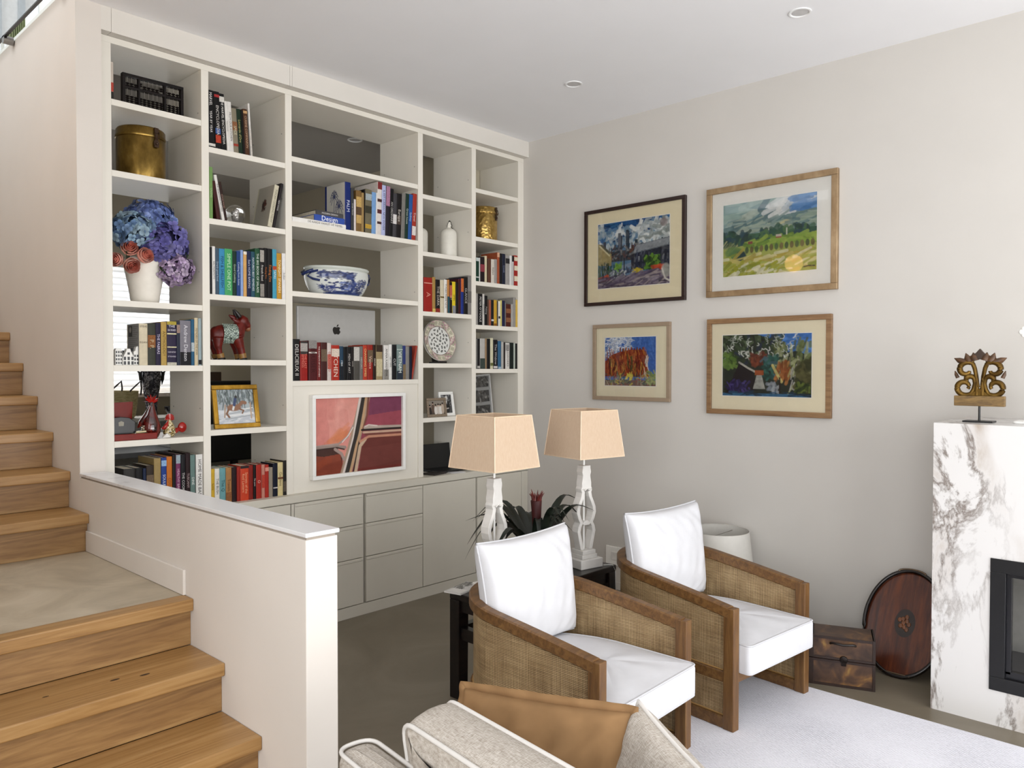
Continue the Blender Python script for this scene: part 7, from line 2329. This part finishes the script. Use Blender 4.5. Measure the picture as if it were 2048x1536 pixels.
def soft_box(x0, x1, y0, y1, z0, z1, r, crown=0.01, lean=0.0):
    out = rounded([(x0, y0), (x1, y0), (x1, y1), (x0, y1)], r)
    return box_cushion(out, z0, z1, r * 0.8, crown), out


mb, out = soft_box(-0.425, -0.315, -0.95, 0.968, 0.10, 0.688, 0.05, 0.012)
b_ = mb.build('back_frame', M_LINEN, sf, 180)
MB().tube([(x, y, 0.684) for x, y in inset(out, 0.004)], 0.0055, 7, True).build('piping', M_PIPING, b_, 180)
mb, out = soft_box(-0.31, 0.42, -0.95, 0.90, 0.12, 0.27, 0.04, 0.0)
mb.build('base', M_LINEN, sf, 180)
for (y0, y1) in ((-0.94, -0.02), (-0.01, 0.895)):
    mb, out = soft_box(-0.30, 0.43, y0, y1, 0.275, 0.385, 0.05, 0.015)
    c_ = mb.build('seat_cushion', M_LINEN, sf, 180)
    MB().tube([(x, y, 0.378) for x, y in inset(out, 0.006)], 0.0055, 7, True).build('piping', M_PIPING, c_, 180)
for (y0, y1) in ((-0.06, 0.795), (-0.93, -0.075)):
    # box cushion standing on the seat, its face piped on both sides
    hgt, wd, th_ = 0.382, y1 - y0, 0.13
    prof = rounded([(-wd / 2, 0), (wd / 2, 0), (wd / 2, hgt), (-wd / 2, hgt)], 0.05)
    mbc = MB()
    rings = []
    for (dx, ins) in ((-th_ / 2 - 0.02, 0.16), (-th_ / 2 - 0.016, 0.08), (-th_ / 2 - 0.005, 0.02), (-th_ / 2, 0.0), (-th_ / 4, -0.008), (0, -0.011), (th_ / 4, -0.008), (th_ / 2, 0.0), (th_ / 2 + 0.012, 0.02), (th_ / 2 + 0.032, 0.08), (th_ / 2 + 0.04, 0.16)):
        rings.append([(dx, a, c) for a, c in inset(prof, ins)])
    mbc.loft(rings, True, True)
    c_ = mbc.build('back_cushion', M_LINEN, sf, 180)
    c_.location = (-0.205, (y0 + y1) / 2, 0.425)
    c_.rotation_euler = (0, math.radians(-9), 0)
    for dx in (-th_ / 2, th_ / 2):
        MB().tube([(dx, a, c) for a, c in prof], 0.006, 7, True).build('piping', M_PIPING, c_, 180)
for x in (-0.38, 0.36):
    for y in (-0.9, 0.85):
        MB().box(x - 0.025, x + 0.025, y - 0.025, y + 0.025, 0.0125, 0.12).build('foot', M_TEAK, sf)

# loose cushions on the sofa
M_TAN = plain('#8f6f4d', 0.92, var=0.12, scale=9, spec=0.1, bumps=0.25)
pm, seam = pillow(0.50, 0.37, 0.16, 3, 0.04, 41, 0.012)
o = pm.build('linen_cushion', M_TAN, None, 180)
o.matrix_world = Matrix.Translation((-3.165, -2.925, 0.555)) @ Matrix.Rotation(math.radians(109), 4, 'Z') @ Matrix.Rotation(math.radians(17), 4, 'X') @ Matrix.Rotation(math.radians(2), 4, 'Y')
tag(o, 'brown linen cushion with a flanged edge leaning on the sofa', 'cushion')
rings = []
n_ = len(seam)
rs = np.random.RandomState(2)
cen = Vector((0, 0, 0))
for i, p in enumerate(seam):
    v = Vector(p)
    d = Vector((v.x / 0.25, 0, v.z / 0.185))
    dd = Vector((math.copysign(abs(d.x) ** 3, d.x), 0, math.copysign(abs(d.z) ** 3, d.z)))
    dd.normalize()
    wob = 0.006 * math.sin(i * 0.9) + 0.004 * math.sin(i * 0.37)
    rings.append([v - dd * 0.008 + Vector((0, -0.004, 0)), v + dd * 0.022 + Vector((0, wob - 0.002, 0)), v + dd * 0.022 + Vector((0, wob + 0.002, 0)), v - dd * 0.008 + Vector((0, 0.004, 0))])
rings.append(rings[0])
MB().loft(rings, True, False).build('flange', M_TAN, o, 180)
pm, seam = pillow(0.47, 0.42, 0.18, 9, 0.07, 41, 0.007)
o = pm.build('piped_cushion', M_LINEN, None, 180)
o.matrix_world = Matrix.Translation((-3.115, -3.29, 0.51)) @ Matrix.Rotation(math.radians(72), 4, 'Z') @ Matrix.Rotation(math.radians(14), 4, 'X') @ Matrix.Rotation(math.radians(-12), 4, 'Y')
tag(o, 'oatmeal cushion with white piping leaning on the sofa', 'cushion')
MB().tube(seam, 0.0065, 7, True).build('piping', M_PIPING, o, 180)

# ================================================================== pictures
def wall_picture(name, label, root_loc, rz, W, H, fw, ft, fmat, mount_c, img, cv, glass=True, shadow=0.0):
    """framed picture; local x to the right, z up, faces -y; origin at the centre of its back"""
    t = thing(name, label, 'picture', root_loc, rz, 'framed pictures')
    x0, x1, z0, z1 = -W / 2, W / 2, -H / 2, H / 2
    for (a, b, c, d) in ((x0, x1, z0, z0 + fw), (x0, x1, z1 - fw, z1), (x0, x0 + fw, z0 + fw, z1 - fw), (x1 - fw, x1, z0 + fw, z1 - fw)):
        MB().box(a, b, -ft, 0.0, c, d).build('frame_rail', fmat, t, None, 0.002)
    if mount_c:
        MB().box(x0 + fw, x1 - fw, -ft * 0.5, -ft * 0.42, z0 + fw, z1 - fw).build('mount', plain(mount_c, 0.8, var=0.01, spec=0.2), t)
        # bevelled edge of the mount window
        ix0, ix1, iz0, iz1 = img
        e = 0.004
        mb = MB()
        for (a, b, c, d) in ((ix0 - e, ix1 + e, iz0 - e, iz0), (ix0 - e, ix1 + e, iz1, iz1 + e), (ix0 - e, ix0, iz0, iz1), (ix1, ix1 + e, iz0, iz1)):
            mb.box(a, b, -ft * 0.5 - 0.002, -ft * 0.5, c, d)
        mb.build('mount_bevel', plain('#f2f0ea', 0.8), t)
    ix0, ix1, iz0, iz1 = img
    me = cv.mesh('painting', ix1 - ix0, iz1 - iz0, attr_mat('gouache', 0.7, 0.2))
    me.transform(Matrix.Translation((ix0, -ft * 0.5 - 0.001, iz0)))
    link('painting', me, t)
    if glass:
        MB().add([(x0 + fw, -ft * 0.76, z0 + fw), (x1 - fw, -ft * 0.76, z0 + fw), (x1 - fw, -ft * 0.76, z1 - fw), (x0 + fw, -ft * 0.76, z1 - fw)], [(0, 1, 2, 3)]).build('glass', pane_mat(), t)
    return t


# city skyline -----------------------------------------------------------------------
cv = Canvas(200, 156, '#5d7f9c', 41)
cv.rect(0, 1, 0.82, 1, '#1f4f86')
cv.dabs(60, 0, 1, 0.72, 1.0, ['#1d4a80', '#2b5f98', '#17406f', '#3c719f'], 0.25, 0.03, 0.0)
cv.dabs(120, 0.0, 1, 0.6, 0.92, ['#c9d3d6', '#a9b9c0', '#e2e6e4', '#7f9cb0', '#5c88ac'], 0.16, 0.02, None, 0.75, 1.5)
cv.dabs(40, 0.55, 1, 0.68, 0.95, ['#d8dcda', '#eef0ec', '#8f9894', '#b4bdbe'], 0.2, 0.022, 0.5, 0.8, 1.2)
cv.ell(0.92, 0.9, 0.05, 0.06, '#8c7a78', 0.7)
for (x, w_, h_, c) in ((0.1, 0.035, 0.72, '#4a4f58'), (0.2, 0.012, 0.62, '#3c434c'), (0.26, 0.03, 0.62, '#59636c'), (0.315, 0.036, 0.83, '#6a7078'), (0.345, 0.02, 0.78, '#3e464e'), (0.425, 0.034, 0.86, '#3a4654'), (0.45, 0.012, 0.84, '#22303e'), (0.5, 0.03, 0.62, '#7a4c40'), (0.56, 0.04, 0.63, '#a89a80'), (0.55, 0.03, 0.7, '#31414e'), (0.63, 0.03, 0.64, '#57606a'), (0.9, 0.02, 0.68, '#33434c'), (0.96, 0.014, 0.66, '#2b3a44')):
    cv.rect(x - w_ / 2 * 1.2, x + w_ / 2 * 1.2, 0.4, h_, c)
cv.rect(0.14, 1.0, 0.4, 0.56, '#454a50')
cv.dabs(120, 0.15, 1, 0.42, 0.62, ['#3a3f46', '#5c4038', '#6c4a40', '#7d8084', '#2a2f36', '#8c8c88'], 0.06, 0.012)
cv.poly([(0, 0.36), (0, 0.7), (0.06, 0.68), (0.2, 0.52), (0.2, 0.34)], '#a89a6c')
cv.poly([(0.02, 0.68), (0.06, 0.69), (0.19, 0.54), (0.15, 0.52)], '#6c6a58')
cv.line([(0.03, 0.66), (0.17, 0.5)], 0.012, '#d8d0a8')
cv.poly([(0.48, 0.5), (0.6, 0.62), (1, 0.68), (1, 0.56), (0.5, 0.46)], '#6b7278')
for k in range(26):
    x = 0.52 + k * 0.018
    cv.line([(x, 0.5 + (x - 0.5) * 0.16), (x + 0.03, 0.6 + (x - 0.5) * 0.14)], 0.005, '#b8bcc0')
cv.poly([(0.48, 0.24), (0.48, 0.48), (1, 0.56), (1, 0.22)], '#2c3040')
for k in range(9):
    cv.rect(0.52 + k * 0.055, 0.545 + k * 0.055, 0.36, 0.44, '#7c8088' if k % 2 else '#50545e')
    cv.rect(0.52 + k * 0.055, 0.54 + k * 0.055, 0.27, 0.33, '#44485a')
cv.dabs(60, 0.48, 1.0, 0.22, 0.5, ['#1c2030', '#3c4254', '#5c6070'], 0.08, 0.008, PI / 2)
cv.poly([(0.2, 0.3), (0.48, 0.36), (0.48, 0.3), (0.2, 0.24)], '#8494a8')
cv.dabs(60, 0.0, 0.28, 0.2, 0.34, ['#25402a', '#39583a', '#1a2e20', '#8c8c80'], 0.1, 0.008, PI / 2)
cv.dabs(30, 0.27, 0.34, 0.22, 0.32, ['#6f9c40', '#8ab84e'], 0.08, 0.02)
cv.dabs(70, 0.68, 0.86, 0.26, 0.42, ['#5c8c30', '#78a83c', '#2c4a24', '#1d361e'], 0.06, 0.02)
cv.dabs(30, 0.78, 0.9, 0.2, 0.27, ['#b8402c', '#cf5a38'], 0.07, 0.018, 0.2)
cv.dabs(24, 0.52, 0.62, 0.19, 0.25, ['#d0bc3c', '#b8a030'], 0.05, 0.014)
cv.dabs(26, 0.0, 0.16, 0.1, 0.18, ['#a84430', '#c05a3c'], 0.08, 0.018, 0.2)
cv.rect(0.375, 0.39, 0.18, 0.44, '#20222c')
cv.dabs(60, 0.18, 0.52, 0.14, 0.26, ['#3c4660', '#8a94a0', '#c8ccc8', '#54607c', '#2a3044'], 0.06, 0.012)
cv.poly([(0, 0), (1, 0), (1, 0.1), (0.85, 0.24), (0.55, 0.2), (0.3, 0.15), (0, 0.06)], '#6c5f74')
cv.dabs(90, 0, 1, 0.0, 0.18, ['#5a4e64', '#7d7086', '#8f8490', '#4a4054', '#a89c9c'], 0.22, 0.014, 0.15)
cv.ell(0.95, 0.2, 0.06, 0.1, '#a6a69e', 0.9)
cv.line([(0.9, 0.22), (0.94, 0.08), (1.0, 0.04)], 0.012, '#cfccc4')
cv.line([(0.86, 0.04), (0.9, 0.05), (0.97, 0.035)], 0.006, '#2b2430')
cv.noise(0.12, 40)
wall_picture('city_picture', 'dark brown framed painting of a city skyline', (-0.001, -1.084, 2.484), -PI / 2, 0.872, 0.722, 0.026, 0.028, plain('#2a1a17', 0.3, var=0.1), '#ece2c4', (-0.312, 0.308, -0.234, 0.246), cv)

# green valley ---------------------------------------------------------------------------
cv = Canvas(220, 168, '#8fa8a8', 42)
cv.dabs(90, 0, 1, 0.68, 1, ['#8aa6a2', '#9cb4ac', '#7d9a9c', '#a8bcb4', '#b8c4b8'], 0.3, 0.035, 0.2)
cv.dabs(40, 0.45, 0.95, 0.72, 0.98, ['#dcdedc', '#c4ccd0', '#7a949c', '#56747c', '#e8e8e4'], 0.2, 0.03, 0.5)
cv.dabs(24, 0.78, 1, 0.8, 1, ['#5a8cc0', '#6f9ccc', '#4a7cb0'], 0.16, 0.025, 0.2)
cv.poly([(0, 0.68), (0.3, 0.72), (0.55, 0.74), (1, 0.8), (1, 0.55), (0, 0.5)], '#6e8a8a')
cv.poly([(0.1, 0.56), (0.25, 0.7), (0.4, 0.66), (0.45, 0.58)], '#a2b0a2')
cv.poly([(0.42, 0.58), (0.5, 0.7), (0.75, 0.72), (0.75, 0.6)], '#b4bca4')
cv.poly([(0.55, 0.62), (0.7, 0.7), (0.74, 0.66), (0.66, 0.6)], '#c9c49c')
cv.poly([(0.75, 0.62), (0.8, 0.74), (1, 0.76), (1, 0.58)], '#96a898')
cv.dabs(50, 0, 1, 0.54, 0.76, ['#5e7c80', '#8ca09c', '#7a9490', '#a4b2a4'], 0.2, 0.014, 0.2)
cv.rect(0, 1, 0.4, 0.56, '#34564c')
cv.dabs(130, 0, 1, 0.42, 0.6, ['#24463e', '#2f5a4a', '#1d3a3a', '#40684c', '#52784c', '#2c4c58'], 0.08, 0.025)
cv.poly([(0, 0.4), (0.5, 0.42), (1, 0.5), (1, 0.0), (0, 0.0)], '#a9b05c')
cv.dabs(60, 0.3, 1, 0.36, 0.48, ['#7a9c3c', '#8cac48', '#6a8c38', '#9cb450'], 0.18, 0.02, 0.15)
cv.dabs(16, 0.0, 0.15, 0.38, 0.46, ['#8a9468', '#b0b080', '#5c6c48'], 0.1, 0.01, 0.8)
cv.rect(0.28, 0.33, 0.42, 0.46, '#8a4c40')
cv.rect(0.58, 0.64, 0.47, 0.51, '#c8bcae')
cv.rect(0.58, 0.64, 0.465, 0.48, '#a05c48')
cv.line([(0.695, 0.5), (0.695, 0.58)], 0.008, '#d8d8c8')
for k in range(14):
    x = 0.27 + k * 0.053
    cv.ell(x, 0.335 + x * 0.03, 0.02, 0.045, ['#3c5038', '#6a5c3c', '#4c6440', '#7c6a48'][k % 4], 0.9)
cv.ell(0.16, 0.27, 0.1, 0.1, '#2a4c50', 0.95)
cv.ell(0.12, 0.33, 0.1, 0.08, '#6a9050', 0.8)
cv.ell(0.2, 0.26, 0.06, 0.08, '#1f3c44', 0.9)
cv.ell(0.3, 0.22, 0.05, 0.018, '#3c4c40', 0.8)
cv.dabs(120, 0, 1, 0.0, 0.28, ['#c8bc70', '#a8b050', '#d8d09c', '#8c9c3c', '#b4a448', '#dcd8b4'], 0.18, 0.02, 0.2)
cv.dabs(40, 0, 0.6, 0.0, 0.16, ['#a8a834', '#8c9430', '#e0dcc0'], 0.1, 0.02, 0.6)
cv.line([(0.87, 0.05), (0.92, 0.06), (0.98, 0.055)], 0.008, '#4a4a3c')
cv.noise(0.08, 30)
wall_picture('landscape_picture', 'gold framed painting of a green valley under clouds', (-0.001, -2.116, 2.488), -PI / 2, 0.866, 0.722, 0.038, 0.03, brass('pale_gold_frame', '#9a8264', '#b29a7a', '#c6b090', 0.45), '#eeece6', (-0.314, 0.306, -0.232, 0.24), cv)

# red building ----------------------------------------------------------------------------
cv = Canvas(170, 132, '#4a72b8', 43)
cv.dabs(80, 0.3, 1, 0.5, 1, ['#4068b0', '#5680c4', '#4a78c0'], 0.3, 0.02, PI / 2)
cv.dabs(140, 0.0, 0.5, 0.6, 1.0, ['#d8dce2', '#b4c0d0', '#8ca4c8', '#eceef0', '#c4ccd4'], 0.2, 0.008, 0.5, 0.85, 1.0)
cv.poly([(0, 0.2), (0, 0.5), (0.14, 0.64), (0.3, 0.7), (0.5, 0.74), (0.78, 0.74), (0.84, 0.55), (0.86, 0.18)], '#8c3a22')
for k in range(9):
    cv.rect(0.3 + k * 0.055, 0.325 + k * 0.055, 0.7, 0.79 - 0.02 * (k % 2), '#7c3220')
cv.dabs(150, 0.0, 0.85, 0.2, 0.72, ['#a04a28', '#7a2c1a', '#b86030', '#602414', '#c88038'], 0.12, 0.01, PI / 2)
cv.dabs(50, 0.05, 0.8, 0.2, 0.5, ['#c09038', '#d0a850', '#3c2a1c', '#2c2420'], 0.14, 0.008, PI / 2)
cv.dabs(16, 0.78, 0.86, 0.2, 0.6, ['#d8ccc0', '#e8e4dc'], 0.08, 0.012, PI / 2)
cv.dabs(14, 0.45, 0.56, 0.3, 0.6, ['#3a3c20', '#5c5a2c'], 0.1, 0.012, PI / 2)
cv.rect(0, 1, 0.0, 0.12, '#7a5648')
cv.dabs(130, 0, 1, 0.02, 0.24, ['#6a7c5c', '#8c8470', '#c8b84c', '#3c4c44', '#a89880', '#9c5040', '#50605c'], 0.07, 0.012)
cv.dabs(20, 0.42, 0.56, 0.12, 0.24, ['#d8c84c', '#e0d468'], 0.05, 0.014)
cv.dabs(30, 0.84, 1, 0.05, 0.3, ['#8a9c58', '#6c8448', '#a8ac70'], 0.08, 0.016)
cv.noise(0.12, 40)
wall_picture('red_building_picture', 'small taupe framed painting of a red building under blue sky', (-0.001, -1.066, 1.697), -PI / 2, 0.673, 0.564, 0.028, 0.026, plain('#94816c', 0.45, var=0.06), '#ece4ca', (-0.227, 0.217, -0.173, 0.182), cv)

# garden ------------------------------------------------------------------------------------
cv = Canvas(210, 140, '#2c332a', 44)
cv.poly([(0.4, 1), (1, 1), (1, 0.62), (0.75, 0.8), (0.6, 0.9)], '#4a80c4')
cv.dabs(40, 0.62, 1, 0.75, 1, ['#4478bc', '#5a8ed0', '#3c70b4'], 0.2, 0.03, 0.2)
cv.dabs(160, 0.0, 0.7, 0.55, 1, ['#30402c', '#46583c', '#20281e', '#5c6c4c', '#39452e', '#2c3648'], 0.1, 0.022)
cv.dabs(90, 0.6, 1, 0.35, 0.85, ['#8a9468', '#6c7848', '#a8ac84', '#566034', '#7c8454'], 0.12, 0.02, PI / 2.3)
cv.dabs(70, 0.0, 0.85, 0.6, 0.98, ['#c8ccc0', '#e0e2da', '#a8b0a0'], 0.09, 0.007, PI / 2.5, 0.85, 1.6)
cv.dabs(30, 0.0, 0.16, 0.45, 0.68, ['#5c7c34', '#708c40', '#3c5424'], 0.08, 0.025)
cv.poly([(0.05, 0.06), (0.2, 0.55), (0.36, 0.42), (0.4, 0.1)], '#231d20')
cv.dabs(40, 0.06, 0.32, 0.06, 0.24, ['#3c3068', '#2c2450', '#4c4080'], 0.08, 0.016)
cv.line([(0.2, 0.55), (0.3, 0.46), (0.38, 0.4)], 0.016, '#b8b4a8')
cv.dabs(40, 0.34, 0.5, 0.5, 0.68, ['#7a3c28', '#5c2c20', '#8c4a30'], 0.07, 0.02)
cv.dabs(50, 0.46, 0.64, 0.3, 0.64, ['#2c5c54', '#3c7064', '#204840', '#486c74'], 0.08, 0.022)
cv.rect(0.38, 0.48, 0.34, 0.42, '#a0522c')
cv.dabs(40, 0.62, 0.76, 0.25, 0.52, ['#9c5c30', '#84481f', '#b07840'], 0.1, 0.02, PI / 2.5)
cv.line([(0.58, 0.5), (0.63, 0.36), (0.68, 0.24)], 0.022, '#c8bc78')
cv.poly([(0.36, 0.12), (0.4, 0.34), (0.46, 0.34), (0.5, 0.12)], '#a8a8a0')
cv.dabs(20, 0.54, 0.64, 0.08, 0.2, ['#8c949c', '#a4a8ac', '#687078'], 0.07, 0.02)
cv.dabs(36, 0.76, 0.9, 0.12, 0.56, ['#a8a49c', '#c0bcb4', '#7c7468', '#a8b070'], 0.14, 0.008, PI / 2.4)
cv.dabs(50, 0.84, 1, 0.06, 0.6, ['#4c4a28', '#5c5a34', '#3a3c20'], 0.12, 0.03)
cv.dabs(30, 0.82, 1, 0.06, 0.2, ['#1c2c18', '#3c4c20', '#6c7c34'], 0.07, 0.02)
cv.line([(0.66, 0.3), (0.66, 0.06)], 0.012, '#2c1f18')
cv.rect(0, 1, 0.0, 0.05, '#3c6c90')
cv.dabs(20, 0, 1, 0.02, 0.07, ['#2c5474', '#20364a', '#1c2420'], 0.15, 0.012, 0.0)
cv.noise(0.15, 40)
wall_picture('garden_picture', 'brown framed painting of a dense garden with blue sky corner', (-0.001, -2.1045, 1.665), -PI / 2, 0.829, 0.632, 0.033, 0.028, wood('frame_wood', '#6a4e34', '#846444', '#977854', (3, 30, 30), 0.45), '#ede4ca', (-0.302, 0.292, -0.193, 0.205), cv)

# pink salt-pan photograph on the bookcase panel ---------------------------------------------
cv = Canvas(240, 172, '#d98f80', 45)
cv.rect(0, 0.6, 0.3, 1, '#d48478')
cv.dabs(60, 0, 0.45, 0.45, 1, ['#dd978a', '#d58a80', '#e2a094', '#cf8078'], 0.5, 0.08, PI / 2, 0.35)
cv.poly([(0.14, 1), (0.13, 0.75), (0.16, 0.62), (0.16, 0.4), (0, 0.38), (0, 1)], '#cf7f78', 0.55)
cv.dabs(14, 0.2, 0.4, 0.4, 0.55, ['#cc7550', '#d8865e'], 0.25, 0.03, 0.7, 0.4)
cv.poly([(0.4, 0.0), (0.62, 1), (1, 1), (1, 0.0)], '#8f4450')
cv.poly([(0.6, 0.72), (0.62, 1), (1, 1), (1, 0.75)], '#7c4058')
cv.poly([(0.55, 0.55), (0.6, 0.75), (1, 0.8), (1, 0.52)], '#9c4c58')
cv.poly([(0.48, 0.0), (0.53, 0.44), (1, 0.44), (1, 0.0)], '#6a3630')
cv.poly([(0.5, 0.02), (0.5, 0.3), (1, 0.34), (1, 0.1)], '#723c36', 0.6)
cv.rect(0.45, 1, 0, 0.04, '#6e2c26', 0.7)
cv.poly([(0, 0.36), (0.24, 0.36), (0.3, 0.2), (0.3, 0.0), (0, 0.0)], '#4a322c')
cv.poly([(0, 0.26), (0.1, 0.24), (0.28, 0.26), (0.3, 0.0), (0, 0.0)], '#8a4432')
cv.dabs(14, 0.0, 0.28, 0.0, 0.12, ['#93442c', '#7c3828'], 0.3, 0.04, 0.1, 0.5)
# diagonal road
def road(pts, w_, c):
    cv.line(pts, w_, c)
road([(0.335, -0.02), (0.44, 0.42), (0.56, 1.02)], 0.085, '#a8907c')
road([(0.31, -0.02), (0.38, 0.25), (0.43, 0.47), (0.51, 1.02)], 0.022, '#d8ccc4')
road([(0.345, -0.02), (0.45, 0.45), (0.545, 1.02)], 0.032, '#3a3430')
road([(0.385, -0.02), (0.46, 0.36), (0.52, 0.6), (0.575, 1.02)], 0.018, '#c09c78')
road([(0.42, -0.02), (0.49, 0.4)], 0.012, '#2c2420')
road([(0.445, -0.02), (0.5, 0.34), (0.56, 0.43)], 0.024, '#c4aa90')
road([(0.53, 0.55), (0.58, 0.75), (0.6, 1.02)], 0.014, '#7c4c40')
# right branch
road([(0.56, 0.585), (1.02, 0.565)], 0.026, '#b4a498')
road([(0.52, 0.555), (1.02, 0.548)], 0.014, '#2c2220')
road([(0.54, 0.52), (1.02, 0.515)], 0.014, '#c8a890')
road([(0.56, 0.49), (1.02, 0.485)], 0.012, '#74443a')
road([(0.5, 0.4), (0.6, 0.46), (1.02, 0.455)], 0.016, '#c08a70')
road([(0.56, 0.6), (0.6, 0.62), (0.7, 0.6)], 0.008, '#d8c8c0')
# left branch
road([(-0.02, 0.375), (0.26, 0.39), (0.36, 0.48), (0.42, 0.62)], 0.014, '#a8928a')
road([(-0.02, 0.355), (0.22, 0.36), (0.33, 0.34)], 0.022, '#9a8880')
road([(-0.02, 0.335), (0.24, 0.345), (0.32, 0.315)], 0.009, '#3c2c28')
road([(0.22, 0.325), (0.29, 0.26), (0.32, 0.18)], 0.02, '#a48e86')
road([(0.3, 0.41), (0.37, 0.5), (0.42, 0.6)], 0.006, '#e6dcd4')
cv.noise(0.04, 24)
wall_picture('salt_pan_picture', 'white framed aerial picture of pink and rust salt pans', (-1.645, 0.011, 1.2085), 0.0, 0.752, 0.542, 0.024, 0.042, M_WHITE, None, (-0.352, 0.352, -0.247, 0.247), cv, False)
